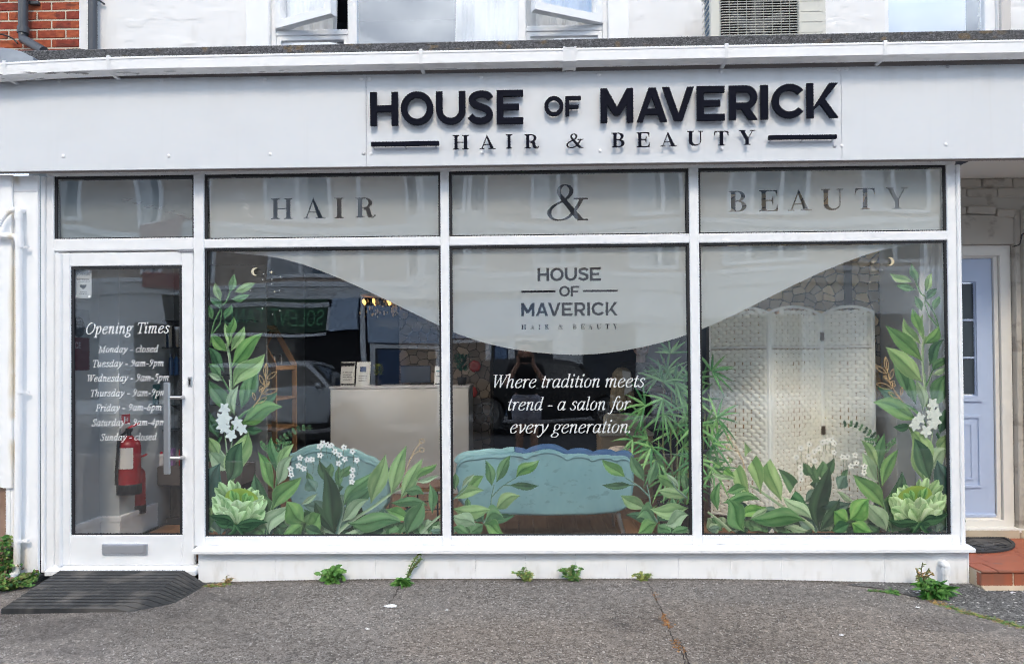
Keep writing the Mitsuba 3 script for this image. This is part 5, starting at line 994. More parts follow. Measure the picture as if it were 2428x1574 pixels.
# fire extinguishers
def extinguisher(name, label, x, y, zb, h, r, tall):
    t = thing(name, label, 'fire extinguisher', 'fire extinguishers by the door')
    addc('cylinder', lathe([(r*.9, .0), (r, .012), (r, h*.80), (r*.93, h*.87), (r*.72, h*.93), (r*.36, h*.975), (r*.3, h)], (x, y, zb), 28), (146, 14, 20), t, smooth=50)
    addc('foot', lathe([(r*1.05, -.012), (r*1.06, 0), (r*1.06, h*.13), (r*1.01, h*.15)], (x, y, zb), 28), (20, 20, 22), t, smooth=40)
    addc('valve', cat(tube([(x, y, zb+h), (x, y, zb+h+.05)], .016, 12), box(x-.025, x+.025, y-.012, y+.012, zb+h+.03, zb+h+.055, .004)), (30, 30, 32), t, smooth=40)
    addc('lever', cat(hull([(x-.008, y-.012, zb+h+.056), (x+.008, y-.012, zb+h+.056), (x+.075, y-.012, zb+h+.10), (x+.08, y-.012, zb+h+.085), (x-.008, y+.012, zb+h+.056), (x+.075, y+.012, zb+h+.10), (x+.08, y+.012, zb+h+.085), (x-.01, y+.012, zb+h+.066)])), (190, 24, 28), t)
    # wrapped label, facing the street
    a = np.linspace(-2.2, -.75, 12); v = []; f = []
    for z in (zb+h*.43, zb+h*.80): v += [(x+(r+.0015)*math.cos(q), y+(r+.0015)*math.sin(q), z) for q in a]
    for i in range(11): f += [(i, i+1, i+13), (i, i+13, i+12)]
    addc('paper_label', raw(v, f), (214, 210, 206), t, M_PRINT)
    if not tall: addc('hose', tube(catmull([(x-.01, y-.02, zb+h+.03), (x-.03, y-r-.0, zb+h-.02), (x-.032, y-r-.018, zb+h*.7), (x-.045, y-r-.015, zb+h*.35), (x-.045, y-r-.014, zb+h*.16)], 6), .011, 10), (16, 16, 18), t, smooth=True)
    return t
ex = W(306, 1100, .62); e1 = extinguisher('fire_extinguisher', 'larger red extinguisher with a black hose and black foot hanging by the door', ex[0], .62, W(304, 1166, .62)[2], .43, .084, False)
ex2 = W(325, 1150, .86); e2 = extinguisher('fire_extinguisher', 'slimmer red extinguisher half hidden behind the larger one', ex2[0], .86, W(323, 1212, .86)[2], .36, .062, True)
tz2 = meshkit.text_mesh('X', .02, .0004)
for i, ch in enumerate('POWERX'):
    tm = meshkit.text_mesh(ch, .020, .0004, True); v = tm.vertices.copy(); p = W(325, 1095+i*8.4, .78); tm.vertices = np.stack([p[0]-.008+v[:, 0], .79-v[:, 2], p[2]-.012+v[:, 1]], -1); addc('lettering', tm, (226, 222, 220), e2, M_PRINT)
sg = W(278, 1000, .60)
FSN = thing('fire_sign', 'small red and white fire point sign on the wall over the extinguishers', 'sign')
a, b = W(272, 983, .62), W(284, 1032, .62); mid_ = (a[2]*.55+b[2]*.45)
xw = -3.113
ys_ = (.60, .72)
for z0, z1, c in ((mid_, a[2], (178, 22, 30)), (b[2], mid_, (205, 205, 205))): addc('plate', box(xw, xw+.003, ys_[0], ys_[1], z0, z1), c, FSN, M_PRINT)
addc('pictogram', box(xw+.0031, xw+.004, .63, .65, mid_+.02, a[2]-.015), (230, 225, 225), FSN, M_PRINT); addc('pictogram', box(xw+.0031, xw+.004, .67, .68, mid_+.015, a[2]-.03), (230, 225, 225), FSN, M_PRINT)
# black table with its jars and boxes behind the extinguishers
BT = thing('side_cabinet', 'black cabinet with a grey brown top by the wall inside the door', 'cabinet')
zc_ = W(380, 1104, 1.2)[2]
add('top', box(-3.11, -2.40, 1.15, 1.62, zc_-.16, zc_, .006), plain('cab_top', (.075, .065, .062), .5), BT); add('carcass', box(-3.02, -2.42, 1.19, 1.60, FZ+.0, zc_-.161), M_MATT, BT); add('plinth', box(-3.04, -2.40, 1.17, 1.19, FZ, FZ+.06), M_MATT, BT)
def prod(name, label, catg, px0, px1, pt, y, zb, c, kind='box', cap=None):
    x0, x1 = W(px0, pt, y)[0], W(px1, pt, y)[0]; zt = W(px0, pt, y)[2]; t = thing(name, label, catg)
    if kind == 'box': addc('carton', box(x0, x1, y, y+.06, zb+.0005, zt, .002), c, t)
    else:
        r = (x1-x0)/2; addc('bottle', lathe([(r*.96, 0), (r, .006), (r, (zt-zb)*.72), (r*.8, (zt-zb)*.80), (r*.4, (zt-zb)*.85)], ((x0+x1)/2, y+r, zb+.0005), 18), c, t, smooth=50); addc('cap', lathe([(r*.45, (zt-zb)*.855), (r*.45, zt-zb)], ((x0+x1)/2, y+r, zb+.0005), 14), cap or c, t, smooth=50)
    return t
prod('product_jar', 'black tub with a red band on the cabinet top', 'tub', 340, 358, 1064, 1.2, zc_, (26, 26, 28), 'bottle', (120, 30, 40))
t = prod('product_tube', 'white tube with a tilted red cap on the cabinet top', 'tube', 371, 386, 1072, 1.2, zc_, (200, 196, 196), 'bottle', (196, 40, 52))
prod('product_box', 'purple patterned box on the cabinet top', 'box', 399, 409, 1064, 1.2, zc_, (128, 92, 150))
prod('product_box', 'red and white box on the cabinet top behind the pull handle', 'box', 424, 440, 1066, 1.2, zc_, (190, 50, 60))
# glass shelves of hair products on the side wall
shelf_c = plain('shelf_glass', (.02, .03, .035), .1, .6)
sh = []
for n_, (pxa, pyy, y) in enumerate(((352, 760, 1.25), (366, 823, 1.25), (362, 889, 1.25), (333, 960, 1.05), (358, 1020, 1.25))):
    a = W(pxa, pyy, y); lab = ('highest', 'second highest', 'middle', 'second lowest', 'lowest')[n_]+' dark glass shelf on the wall inside the door'
    t = thing('glass_shelf', lab, 'shelf'); add('board', box(a[0], -2.36, y, y+.2, a[2]-.008, a[2], .002), shelf_c, t); sh.append(a[2])
    add('bracket', hull([(a[0]+.25, y+.02, a[2]-.009), (a[0]+.26, y+.02, a[2]-.009), (a[0]+.25, y+.19, a[2]-.009), (a[0]+.26, y+.19, a[2]-.009), (a[0]+.25, y+.19, a[2]-.07), (a[0]+.26, y+.19, a[2]-.07)]), M_BLACK, t)
add('wall_board', box(W(333, 1000, 1.46)[0], -2.30, 1.47, 1.50, FZ, 2.3), plain('shelf_panel', (.20, .21, .20), .6), label='dark grey board behind the glass shelves inside the door', cat='board')
items = [(334, 345, 771, 1, (14, 16, 22), 'black'), (346, 356, 770, 1, (16, 18, 26), 'black'), (357, 370, 766, 1, (14, 15, 20), 'black'), (372, 379, 776, 1, (200, 200, 196), 'white'), (380, 385, 776, 1, (30, 40, 60), 'navy'), (386, 393, 773, 1, (190, 190, 186), 'white'), (394, 399, 773, 1, (40, 70, 100), 'blue'), (400, 407, 772, 1, (196, 190, 176), 'cream'), (408, 414, 772, 1, (24, 24, 30), 'black'), (416, 423, 774, 1, (190, 188, 180), 'grey'), (424, 431, 774, 1, (180, 180, 176), 'grey'),
         (398, 409, 838, 2, (30, 74, 120), 'blue'), (411, 421, 838, 2, (34, 84, 134), 'blue'), (423, 432, 838, 2, (30, 70, 116), 'blue'),
         (333, 347, 912, 3, (150, 142, 132), 'tan'), (349, 372, 912, 3, (70, 110, 112), 'teal'), (377, 404, 922, 3, (176, 182, 182), 'white'), (352, 362, 900, 3, (120, 130, 128), 'grey')]
wd = ['first', 'second', 'third', 'fourth', 'fifth', 'sixth', 'seventh', 'eighth', 'ninth', 'tenth', 'eleventh']; cnt = {}
for (a, b, pt, s_, c, w_) in items:
    n_ = cnt.get(s_, 0); cnt[s_] = n_+1
    y = 1.29 if s_ != 3 else 1.09+.05*(a == 352)
    prod('hair_product', f'{w_} product, {wd[n_]} from the left on the {("highest", "second highest", "middle", "second lowest")[s_]} glass shelf', 'bottle' if s_ < 3 else 'box', a, b, pt, y, sh[s_], c, 'bottle' if s_ == 2 else 'box', (16, 36, 60))

# reception desk with its notices
RD = thing('reception_desk', 'plain pale grey reception desk behind the armchair', 'desk')
a, b = W(783, 922, 2.6), W(1111, 922, 2.6)
add('front', box(a[0], b[0], 2.6, 2.64, FZ, a[2]-.0005, .004), plain('desk', (.70, .685, .65), .5), RD); add('top', box(a[0]-.01, b[0]+.01, 2.59, 3.2, a[2], a[2]+.025, .004), plain('desk_top', (.6, .6, .6), .35), RD); add('side', box(b[0]-.03, b[0], 2.6405, 3.2, FZ, a[2]-.001), M_WIN, RD)
dz = a[2]+.026
def notice(name, label, p0, p1, y, band):
    a, b = W(*p0, y), W(*p1, y); t = thing(name, label, 'notice')
    add('sheet', hull([(a[0], y, dz), (b[0], y, dz), (a[0]+.004, y+.05, a[2]), (b[0]+.004, y+.05, a[2]), (a[0], y+.006, dz), (b[0], y+.006, dz), (a[0]+.004, y+.056, a[2]), (b[0]+.004, y+.056, a[2])]), plain('paper'+name+str(p0[0]), (.62, .63, .61), .5), t)
    H = a[2]-dz
    for z0, z1, l, r, c in band: addc('printing', quad(*[(a[0]+(b[0]-a[0])*u, y+.05*z-.0035, dz+H*z) for u, z in ((l, z0), (r, z0), (r, z1), (l, z1))]), c, t, M_PRINT)
notice('counter_notice', 'white menu card with a black heading strip, first on the desk', (806, 858), (839, 905), 2.66, [(.82, .96, 0, 1, (22, 22, 26)), (.04, .10, 0, 1, (30, 30, 34)), (.55, .58, .15, .85, (120, 120, 122)), (.45, .48, .2, .8, (120, 120, 122)), (.35, .38, .15, .85, (120, 120, 122)), (.25, .28, .2, .8, (120, 120, 122))])
notice('counter_notice', 'white menu card with a small blue square, second on the desk', (843, 858), (876, 904), 2.70, [(.58, .80, .28, .72, (34, 52, 96)), (.4, .43, .2, .8, (130, 130, 132)), (.3, .33, .2, .8, (130, 130, 132)), (.2, .23, .2, .8, (130, 130, 132))])
notice('counter_notice', 'small white card half behind the mullion on the desk', (1029, 868), (1052, 905), 2.66, [(.7, .78, .2, .8, (90, 130, 140)), (.45, .5, .2, .8, (110, 120, 124)), (.05, .12, .1, .9, (40, 44, 50))])
# small plants on the desk
def tuft(name, label, base, h, r, n, c0, c1, pot=None, catg='plant'):
    t = thing(name, label, catg); rr = random.Random(len(label)); V, F_, C = [], [], []
    for k in range(n):
        a = rr.uniform(0, 6.28); u = rr.random()**.5*r; z = h*(.35+.65*rr.random()); p = np.array(base)+(u*math.cos(a), u*math.sin(a), z); d = np.array([math.cos(a), math.sin(a), .6]); d /= np.linalg.norm(d); s = np.cross(d, (0, 0, 1)); L = h*.22; m = len(V)
        V += [p-d*L*.5, p+s*L*.28, p+d*L*.5, p-s*L*.28]; F_ += [(m, m+1, m+2), (m, m+2, m+3)]; q = rr.random(); cc = lin(*(np.array(c0)*(1-q)+np.array(c1)*q)); C += [cc]*4
    add('foliage', raw(V, F_), M_LEAF, t, color=np.array(C), kind='stuff'); add('stem', tube([base, tuple(np.array(base)+(0, 0, h*.7))], .006, 6), M_MATT, t)
    if pot: add('pot', lathe([(pot*.8, 0), (pot, pot*1.6), (pot*.92, pot*1.6)], (base[0], base[1], dz), 16), M_MATT, t, smooth=40)
b_ = W(897, 905, 2.8); tuft('desk_plant', 'small yellow green ball plant on the desk beside the menu cards', (b_[0], 2.8, dz+.05), .17, .05, 120, (60, 80, 20), (150, 150, 40), .035)
b_ = W(1095, 905, 2.8); tuft('desk_plant', 'dark leafy plant in a black pot at the far end of the desk', (b_[0], 2.8, dz+.06), .26, .10, 120, (20, 60, 50), (50, 110, 90), .05)
b_ = W(985, 905, 3.0)
MN = thing('till_screen', 'low dark navy till screen behind the desk edge', 'screen'); add('back', box(b_[0]-.16, b_[0]+.16, 3.0, 3.03, dz+.02, dz+.20, .006), plain('till', (.03, .045, .075), .35), MN); add('foot', box(b_[0]-.05, b_[0]+.05, 2.98, 3.08, dz, dz+.0195), M_BLACK, MN)
# chandelier
CH = thing('chandelier', 'lit crystal chandelier with amber lamps hanging below the film edge', 'chandelier')
cy_ = 1.8; cc = W(905, 724, cy_); ccx, ccz = cc[0], cc[2]
add('frame', cat(tube([(ccx+.19*math.cos(t), cy_+.19*math.sin(t), ccz+.09) for t in np.linspace(0, 6.283, 25)], .008, 6), tube([(ccx, cy_, ccz+.09), (ccx, cy_, CZ)], .006, 6), tube([(ccx-.19, cy_, ccz+.09), (ccx+.19, cy_, ccz+.09)], .006, 6)), M_BRASS, CH)
for k in range(8):
    t = k*math.pi/4+2.9; p = (ccx+.17*math.cos(t), cy_+.17*math.sin(t), ccz+.03)
    add('lamp', ball(p, .014, 2, (1, 1, 1.6)), None, CH); scene[f'{CH}__lamp' if k == 0 else f'{CH}__lamp_{k:03d}'].update(emitter={'type': 'area', 'radiance': {'type': 'rgb', 'value': [.30, .15, .035]}}, bsdf={'type': 'diffuse', 'reflectance': {'type': 'rgb', 'value': [.5, .4, .2]}})
cr = []
for k in range(60):
    t = rnd.uniform(0, 6.28); r = rnd.uniform(.10, .21); cr.append(ball((ccx+r*math.cos(t), cy_+r*math.sin(t), ccz+rnd.uniform(-.10, .07)), rnd.uniform(.005, .011), 1, (1, 1, 1.6)))
add('crystal', cat(*cr), mat('crystal', two(pr((.62, .48, .28), .12, .9, metallic=.6))), CH, kind='stuff')
scene['chandelier_light'] = {'type': 'spot', 'to_world': T().look_at(origin=[ccx, cy_, ccz-.13], target=[ccx+.02, cy_+.12, 0], up=[0, 1, 0]), 'intensity': {'type': 'rgb', 'value': [.25, .23, .205]}, 'cutoff_angle': 84, 'beam_width': 66}
# house-shaped shelf
HS = thing('house_shelf', 'tall orange wood shelf unit shaped like a house with bottles', 'shelf unit')
M_OAK = mat('oak', two(pr(proc(lambda p, n, uv: mix((.24, .13, .06), (.34, .19, .09), fbm(p.x*14, p.y*14, p.z*3, 4))), .45, .4)))
ya_, yb_ = 1.75, 2.35
xl, xr2 = W(545, 900, ya_)[0], W(649, 900, ya_)[0]; xm = (xl+xr2)/2; ze, za2 = W(600, 862, ya_)[2], W(600, 765, ya_)[2]
for y in (ya_, yb_):
    o = .022
    add('post', box(xl-o, xl+o, y, y+.03, FZ, ze, .003), M_OAK, HS); add('post', box(xr2-o, xr2+o, y, y+.03, FZ, ze, .003), M_OAK, HS)
    for s_ in (-1, 1):
        e = xl if s_ < 0 else xr2; add('rafter', prism(LineString([(e, ze-.015), (xm, za2-.02)]).buffer(.024, cap_style=2).union(Point(xm, za2-.02).buffer(.024)) if s_ > 0 else LineString([(e, ze-.015), (xm-.012, za2-.045)]).buffer(.024, cap_style=2), y, y+.03), M_OAK, HS)
for pz in (872, 945, 1018, 1095, 1160): z = W(650, pz, ya_)[2]; add('shelf_board', box(xl-.02, xr2+.02, ya_+.031, yb_-.001, z-.022, z, .002), M_OAK, HS)
for z in (ze-.02,): add('side_rail', box(xr2-.02, xr2+.02, ya_+.031, yb_-.001, z-.03, z, .002), M_OAK, HS); add('ridge', box(xm-.02, xm+.02, ya_+.031, yb_-.001, za2-.04, za2-.005, .002), M_OAK, HS)
zsh = W(650, 872, ya_)[2]
for k in range(9):
    x = xl+.05+k*.043; y = ya_+.08+.07*(k % 3); h = rnd.uniform(.10, .15); c = [(60, 60, 62), (150, 150, 148), (96, 92, 88)][k % 3]; t = thing('shelf_bottle', f'small bottle, {wd[k]} along the upper shelf of the house shaped unit', 'bottle', None)
    addc('bottle', lathe([(.017, 0), (.018, .004), (.018, h*.75), (.008, h*.82)], (x, y, zsh+.0005), 12), c, t, smooth=50); addc('cap', lathe([(.0095, h*.825), (.0095, h)], (x, y, zsh+.0005), 10), (30, 30, 30), t, smooth=50)
# velvet chairs
def c_velvet(p, n, uv):
    s = fbm(p.x*9, p.z*5, p.y*9, 4); t = fbm(p.x*40, p.z*22, p.y*20, 3)
    c = mix((.175, .35, .385), (.255, .455, .49), dr.clip(s*.9+.25*(t-.5), 0, 1))
    return mix(c, c*.8, smoothstep(.56, .70, fbm(p.x*16+3, p.z*30, p.y*9, 4)))
M_VELVET = mat('velvet', two(pr(proc(c_velvet), .75, .25, sheen=.25)))
M_VELBLUE = mat('velvet_blue', two(pr(proc(lambda p, n, uv: mix((.045, .11, .25), (.085, .175, .33), fbm(p.x*8, p.y*8, p.z*8))), .7, .25, sheen=.2)))
M_VELROLL = mat('velvet_pale', two(pr(proc(lambda p, n, uv: mix((.25, .46, .48), (.35, .58, .59), fbm(p.x*9, p.y*9, p.z*9))), .7, .25, sheen=.25)))
def outline(P, y): return [(W(a, b, y)[0], W(a, b, y)[2]) for a, b in P]
def soft_back(shape, y0, y1, b=.035):
    """A padded panel: the shape rounded off towards both faces."""
    secs = []
    for y, ins in ((y0, b), (y0+b*.3, b*.3), (y0+b, 0), (y1-b, 0), (y1-b*.3, b*.3), (y1, b)):
        s = shape.buffer(-ins*.7) if ins else shape; r = np.array(s.exterior.coords)[:-1]; n = 140
        ln = LineString(np.vstack([r, r[:1]])); pts = np.array([ln.interpolate(t, True).coords[0] for t in np.linspace(0, 1, n, endpoint=False)])
        secs.append(np.stack([pts[:, 0], np.full(n, y), pts[:, 1]], -1))
    n = 140; V = np.vstack(secs+[secs[0].mean(0)[None], secs[-1].mean(0)[None]]); f = []
    for s in range(5):
        for i in range(n): j = (i+1) % n; f += [(s*n+i, s*n+j, (s+1)*n+j), (s*n+i, (s+1)*n+j, (s+1)*n+i)]
    for i in range(n): j = (i+1) % n; f += [(6*n, j, i), (6*n+1, 5*n+i, 5*n+j)]
    m = raw(V, f); m.fix_normals(); return m
SO = thing('sofa', 'turquoise velvet loveseat seen from behind with a scalloped blue topped back', 'sofa')
ys0 = .52
top_px = [(1084, 1092), (1092, 1080), (1110, 1073), (1134, 1071), (1150, 1068), (1170, 1067), (1190, 1068), (1204, 1064), (1220, 1063), (1238, 1066), (1248, 1070), (1262, 1063), (1285, 1057), (1305, 1056), (1322, 1060), (1338, 1068), (1345, 1073), (1360, 1067), (1378, 1066), (1396, 1070), (1404, 1075), (1422, 1070), (1445, 1069), (1460, 1075), (1475, 1071), (1488, 1073), (1496, 1082)]
zig = lambda d: [(a, b+d) for a, b in top_px]
side = [(1503, 1120), (1502, 1160), (1497, 1190), (1486, 1206), (1462, 1216), (1400, 1221), (1300, 1223), (1200, 1221), (1120, 1214), (1096, 1196), (1084, 1160), (1080, 1120)]
body = Polygon(outline(zig(10)+side, ys0)).buffer(.004)
add('back', soft_back(body, ys0, ys0+.10), M_VELVET, SO, smooth=True)
seg = lambda i0, i1: tube([tuple(W(a, b+5, ys0+.06)) for a, b in catmull(top_px[i0:i1], 5)], .030, 14)
add('top_roll', seg(0, 9), M_VELROLL, SO, smooth=True); add('top_roll', seg(8, len(top_px)), M_VELBLUE, SO, smooth=True, label='blue half of the rolled top edge')
add('piping', tube([tuple(W(a, b+17, ys0-.004)) for a, b in catmull(top_px, 5)], .006, 8), M_VELVET, SO, smooth=True)
add('seat', box(body.bounds[0]+.06, body.bounds[2]-.06, ys0+.10, ys0+.62, .34, .50, .05), M_VELVET, SO, smooth=40)
for s_ in (-1, 1):
    x = body.bounds[0]+.07 if s_ < 0 else body.bounds[2]-.07
    add('arm', box(x-.06, x+.06, ys0+.101, ys0+.6, .34, .66, .05), M_VELVET, SO, smooth=40)
for a, b, c, d in ((1104, 1216, 1097, 1290), (1464, 1216, 1484, 1290)): p, q = W(a, b, ys0+.06), W(c, d, ys0+.04); add('leg', tube([tuple(p), (q[0], q[1], FZ)], [.020, .012], 12), M_STEEL, SO, smooth=40)
for x in (body.bounds[0]+.1, body.bounds[2]-.1): add('leg', tube([(x, ys0+.5, .34), (x, ys0+.54, FZ)], [.02, .012], 12), M_STEEL, SO, smooth=40)
p = W(1472, 1062, .72)
add('cushion', ball((W(1468, 1062, .72)[0], .74, W(1468, 1072, .72)[2]-.02), .11, 3, (1.0, .5, .62)), mat('cream_cloth', two(pr((.62, .52, .42), .85, .2, sheen=.4))), smooth=True, label='rounded cream cushion peeping over the sofa back', cat='cushion')
CA = thing('armchair', 'turquoise velvet tub armchair with a scalloped back behind the printed flowers', 'armchair')
yc = 1.25
tp = [(690, 1078), (705, 1073), (716, 1066), (735, 1058), (760, 1055), (785, 1058), (806, 1067), (825, 1066), (848, 1070), (866, 1080), (885, 1086), (902, 1102)]
bd = Polygon(outline([(a, b+9) for a, b in tp]+[(920, 1150), (922, 1190), (905, 1215), (840, 1226), (760, 1226), (700, 1214), (686, 1180), (684, 1120)], yc)).buffer(.004)
add('back', soft_back(bd, yc, yc+.10), M_VELVET, CA, smooth=True); add('top_roll', tube([tuple(W(a, b+5, yc+.06)) for a, b in catmull(tp, 5)], .03, 14), M_VELROLL, CA, smooth=True)
add('piping', tube([tuple(W(a, b+15, yc-.004)) for a, b in catmull(tp, 5)], .0045, 8), M_VELVET, CA, smooth=True)
add('seat', box(bd.bounds[0]+.05, bd.bounds[2]-.05, yc+.101, yc+.6, .32, .48, .05), M_VELVET, CA, smooth=40)
for x in (bd.bounds[0]+.08, bd.bounds[2]-.08):
    for dy in (.05, .5): add('leg', tube([(x, yc+dy, .33), (x, yc+dy, FZ)], [.018, .012], 10), M_STEEL, CA, smooth=40)
# round side table
TB = thing('side_table', 'small round dark wood side table with a brass rim and thin legs', 'table')
tc = W(1013, 1145, 1.0); tzt = tc[2]
add('top', lathe([(.0, tzt-.03), (.20, tzt-.03), (.215, tzt-.02), (.215, tzt), (.0, tzt)], (tc[0], 1.0, 0), 36), plain('walnut', (.13, .055, .025), .35), TB, smooth=40)
add('rim', lathe([(.217, tzt-.034), (.221, tzt-.034), (.221, tzt-.012), (.217, tzt-.012)], (tc[0], 1.0, 0), 36), M_BRASS, TB, smooth=40)
for k in range(4): t = k*math.pi/2+.6; add('leg', tube([(tc[0]+.17*math.cos(t), 1.0+.17*math.sin(t), tzt-.031), (tc[0]+.19*math.cos(t), 1.0+.19*math.sin(t), FZ)], .007, 8), M_BLACK, TB, smooth=40)
add('ring_brace', tube([(tc[0]+.18*math.cos(t), 1.0+.18*math.sin(t), tzt-.18) for t in np.linspace(0, 6.283, 25)], .005, 6), M_BLACK, TB)

# ---------------------------------------------------------------- crazy paved stone
from scipy.spatial import Voronoi
M_STONEV = mat('crazy_stone', bump(two(pr(dict(VC), .8, .25)), lambda p, n, uv: fbm(p.x*40, p.z*40, p.y*40), .006, 2e-3))
def crazy(parent, x0, x1, z0, z1, y, size, seed, cols, skip=None, smin=0):
    r = np.random.default_rng(seed); nx, nz = int((x1-x0)/size)+3, int((z1-z0)/size)+3
    P = np.array([[x0+(i-1+r.uniform(.05, .95))*size*1.15, z0+(j-1+r.uniform(.05, .95))*size*.92] for i in range(nx) for j in range(nz+2)]); V = Voronoi(P); area = sbox(x0, z0, x1, z1); n = 0; rest = []
    for k, reg in enumerate(V.point_region):
        q = V.regions[reg]
        if -1 in q or len(q) < 3: continue
        g = Polygon(V.vertices[q]).intersection(area).buffer(-.0045)
        g = max(polys(g), key=lambda s: s.area, default=None)
        if g is None or g.area < 2e-4: continue
        g = g.buffer(-.006, join_style=1).buffer(.006, quad_segs=2).simplify(.0012)
        if g.is_empty or g.geom_type != 'Polygon': continue
        d = r.uniform(.012, .022); m = prism(g, y-d, y); c = np.array(cols[int(r.integers(len(cols)))])*r.uniform(.78, 1.15)
        if skip and skip(g.centroid.x, g.centroid.y): rest.append((m, c)); continue
        add('stone', m, M_STONEV, parent, color=np.tile(lin(*np.clip(c, 0, 255)), (len(m.vertices), 1)))
    if rest: mm = cat(*[a for a, _ in rest]); add('hidden_stones', mm, M_STONEV, parent, color=np.vstack([np.tile(lin(*np.clip(c, 0, 255)), (len(a.vertices), 1)) for a, c in rest]), kind='stuff')
ST = thing('chimney_breast', 'chimney breast clad in crazy paved buff stone behind the folding screen', 'chimney breast')
sx0, sx1 = W(1724, 700, 1.15)[0], min(W(2102, 700, 1.15)[0], 2.865)
M_POINT = plain('pointing', (.09, .08, .07), .9, .1)
add('backing', box(sx0, sx1, 1.155, 1.9, FZ, CZ), M_POINT, ST)
bz = W(1800, 725, 1.15)[2]
crazy(ST, sx0, sx1, FZ, CZ, 1.154, .076, 4, [(208, 190, 156), (220, 202, 168), (192, 176, 148), (206, 194, 174), (180, 166, 144), (222, 200, 160)], skip=lambda x, z: (z < 1.75 and x < sx1-.2) or z < .5)
xb = W(2009, 700, 1.14)[0]
add('corner_strip', box(xb-.03, xb+.03, 1.118, 1.131, bz-.2, 2.45), plain('strip', (.10, .088, .07), .9), ST)
SP2 = thing('stone_pillar', 'dim crazy paved stone pillar beyond the desk and sofa', 'pillar')
ax0, ax1 = W(947, 900, 3.6)[0], W(1163, 900, 3.6)[0]
add('backing', box(ax0, ax1, 3.605, 4.3, FZ, CZ), M_POINT, SP2)
crazy(SP2, ax0, ax1, FZ, CZ, 3.604, .10, 9, [(158, 144, 132), (146, 134, 124), (164, 150, 134), (138, 126, 118)], skip=lambda x, z: z > 2.0 or (z < 1.0 and x < W(1110, 900, 3.6)[0]) or z < .45)
for k, (a, b) in enumerate(((1125, 868), (1117, 930))):
    c = W(a, b, 3.5); t = thing('red_flower', ('upper', 'lower')[k]+' red paper flower pinned on the dim stone pillar', 'flower')
    for j in range(7): u = j*6.283/7; m = ball((c[0]+.035*math.cos(u), 3.55, c[2]+.035*math.sin(u)), .035, 1, (1, .3, 1)); addc('petal', m, (150, 40, 36), t, smooth=True)

# ---------------------------------------------------------------- woven folding screen
FSC = thing('folding_screen', 'white woven paper folding screen of three arched panels', 'screen')
def c_paper(p, n, uv): return mix((.95, .95, .86), (.89, .89, .79), fbm(p.x*30, p.z*90, p.y*30, 3))
M_PAPER = mat('woven_paper', two(pr(proc(c_paper), .7, .2)))
M_CANE = plain('cane', (.34, .17, .06), .6)
M_SFR = plain('screen_frame', (.86, .87, .82), .55)
pts = [(1684, 1.02), (1825, .68), (1947, 1.02), (1951, 1.02), (2074, .70)]
PX = [(W(a, 900, y)[0], y) for a, y in pts]; zbot = FZ+.02
def panel(i, p, q, top0, top1):
    p, q = np.array(p), np.array(q); L = np.linalg.norm(q-p); u = (q-p)/L; nrm = np.array([u[1], -u[0]])
    if nrm[1] > 0: nrm = -nrm
    def at(s, z, d=0): a = p+u*s+nrm*d; return (a[0], a[1], z)
    f = add('panel_frame', cat(*[hull([at(s+ds, z, d) for ds in (0, .016) for z, d in ((zbot, -.012), (zbot, .012), (top0+(0), -.012), (top0, .012))]) for s in (0, L-.016)],
        tube([at(s, top0+(top1-top0)*math.sin(math.pi*s/L)**.8-.008) for s in np.linspace(0, L, 17)], .012, 8), tube([at(0, zbot+.1), at(L, zbot+.1)], .012, 8), tube([at(.01, zx, .006), at(L-.01, zx, .006)], .009, 8)), M_SFR, FSC)
    cw, rh = .0675, .0305; nc = int(round((L-.03)/cw)); cw = (L-.03)/nc; nr = int((top1-.02-zbot-.12)/rh); V, Fc = [], []; can = []
    for k in range(nc+1):
        s = .015+k*cw; can.append(tube([at(s, zbot+.1), at(s, top0+(top1-top0)*math.sin(math.pi*min(max(s/L, .02), .98))**.8-.015)], .0042, 6))
    add('cane', cat(*can), M_CANE, f, kind='stuff')
    for r_ in range(nr):
        z0 = zbot+.115+r_*rh; zc = z0+rh/2
        if abs(zc-zx) < .012: continue
        dia = [abs(((r_ % 14)-6.5))]
        half = (r_ % 2)
        for k in range(-1, nc+1):
            s0, s1 = .015+(k+.5*half)*cw, .015+(k+1+.5*half)*cw
            s0, s1 = max(s0, .012), min(s1, L-.012)
            if s1-s0 < .008: continue
            sm = (s0+s1)/2
            if zc > top0+(top1-top0)*math.sin(math.pi*sm/L)**.8-.022: continue
            # the diamonds have the wefts packed flat: taller flat cells with visible canes
            dm = abs((r_ % 16)-8)*.5+abs(sm-L/2)/cw
            flat_ = (dm < 2.3) and zc < zx-.1
            hh = rh*(.47 if flat_ else .57); amp = .0035 if flat_ else .0125; n = 6; m = len(V); jit = rnd.uniform(-.001, .001)
            for j in range(n+1):
                t = j/n; s = s0+(s1-s0)*(-.03+1.06*t if not flat_ else .065+.87*t); bul = amp*max(0., math.sin(math.pi*min(max(t, 0), 1))); squeeze = hh*(.26+.74*max(0., math.sin(math.pi*t))**.6) if not flat_ else hh
                V += [at(s, zc+squeeze+jit, .002+bul*.72), at(s, zc+jit, .0035+bul), at(s, zc-squeeze+jit, .002+bul*.72)]
            for j in range(n): a = m+j*3; Fc += [(a, a+3, a+4), (a, a+4, a+1), (a+1, a+4, a+5), (a+1, a+5, a+2)]
    mm = raw(V, Fc)
    if (mm.face_normals[:, 1] > 0).mean() > .5: mm.invert()
    add('woven_strip', mm, M_PAPER, f, smooth=True, kind='stuff')
    back = quad(at(.01, zbot+.1, -.004), at(L-.01, zbot+.1, -.004), at(L-.01, top0-.02, -.004), at(.01, top0-.02, -.004)); add('backing', back, plain('weave_back%d' % i, (.66, .62, .52), .9), f)
ztop1, ztop0 = W(1888, 725, .82)[2], W(1830, 741, .72)[2]
zx = W(1890, 823, .82)[2]
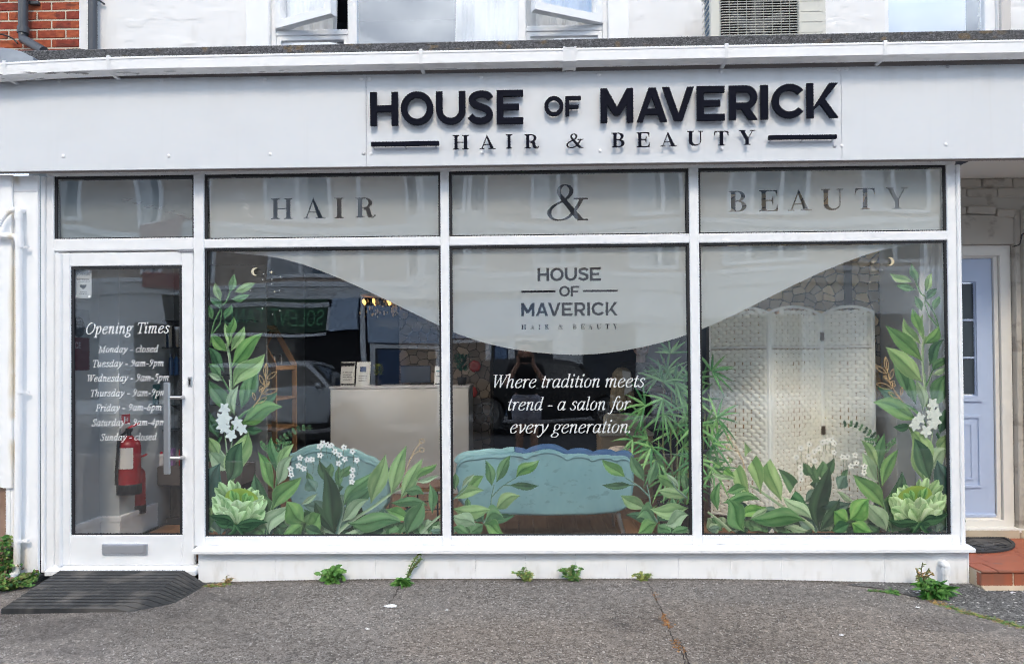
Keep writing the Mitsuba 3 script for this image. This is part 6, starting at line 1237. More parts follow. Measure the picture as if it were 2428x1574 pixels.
panel(0, PX[0], PX[1], ztop0, ztop1); panel(1, PX[1], PX[2], ztop0, ztop1+.0); panel(2, PX[3], PX[4], ztop0, ztop1)
for py_ in (798, 1020, 1240):
    z = W(1949, py_, 1.0)[2]; add('hinge', box(PX[2][0]-.012, PX[2][0]+.016, .985, 1.003, z-.035, z+.035, .003), plain('bronze%d' % py_, (.10, .07, .04), .4, metallic=.5), FSC)
# trailing gold dried stems in front of the stone
DS = thing('dried_stems', 'tangle of gold dried stems beside the folding screen', 'dried stems')
for k in range(9):
    r = random.Random(k); q = [(2076+r.uniform(-6, 10), 1000)]+[(2085+r.uniform(-14, 26), y) for y in (960, 920, 890)]+[(2070+r.uniform(0, 40), 860+r.uniform(-10, 20))]
    add('stem', tube(catmull([tuple(W(a, b, 1.0+r.uniform(-.03, .03))) for a, b in q], 5), .0022, 5), M_BRASS, DS)
# white shelf corner at the far right, low
p = W(2105, 950, .95); q = W(2200, 960, .95)
WB = thing('white_chest', 'low cream chest by the side wall beside the screen', 'chest'); zc2 = W(2120, 957, .62)[2]
add('body', box(p[0]-.1, 2.862, .60, 1.1, FZ, zc2-.021, .004), plain('chest', (.58, .57, .52), .5), WB); add('top', box(p[0]-.12, 2.864, .58, 1.04, zc2-.02, zc2, .004), plain('chest_top', (.64, .63, .58), .45), WB)
CU = thing('door_curtain', 'white curtain hanging at the inner right edge of the window', 'curtain')
add('cloth', curtain(2.72, 2.86, .20, FZ+.05, 2.7, 3, .02, 31, 40), M_NET, CU, smooth=True)

# ---------------------------------------------------------------- bamboo
BB = thing('bamboo_plant', 'tall potted bamboo with narrow leaves behind the mullion', 'plant')
by = .58
bx = [W(p, 1100, by)[0] for p in (1572, 1590, 1606, 1640, 1668)]
tops = [W(a, b, by)[2] for a, b in ((1585, 850), (1600, 900), (1610, 960), (1660, 880), (1690, 980))]
M_STALK = plain('bamboo_stalk', (.16, .17, .06), .5)
M_BLEAF = mat('bamboo_leaf', two(pr(dict(VC), .45, .4)))
add('pot', lathe([(.12, FZ), (.15, FZ+.28), (.155, FZ+.29), (.14, FZ+.29), (.135, FZ+.26), (0, FZ+.26)], (bx[2], by, 0), 28), M_MATT, BB, smooth=40)
for x, zt in zip(bx, tops):
    add('stalk', tube([(bx[2]+(x-bx[2])*.5, by, FZ+.27), (x, by, FZ+.7), (x+.02, by+.02, zt)], [.0075, .006, .003], 8), M_STALK, BB, smooth=40)
def bleaf(base, d, L, w, c, droop):
    d = np.array(d, float); d /= np.linalg.norm(d); s = np.cross(d, (0, -1, .15)); s /= np.linalg.norm(s)+1e-9; V, C = [], []; b = np.array(base, float)
    for i, t in enumerate(np.linspace(0, 1, 6)):
        c_ = b+d*L*t+np.array([0, 0, -droop*L*t*t]); ww = w*math.sin(math.pi*(.06+.94*t)**.75)*.5 if t < 1 else .0006
        for u in (-1, 0, 1): V.append(c_+s*u*ww+np.array([0, .003*abs(u), 0])); C.append(lin(*c)*(1.0 if u else 1.25))
    f = []
    for i in range(5):
        for j in (0, 1): a = i*3+j; f += [(a, a+1, a+4), (a, a+4, a+3)]
    return raw(V, f), np.array(C)
r = random.Random(12); nleaf = 0
fans = [((1590, 838), 90, 7, 46), ((1582, 880), 100, 8, 62), ((1563, 893), 160, 6, 50), ((1573, 905), 60, 8, 60), ((1530, 960), 175, 7, 60), ((1524, 988), 185, 7, 52), ((1572, 945), 250, 7, 62), ((1575, 980), 300, 7, 70), ((1600, 905), 40, 9, 66), ((1615, 930), 20, 9, 64), ((1605, 960), 60, 9, 60), ((1625, 985), 330, 9, 58), ((1536, 1040), 200, 8, 56), ((1500, 1042), 200, 6, 44), ((1545, 1060), 260, 8, 56), ((1560, 1090), 200, 9, 60), ((1600, 1020), 100, 10, 60), ((1620, 1060), 340, 10, 66), ((1580, 1130), 220, 10, 60), ((1610, 1120), 300, 10, 62),
        ((1688, 880), 20, 8, 56), ((1668, 905), 150, 7, 56), ((1700, 990), 350, 9, 64), ((1676, 1000), 330, 9, 60), ((1690, 1050), 10, 9, 56), ((1672, 1080), 300, 9, 60), ((1690, 1110), 340, 8, 56), ((1640, 900), 90, 8, 60), ((1650, 950), 60, 8, 60), ((1645, 1010), 280, 9, 60), ((1650, 1090), 250, 9, 60), ((1600, 1170), 270, 8, 60), ((1640, 1150), 300, 8, 56)]
for (px, py), a0, n, ln in fans:
    y = by+r.uniform(-.13, .16); c = W(px, py, y); stalk = bx[min(range(5), key=lambda i: abs(bx[i]-c[0]))]
    add('twig', tube(catmull([(stalk, by, c[2]-.05), ((stalk+c[0])/2, (by+y)/2, c[2]-.005), tuple(c)], 4), [.0026]*8+[.0016], 5) if False else tube(catmull([(stalk, by, c[2]-.05), ((stalk+c[0])/2, (by+y)/2, c[2]-.005), tuple(c)], 4), .0022, 5), M_STALK, BB)
    for k in range(n):
        a = math.radians(a0+(k-(n-1)/2)*27+r.uniform(-9, 9)); L = ln*r.uniform(.75, 1.15)/1824*5.7; q = r.random()
        col_ = np.array((58, 118, 66))*(1-q)+np.array((136, 184, 110))*q
        m, C = bleaf(c, (math.cos(a), r.uniform(-.5, .5), math.sin(a)), L*1.12, .0195*r.uniform(.8, 1.2), col_, r.uniform(.05, .35)); add('leaf', m, M_BLEAF, BB, smooth=True, color=C); nleaf += 1

# ---------------------------------------------------------------- salon corner: cabinet, hood chair
CB = thing('salon_cabinet', 'light oak salon cabinet with a pale top behind the bamboo', 'cabinet')
p, q = W(1425, 1026, 2.3), W(1548, 1026, 2.3)
add('carcass', box(p[0], q[0], 2.3, 2.8, FZ, p[2]-.031, .004), plain('light_oak', (.34, .25, .15), .5), CB); add('top', box(p[0]-.02, q[0]+.01, 2.28, 2.82, p[2]-.03, p[2], .004), plain('cab_pale', (.56, .53, .44), .4), CB); add('door', box(p[0]+.02, (p[0]+q[0])/2-.003, 2.288, 2.2995, FZ+.06, p[2]-.06, .002), plain('light_oak2', (.36, .27, .165), .5), CB); add('door', box((p[0]+q[0])/2+.003, q[0]-.02, 2.288, 2.2995, FZ+.06, p[2]-.06, .002), plain('light_oak3', (.35, .26, .16), .5), CB)
# ---------------------------------------------------------------- people
M_SKIN = plain('skin', (.50, .30, .22), .55, .35)
M_HAIRD = plain('hair_dark', (.035, .022, .015), .55)
M_BLOND = mat('hair_blond', two(pr(proc(lambda p, n, uv: mix((.34, .26, .14), (.62, .54, .40), fbm(p.x*70, p.y*70, p.z*9, 3))), .5, .4)))
def hand(w, f, up, side, curl=.5, s=1.0):
    """Bones of a hand: palm from the wrist along f, fingers bent by curl towards -up, the thumb leaving on that side."""
    w, f, up, side = (np.array(a, float) for a in (w, f, up, side)); B = []; pc = w+f*.045*s; 
    B.append((w, .024*s, pc+side*.018*s, .018*s)); B.append((w, .024*s, pc-side*.018*s, .018*s)); B.append((pc+side*.02*s, .017*s, pc+f*.045*s+side*.028*s, .012*s)); B.append((pc-side*.02*s, .017*s, pc+f*.042*s-side*.028*s, .012*s))
    for k, (o, L) in enumerate(((.031, .066), (.0105, .078), (-.0105, .073), (-.031, .058))):
        a = pc+f*.045*s+side*o*s; d = f
        for j, q in enumerate((.45, .32, .23)):
            ang = curl*(.5+j*.55); d2 = f*math.cos(ang)-up*math.sin(ang); b = a+d2*L*q*s; B.append((a, (.0090-.0008*j)*s, b, (.0084-.0008*j)*s)); a = b
    t0 = w+f*.03*s+side*.026*s; t1 = t0+(f*.6+side*.8-up*.1)*.034*s; t2 = t1+(f*.9+side*.15-up*.3)*.030*s; B += [(t0, .014*s, t1, .0105*s), (t1, .0105*s, t2, .009*s)]
    return B
def head(c, fwd, s=1.0, ears=True):
    """A head with brow, nose, mouth, chin and ears about centre c looking along fwd."""
    c = np.array(c, float); f = np.array(fwd, float); f /= np.linalg.norm(f); u = np.array([0, 0, 1.]); r = np.cross(f, u); r /= np.linalg.norm(r); u = np.cross(r, f)
    P = lambda a, b, d: c+(f*a+r*b+u*d)*s
    B = [(P(-.015, 0, .045), .083*s, P(.02, 0, .03), .076*s), (P(.03, 0, .0), .064*s, P(.055, 0, -.085), .026*s), (P(.045, -.03, -.02), .035*s, P(.05, .03, -.02), .035*s), (P(-.02, -.045, -.05), .03*s, P(.045, 0, -.09), .024*s), (P(-.02, .045, -.05), .03*s, P(.045, 0, -.09), .024*s),
         (P(.085, 0, .015), .010*s, P(.108, 0, -.022), .014*s), (P(.082, -.018, -.055), .010*s, P(.082, .018, -.055), .010*s), (P(.078, -.035, .03), .012*s, P(.078, .035, .03), .012*s)]
    for q in (-1, 1): B.append((P(-.005, q*.078, .005), .016*s, P(0, q*.078, -.025), .011*s))
    return B, P
def person(name, label, sk, hd, hair, wear, fwd, hairm, extra=()):
    t = thing(name, label, 'person')
    hb, P = head(hd, fwd); add('body', blob(sk+hb, .016, 6), M_SKIN, t, smooth=True)
    for q in (-1, 1): add('eye', ball(P(.083, q*.032, .012), .012, 2), plain('eye%d%d' % (len(scene), q), (.06, .05, .045), .2), t, smooth=True)
    add('mouth', ball(P(.089, 0, -.055), .017, 2, (1, 1, .3)), plain('lip%d' % len(scene), (.35, .10, .09), .5), t, smooth=True)
    add('hair', blob([(P(*a), r, P(*b), q) for a, r, b, q in hair], .016, 5), hairm, t, smooth=True)
    for nm, bones, m in wear: add(nm, blob(bones, .022, 6), m, t, smooth=True)
    return t, P
bx0, by0 = -.03, -5.50
def v3(*a): return np.array(a, float)
sh = {q: v3(bx0+q*.17, by0, 1.34) for q in (-1, 1)}; el = {q: v3(bx0+q*.25, by0+.13, 1.13) for q in (-1, 1)}; wr = {q: v3(bx0+q*.085, by0+.245, 1.405) for q in (-1, 1)}
hp = {q: v3(bx0+q*.085, by0, .88) for q in (-1, 1)}; kn = {q: v3(bx0+q*.10, by0+.02, .47) for q in (-1, 1)}; an = {q: v3(bx0+q*.11, by0-.02, .075) for q in (-1, 1)}
sk = [(v3(bx0, by0, 1.38), .052, v3(bx0, by0+.01, 1.47), .046), (v3(bx0, by0, 1.0), .12, v3(bx0, by0, 1.28), .125)]
for q in (-1, 1):
    sk += [(sh[q], .050, el[q], .038), (el[q], .038, wr[q], .025), (v3(bx0, by0, 1.28), .115, sh[q], .052), (v3(bx0, by0, .98), .13, hp[q], .10), (hp[q], .092, kn[q], .058), (kn[q], .056, kn[q]*.4+an[q]*.6+v3(0, -.02, .04), .05), (kn[q], .054, an[q], .036), (an[q], .038, an[q]+v3(0, .13, -.045), .026)]
    sk += hand(wr[q], v3(-q*.10, .25, .96)/1.0, v3(q*-.2, -.2, .0)*0+v3(-q*.6, .6, -.1)*-1/.86, v3(-q*.9, -.3, .1)/.95, .55)
hair = [((-.03, 0, .06), .10, (-.02, 0, .05), .095), ((-.05, -.05, -.05), .05, (-.07, -.05, -.17), .035), ((-.05, .05, -.05), .05, (-.07, .05, -.17), .035), ((-.06, 0, 0), .07, (-.08, 0, -.15), .05)]
M_TEE = plain('black_tee', (.018, .018, .02), .85, .2); M_SHORT = plain('grey_shorts', (.36, .36, .42), .85, .2)
tee = [(v3(bx0, by0, .98), .138, v3(bx0, by0, 1.27), .135)]+[(v3(bx0, by0, 1.28), .125, sh[q], .064) for q in (-1, 1)]+[(sh[q], .064, sh[q]*.45+el[q]*.55, .056) for q in (-1, 1)]
sho = [(v3(bx0, by0, .94), .142, v3(bx0+q*.07, by0, .86), .125) for q in (-1, 1)]+[(hp[q], .118, hp[q]*.45+kn[q]*.55, .105) for q in (-1, 1)]
phg, P = person('person', 'photographer in black top and grey shorts holding up a phone, mirrored in the middle pane', sk, (bx0, by0+.03, 1.565), hair, [('top', tee, M_TEE), ('shorts', sho, M_SHORT)], (0, 1, -.05), M_HAIRD)
for q in (-1, 1): add('shoe', blob([(an[q]+v3(0, -.05, -.04), .036, an[q]+v3(0, .15, -.05), .036)], .02, 4), M_UPVC, phg, smooth=True)
add('phone', box(bx0-.075, bx0+.085, -5.238, -5.228, 1.41, 1.488, .004), M_BLACK, smooth=30, label='black phone held sideways in both hands of the photographer', cat='phone')
# hairdresser and her client inside
hx = W(1519, 862, 3.3); X, Y = hx[0], 3.3
sh = {q: v3(X+q*.18, Y, 1.36) for q in (-1, 1)}; el = {-1: v3(X-.30, Y-.12, 1.12), 1: v3(X+.26, Y-.05, 1.09)}; wr = {-1: v3(X-.30, Y-.30, 1.24), 1: v3(X-.02, Y-.28, 1.16)}
sk = [(v3(X, Y, 1.38), .054, v3(X, Y-.01, 1.48), .048), (v3(X, Y, 1.0), .12, v3(X, Y, 1.28), .125)]
for q in (-1, 1):
    h_, k_, a_ = v3(X+q*.09, Y, .95), v3(X+q*.10, Y, .55), v3(X+q*.11, Y+.02, .18); sk += [(sh[q], .052, el[q], .04), (el[q], .04, wr[q], .027), (v3(X, Y, 1.28), .115, sh[q], .055), (v3(X, Y, 1.0), .13, h_, .1), (h_, .09, k_, .06), (k_, .058, a_, .04), (a_, .04, a_+v3(0, -.13, -.045), .028)]
    sk += hand(wr[q], v3(-.35, -.8, .1)/.88, v3(0, .1, 1), v3(-q*.9, .4, 0), .7)
blk = [(v3(X, Y, .86), .14, v3(X, Y, 1.28), .14)]+[(v3(X, Y, 1.29), .128, sh[q], .068) for q in (-1, 1)]+[(sh[q], .068, el[q], .056) for q in (-1, 1)]+[(v3(X+q*.09, Y, .95), .12, v3(X+q*.1, Y, .55), .08) for q in (-1, 1)]+[(v3(X+q*.1, Y, .55), .08, v3(X+q*.11, Y, .2), .055) for q in (-1, 1)]
person('person', 'hairdresser dressed in black standing over the client, dim behind the bamboo', sk, (X, Y-.02, 1.455+.12), [((-.03, 0, .06), .10, (-.02, 0, .05), .095), ((-.06, 0, 0), .075, (-.07, 0, -.08), .05)], [('black_clothes', blk, M_TEE)], (-.5, -1, -.35), M_HAIRD)
c0 = W(1475, 905, 2.95); X, Y, Z = c0[0], 2.95, c0[2]
sh = {q: v3(X+q*.16, Y, Z-.27) for q in (-1, 1)}
sk = [(v3(X, Y, Z-.23), .05, v3(X, Y, Z-.08), .048), (v3(X, Y, Z-.38), .12, v3(X, Y, Z-.72), .13)]
for q in (-1, 1):
    e, w_, kn_, an_ = v3(X+q*.24, Y+.04, Z-.52), v3(X+q*.18, Y+.26, Z-.60), v3(X+q*.10, Y+.46, Z-.70), v3(X+q*.10, Y+.46, FZ+.09)
    sk += [(sh[q], .05, e, .04), (e, .038, w_, .025), (v3(X, Y, Z-.38), .11, sh[q], .052), (v3(X+q*.08, Y, Z-.74), .09, kn_, .06), (kn_, .056, an_, .038), (an_, .038, an_+v3(0, .13, -.05), .026)]+hand(w_, v3(0, 1, -.1), v3(0, .1, 1), v3(-q, 0, 0), .4)
hair = [((-.03, 0, .05), .105, (-.03, 0, .0), .105), ((-.07, -.05, -.02), .065, (-.07, -.09, -.25), .045), ((-.07, .05, -.02), .065, (-.07, .08, -.22), .05), ((-.08, 0, 0), .07, (-.09, 0, -.27), .05)]
gown = [(v3(X, Y, Z-.42), .15, v3(X, Y+.1, Z-.72), .20)]+[(v3(X, Y, Z-.36), .13, sh[q], .07) for q in (-1, 1)]+[(sh[q], .07, v3(X+q*.24, Y+.04, Z-.52), .06) for q in (-1, 1)]+[(v3(X, Y+.1, Z-.72), .2, v3(X+q*.1, Y+.42, Z-.74), .14) for q in (-1, 1)]
cl, P = person('person', 'seated client with long blond hair in foils seen from behind', sk, (X, Y, Z), hair, [('gown', gown, M_TEE)], (.1, 1, -.1), M_BLOND)
fl = [tuple(P(-.142, b, d)) for b, d in ((.0, .11), (.085, .09), (.10, -.10), (.02, -.15))]
add('foil', hull(np.vstack([np.array(fl), np.array(fl)+(0, .006, 0)])), plain('foil', (.62, .62, .60), .35, metallic=.3), cl)
SC = thing('salon_chair', 'cream backed salon chair with a round black base under the client', 'chair')
a = W(1446, 985, 2.75)
add('back', box(X-.22, X+.22, 2.74, 2.80, .62, a[2]+.02, .03), plain('cream_leather', (.52, .48, .38), .4), SC, smooth=40); add('seat', box(X-.24, X+.24, 2.80, 3.30, .50, .62, .04), M_BLACK, SC, smooth=40); add('stem', tube([(X, 3.05, FZ+.03), (X, 3.05, .5)], .04, 16), M_CHROME, SC, smooth=40); add('base', lathe([(.30, 0), (.30, .015), (.05, .03)], (X, 3.05, FZ), 32), M_CHROME, SC, smooth=40)

# ---------------------------------------------------------------- the far side of the street, seen mirrored in the glass
OL = 15.0
def O(px, py, L=OL): p = W(px, py, L+.07); return p[0], p[2]
add('far_pavement', box(-60, 60, -16, -12.9, -.3, -.02), M_KERB, kind='structure')
def c_tileh(p, n, uv):
    r = cell_rand(dr.floor(p.x/.17+.5*(dr.floor(p.z/.10) % 2 if False else 0)), dr.floor(p.z/.10), 2.); e = smoothstep(.80, .98, p.z/.10-dr.floor(p.z/.10))
    return mix((.38, .31, .255), (.49, .41, .35), r)*(1-.35*e)
M_TILEH = mat('hung_tiles', two(pr(proc(c_tileh), .8, .2)))
M_BEIGE = plain('far_render', (.66, .67, .67), .8, .2); M_WHITE = plain('far_white', (.78, .79, .80), .5); M_SLATE = plain('far_roof', (.14, .085, .07), .8, .2)
M_FGL = plain('far_glass', (.05, .06, .075), .08, .8); M_LBLUE = plain('far_blue_fascia', (.40, .50, .64), .5); M_DOORB = plain('far_blue_door', (.035, .075, .16), .5); M_DGREEN = plain('far_green', (.012, .05, .022), .5)
M_CURT = plain('far_curtain', (.42, .44, .46), .8)
yw = -OL
xs_b = [-22, O(512, 700)[0]-.6, O(866, 700)[0], O(1312, 700)[0], O(1960, 700)[0], 22]
nm = ['far house with a red sign over its shop, mirrored in the door glass', 'far house above the dark green takeaway front', 'far house with a bay window above the pale blue hall front', 'far house with a white number board above its windows', 'far house at the end mirrored in the pane by the blue door']
HB = []
for i in range(5):
    x0, x1 = xs_b[i], xs_b[i+1]; t = thing('terrace_house', nm[i], 'house', 'houses across the street'); HB.append(t)
    add('upper_wall', box(x0, x1, yw-.3, yw, 3.62, 6.7), M_TILEH, t); add('band', box(x0, x1, yw-.3, yw+.05, 3.18, 3.5), M_BEIGE, t); add('string_course', box(x0, x1, yw-.3, yw+.10, 3.5005, 3.6195), M_WHITE, t)
    add('roof', hull([(x0, yw+.35, 6.62), (x1, yw+.35, 6.62), (x0, yw-4, 8.5), (x1, yw-4, 8.5), (x0, yw-8, 6.6), (x1, yw-8, 6.6)]), M_SLATE, t); add('gutter', box(x0, x1, yw+.34, yw+.45, 6.58, 6.68), M_WHITE, t)
    add('side_wall', box(x0+.01, x1-.01, yw-8, yw-.31, 0, 6.55), M_BEIGE, t)
def far_window(t, px0, px1, z0, z1, y=yw, bars=(), proud=.05, curtain_=None):
    x0, x1 = O(px0, 620)[0], O(px1, 620)[0]; w = add('window', cat(ring(x0, x1, z0, z1, .09, y-.0, y+proud), *[box(O(b, 620)[0]-.05, O(b, 620)[0]+.05, y, y+proud-.003, z0+.09, z1-.09) for b in bars]), M_WHITE, t)
    add('pane', box(x0+.05, x1-.05, y+.001, y+.012, z0+.05, z1-.05), M_FGL, w)
    if curtain_: add('curtain', box(x0+.1, x0+.1+(x1-x0)*curtain_, y+.0125, y+.016, z0+.1, z1-.1), M_CURT, w)
SILL = 3.72
for t_i, a, b, bars, cu in ((0, 150, 215, (), .3), (0, 335, 388, (), .4), (0, -120, 40, (-40,), .2), (1, 478, 514, (), None), (1, 640, 792, (716,), .6), (3, 1262, 1372, (1330,), .35), (3, 1490, 1605, (1560,), .4), (3, 1722, 1912, (1780, 1850), .3), (4, 2030, 2190, (2110,), .3), (4, 2330, 2480, (2400,), .3)): far_window(HB[t_i], a, b, SILL, 5.25, bars=bars, curtain_=cu)
# the bay
bxa, bxb = O(962, 620)[0], O(1156, 620)[0]
bay = [(bxa, yw), (bxa+.45, yw+.45), (bxb-.45, yw+.45), (bxb, yw)]
for k in range(3):
    (xa, ya2), (xb2, yb2) = bay[k], bay[k+1]; L = math.hypot(xb2-xa, yb2-ya2); M_ = np.eye(4); ux, uy = (xb2-xa)/L, (yb2-ya2)/L; M_[:3, 0] = (ux, uy, 0); M_[:3, 1] = (-uy, ux, 0); M_[:3, 3] = (xa, ya2, 0)
    w = add('bay_window', mxy(cat(ring(.02, L-.02, SILL, 5.25, .09, -.03, .03)), M_), M_WHITE, HB[2]); add('pane', mxy(box(.07, L-.07, -.01, .01, SILL+.05, 5.2), M_), M_FGL, w)
    if k == 1: add('curtain', mxy(box(.12, L*.5, .0105, .014, SILL+.1, 5.1), M_), M_CURT, w)
add('bay_apron', prism(sbox(0, 0, 1, 1), 0, 1) if False else hull([(x, y, z) for x, y in bay for z in (3.2, SILL)]), M_BEIGE, HB[2]); add('bay_roof', hull([(x, y, z) for x, y in bay for z in (5.26, 5.5)]), M_TILEH, HB[2])
# shop fronts
def front(t, px0, px1, z0, z1, c, name, y0=yw-.02, y1=yw+.06): x0, x1 = O(px0, 760)[0], O(px1, 760)[0]; return add(name, box(x0, x1, y0, y1, z0, z1), c, t)
def mirror_text(t, txt, px_left, px_right, py_c, h, y, c, bold=False):
    """Lettering that faces the shop: it reads along -x."""
    tm = meshkit.text_mesh(txt, h, .012, bold); v = tm.vertices; w = v[:, 0].max()-v[:, 0].min(); x_l, x_r = O(px_left, py_c)[0], O(px_right, py_c)[0]; s = (x_r-x_l)/w
    m = tm.copy(); m.vertices = np.stack([x_r-(v[:, 0]-v[:, 0].min())*s, y+v[:, 2], O(px_left, py_c)[1]-h/2+v[:, 1]], -1)
    add('lettering', m, c, t)
zt_s, zb_s = O(600, 716)[1], O(600, 766)[1]
front(HB[1], 380, 866, 0, 3.179, M_MATT, 'shop_front', yw-.3, yw-.05)
g = front(HB[1], 470, 775, zb_s-.1, zt_s+.18, M_DGREEN, 'sign_board')
M_GTXT = plain('far_sign_green', (.10, .32, .15), .5)
mirror_text(g, 'SOLENT', 652, 768, 741, .40, yw+.0605, M_GTXT); mirror_text(g, 'TAND', 545, 640, 741, .40, yw+.0605, M_GTXT)
front(HB[1], 400, 776, zb_s-.22, zb_s-.14, M_WHITE, 'rail'); front(HB[1], 470, 776, 3.0, 3.12, M_WHITE, 'rail')
k = front(HB[1], 786, 848, O(800, 775)[1], O(800, 700)[1], M_LBLUE, 'sign_box', yw-.02, yw+.2); front(HB[1], 776, 788, O(800, 772)[1], O(800, 718)[1], M_WHITE, 'panel')
add('downpipe', tube([(O(858, 800)[0], yw+.08, 0), (O(858, 800)[0], yw+.08, 6.5)], .06, 10), M_WHITE, HB[1])
front(HB[1], 600, 700, 0, 2.2, plain('far_dark_door', (.10, .09, .08), .6), 'door', yw-.05, yw-.03)
front(HB[2], 867, 1311, O(1000, 800)[1], O(1000, 717)[1], M_LBLUE, 'fascia'); mirror_text(HB[2], 'The Royal British Legion', 886, 1108, 757, .19, yw+.0605, M_WHITE, True)
front(HB[2], 867, 1311, 0, O(1000, 800)[1]-.001, plain('far_dark', (.05, .055, .06), .5), 'shop_front', yw-.3, yw-.05)
for a, b in ((870, 880), (1016, 1030), (1164, 1178), (1216, 1230), (1356, 1372), (1030, 1036)):
    if b < 1312: front(HB[2], a, b, 0, O(1000, 800)[1]-.002, M_WHITE, 'post', yw-.05, yw+.0)
front(HB[2], 880, 1311, O(1000, 812)[1], O(1000, 803)[1], M_WHITE, 'glazing_rail', yw-.049, yw-.005)
front(HB[2], 886, 948, 0, O(1000, 815)[1], M_DOORB, 'door', yw-.049, yw-.01); front(HB[2], 1186, 1214, 0, O(1000, 815)[1], plain('far_door_pale', (.16, .24, .38), .5), 'door', yw-.049, yw-.01)
front(HB[3], 1312, 1960, 0, 3.179, M_BEIGE, 'shop_wall', yw-.3, yw-.03)
front(HB[3], 1380, 1500, .5, 2.3, M_FGL, 'shop_window', yw-.029, yw+.0); front(HB[3], 1640, 1900, .5, 2.4, M_FGL, 'shop_window', yw-.029, yw+.0)
n_ = front(HB[3], 1500, 1640, O(1550, 772)[1], O(1550, 715)[1], M_WHITE, 'number_board'); mirror_text(n_, 'No.147-151', 1506, 1562, 760, .13, yw+.0605, plain('far_grey', (.2, .2, .22), .5))
front(HB[0], -900, 381, 0, 3.179, M_BEIGE, 'shop_wall', yw-.3, yw-.03); front(HB[0], 318, 380, .4, 2.35, M_MATT, 'shop_window', yw-.029, yw+.0); front(HB[0], 60, 250, .4, 2.35, M_FGL, 'shop_window', yw-.029, yw)
front(HB[0], 345, 440, O(390, 690)[1], O(390, 652)[1], plain('far_red', (.27, .075, .07), .5), 'sign_board', yw-.02, yw+.15)
front(HB[4], 1961, 2700, 0, 3.179, M_BEIGE, 'shop_wall', yw-.3, yw-.03); front(HB[4], 2050, 2250, .5, 2.4, M_FGL, 'shop_window', yw-.029, yw)
# parked cars
def car(label, xc, y, paint, L=4.4, H=1.5, gl=(.015, .018, .02)):
    t = thing('parked_car', label, 'car', 'cars parked across the street'); h = L/2; wb = .30*L; wr_ = .33; hw = .88
    M_C = plain('car_'+label[:9].replace(' ', '_'), paint, .25, .5, metallic=.4, clearcoat=1.0, clearcoat_gloss=.95); M_G = plain('car_glass_'+label[:9].replace(' ', '_'), gl, .05, .9)
    low = [(-h, .30), (-h-.02, .55), (-h+.05, .88), (-h+.35, .98), (h-1.25, .98), (h-.45, .86), (h-.05, .70), (h+.02, .48), (h-.02, .28)]
    bodyp = Polygon(low).difference(Point(-wb, wr_-.02).buffer(.39)).difference(Point(wb, wr_-.02).buffer(.39)); up = Polygon([(-h+.12, .95), (-h+.55, H-.08), (-h+1.0, H), (.15, H), (.55, H-.06), (h-1.15, .95)])
    def sect(shape, ww, b):
        return cat(*[mxy(prism(s, -a, a), np.eye(4)) for s, a in ((shape, ww-b), (shape.buffer(-b*.6), ww-b*.4), (shape.buffer(-b*1.2), ww))])
    def put_(m): m = m.copy(); m.apply_translation((xc, y, 0)); return m
    add('body', put_(sect(bodyp.buffer(.0), hw, .05)), M_C, t)
    m = prism(up, -.78, .78); k = (m.vertices[:, 2]-.95)/(H-.95); m.vertices[:, 1] *= 1-.16*np.clip(k, 0, 1); add('cabin', put_(m), M_C, t)
    for s_ in (-1, 1):
        for q in (Polygon([(-h+.35, 1.0), (-h+.68, H-.10), (-.55, H-.09), (-.55, 1.0)]), Polygon([(-.48, 1.0), (-.48, H-.09), (.15, H-.09), (.50, H-.14), (.90, 1.0)])):
            m = prism(q, -.004, .004); kk = (m.vertices[:, 2]-.95)/(H-.95); m.vertices[:, 1] = s_*(.784*(1-.16*kk))+m.vertices[:, 1]; add('side_window', put_(m), M_G, t)
        for wx_ in (-wb, wb):
            w = add('wheel', put_(mxy(lathe([(.20, -.10), (wr_, -.09), (wr_+.005, 0), (wr_, .09), (.20, .10)], (0, 0, 0), 28), np.array([[1, 0, 0, wx_], [0, 0, 1, s_*(hw-.11)], [0, -1, 0, wr_-.02], [0, 0, 0, 1.]]))), M_RUBBER, t, smooth=40)
            sp = cat(*[mxy(box(-.018, .018, -.012, .012, .03, .225), roty(k*40)) for k in range(9)]+[prism(Point(0, 0).buffer(.235).difference(Point(0, 0).buffer(.205)), -.015, .015), prism(Point(0, 0).buffer(.05), -.016, .016)]); sp.apply_translation((wx_, s_*(hw-.012), wr_-.02)); add('rim', put_(sp), M_STEEL, w)
        add('mirror', put_(ball((.78, s_*.93, 1.02), .09, 2, (.7, 1, .7))), M_C, t, smooth=True); add('door_handle', put_(box(-.35, -.18, s_*hw-.012, s_*hw+.012, .84, .87)), M_CHROME, t); add('headlight', put_(ball((h-.18, s_*.68, .70), .13, 2, (1.2, .9, .6))), M_CHROME, t, smooth=True); add('tail_light', put_(ball((-h+.03, s_*.68, .80), .12, 2, (.5, .9, .7))), plain('tail%d' % len(scene), (.35, .02, .02), .3), t, smooth=True)
    m = prism(Polygon([(.62, H-.09), (h-1.2, .97), (h-1.14, .97), (.68, H-.09)]), -.66, .66); add('windscreen', put_(m), M_G, t)
    add('sill', put_(box(-wb+.4, wb-.4, -hw+.01, hw-.01, .2, .32)), M_MATT, t)
carx = lambda px: W(px, 950, 12.0)[0]
yc_ = -11.95
car('silver parked car mirrored over the reception desk', (carx(835)+carx(565))/2, yc_, (.46, .47, .48), 4.4, 1.55)
car('dark parked car mirrored in the middle pane', (carx(1172)+carx(1432))/2, yc_, (.016, .018, .022), 4.15, 1.46)
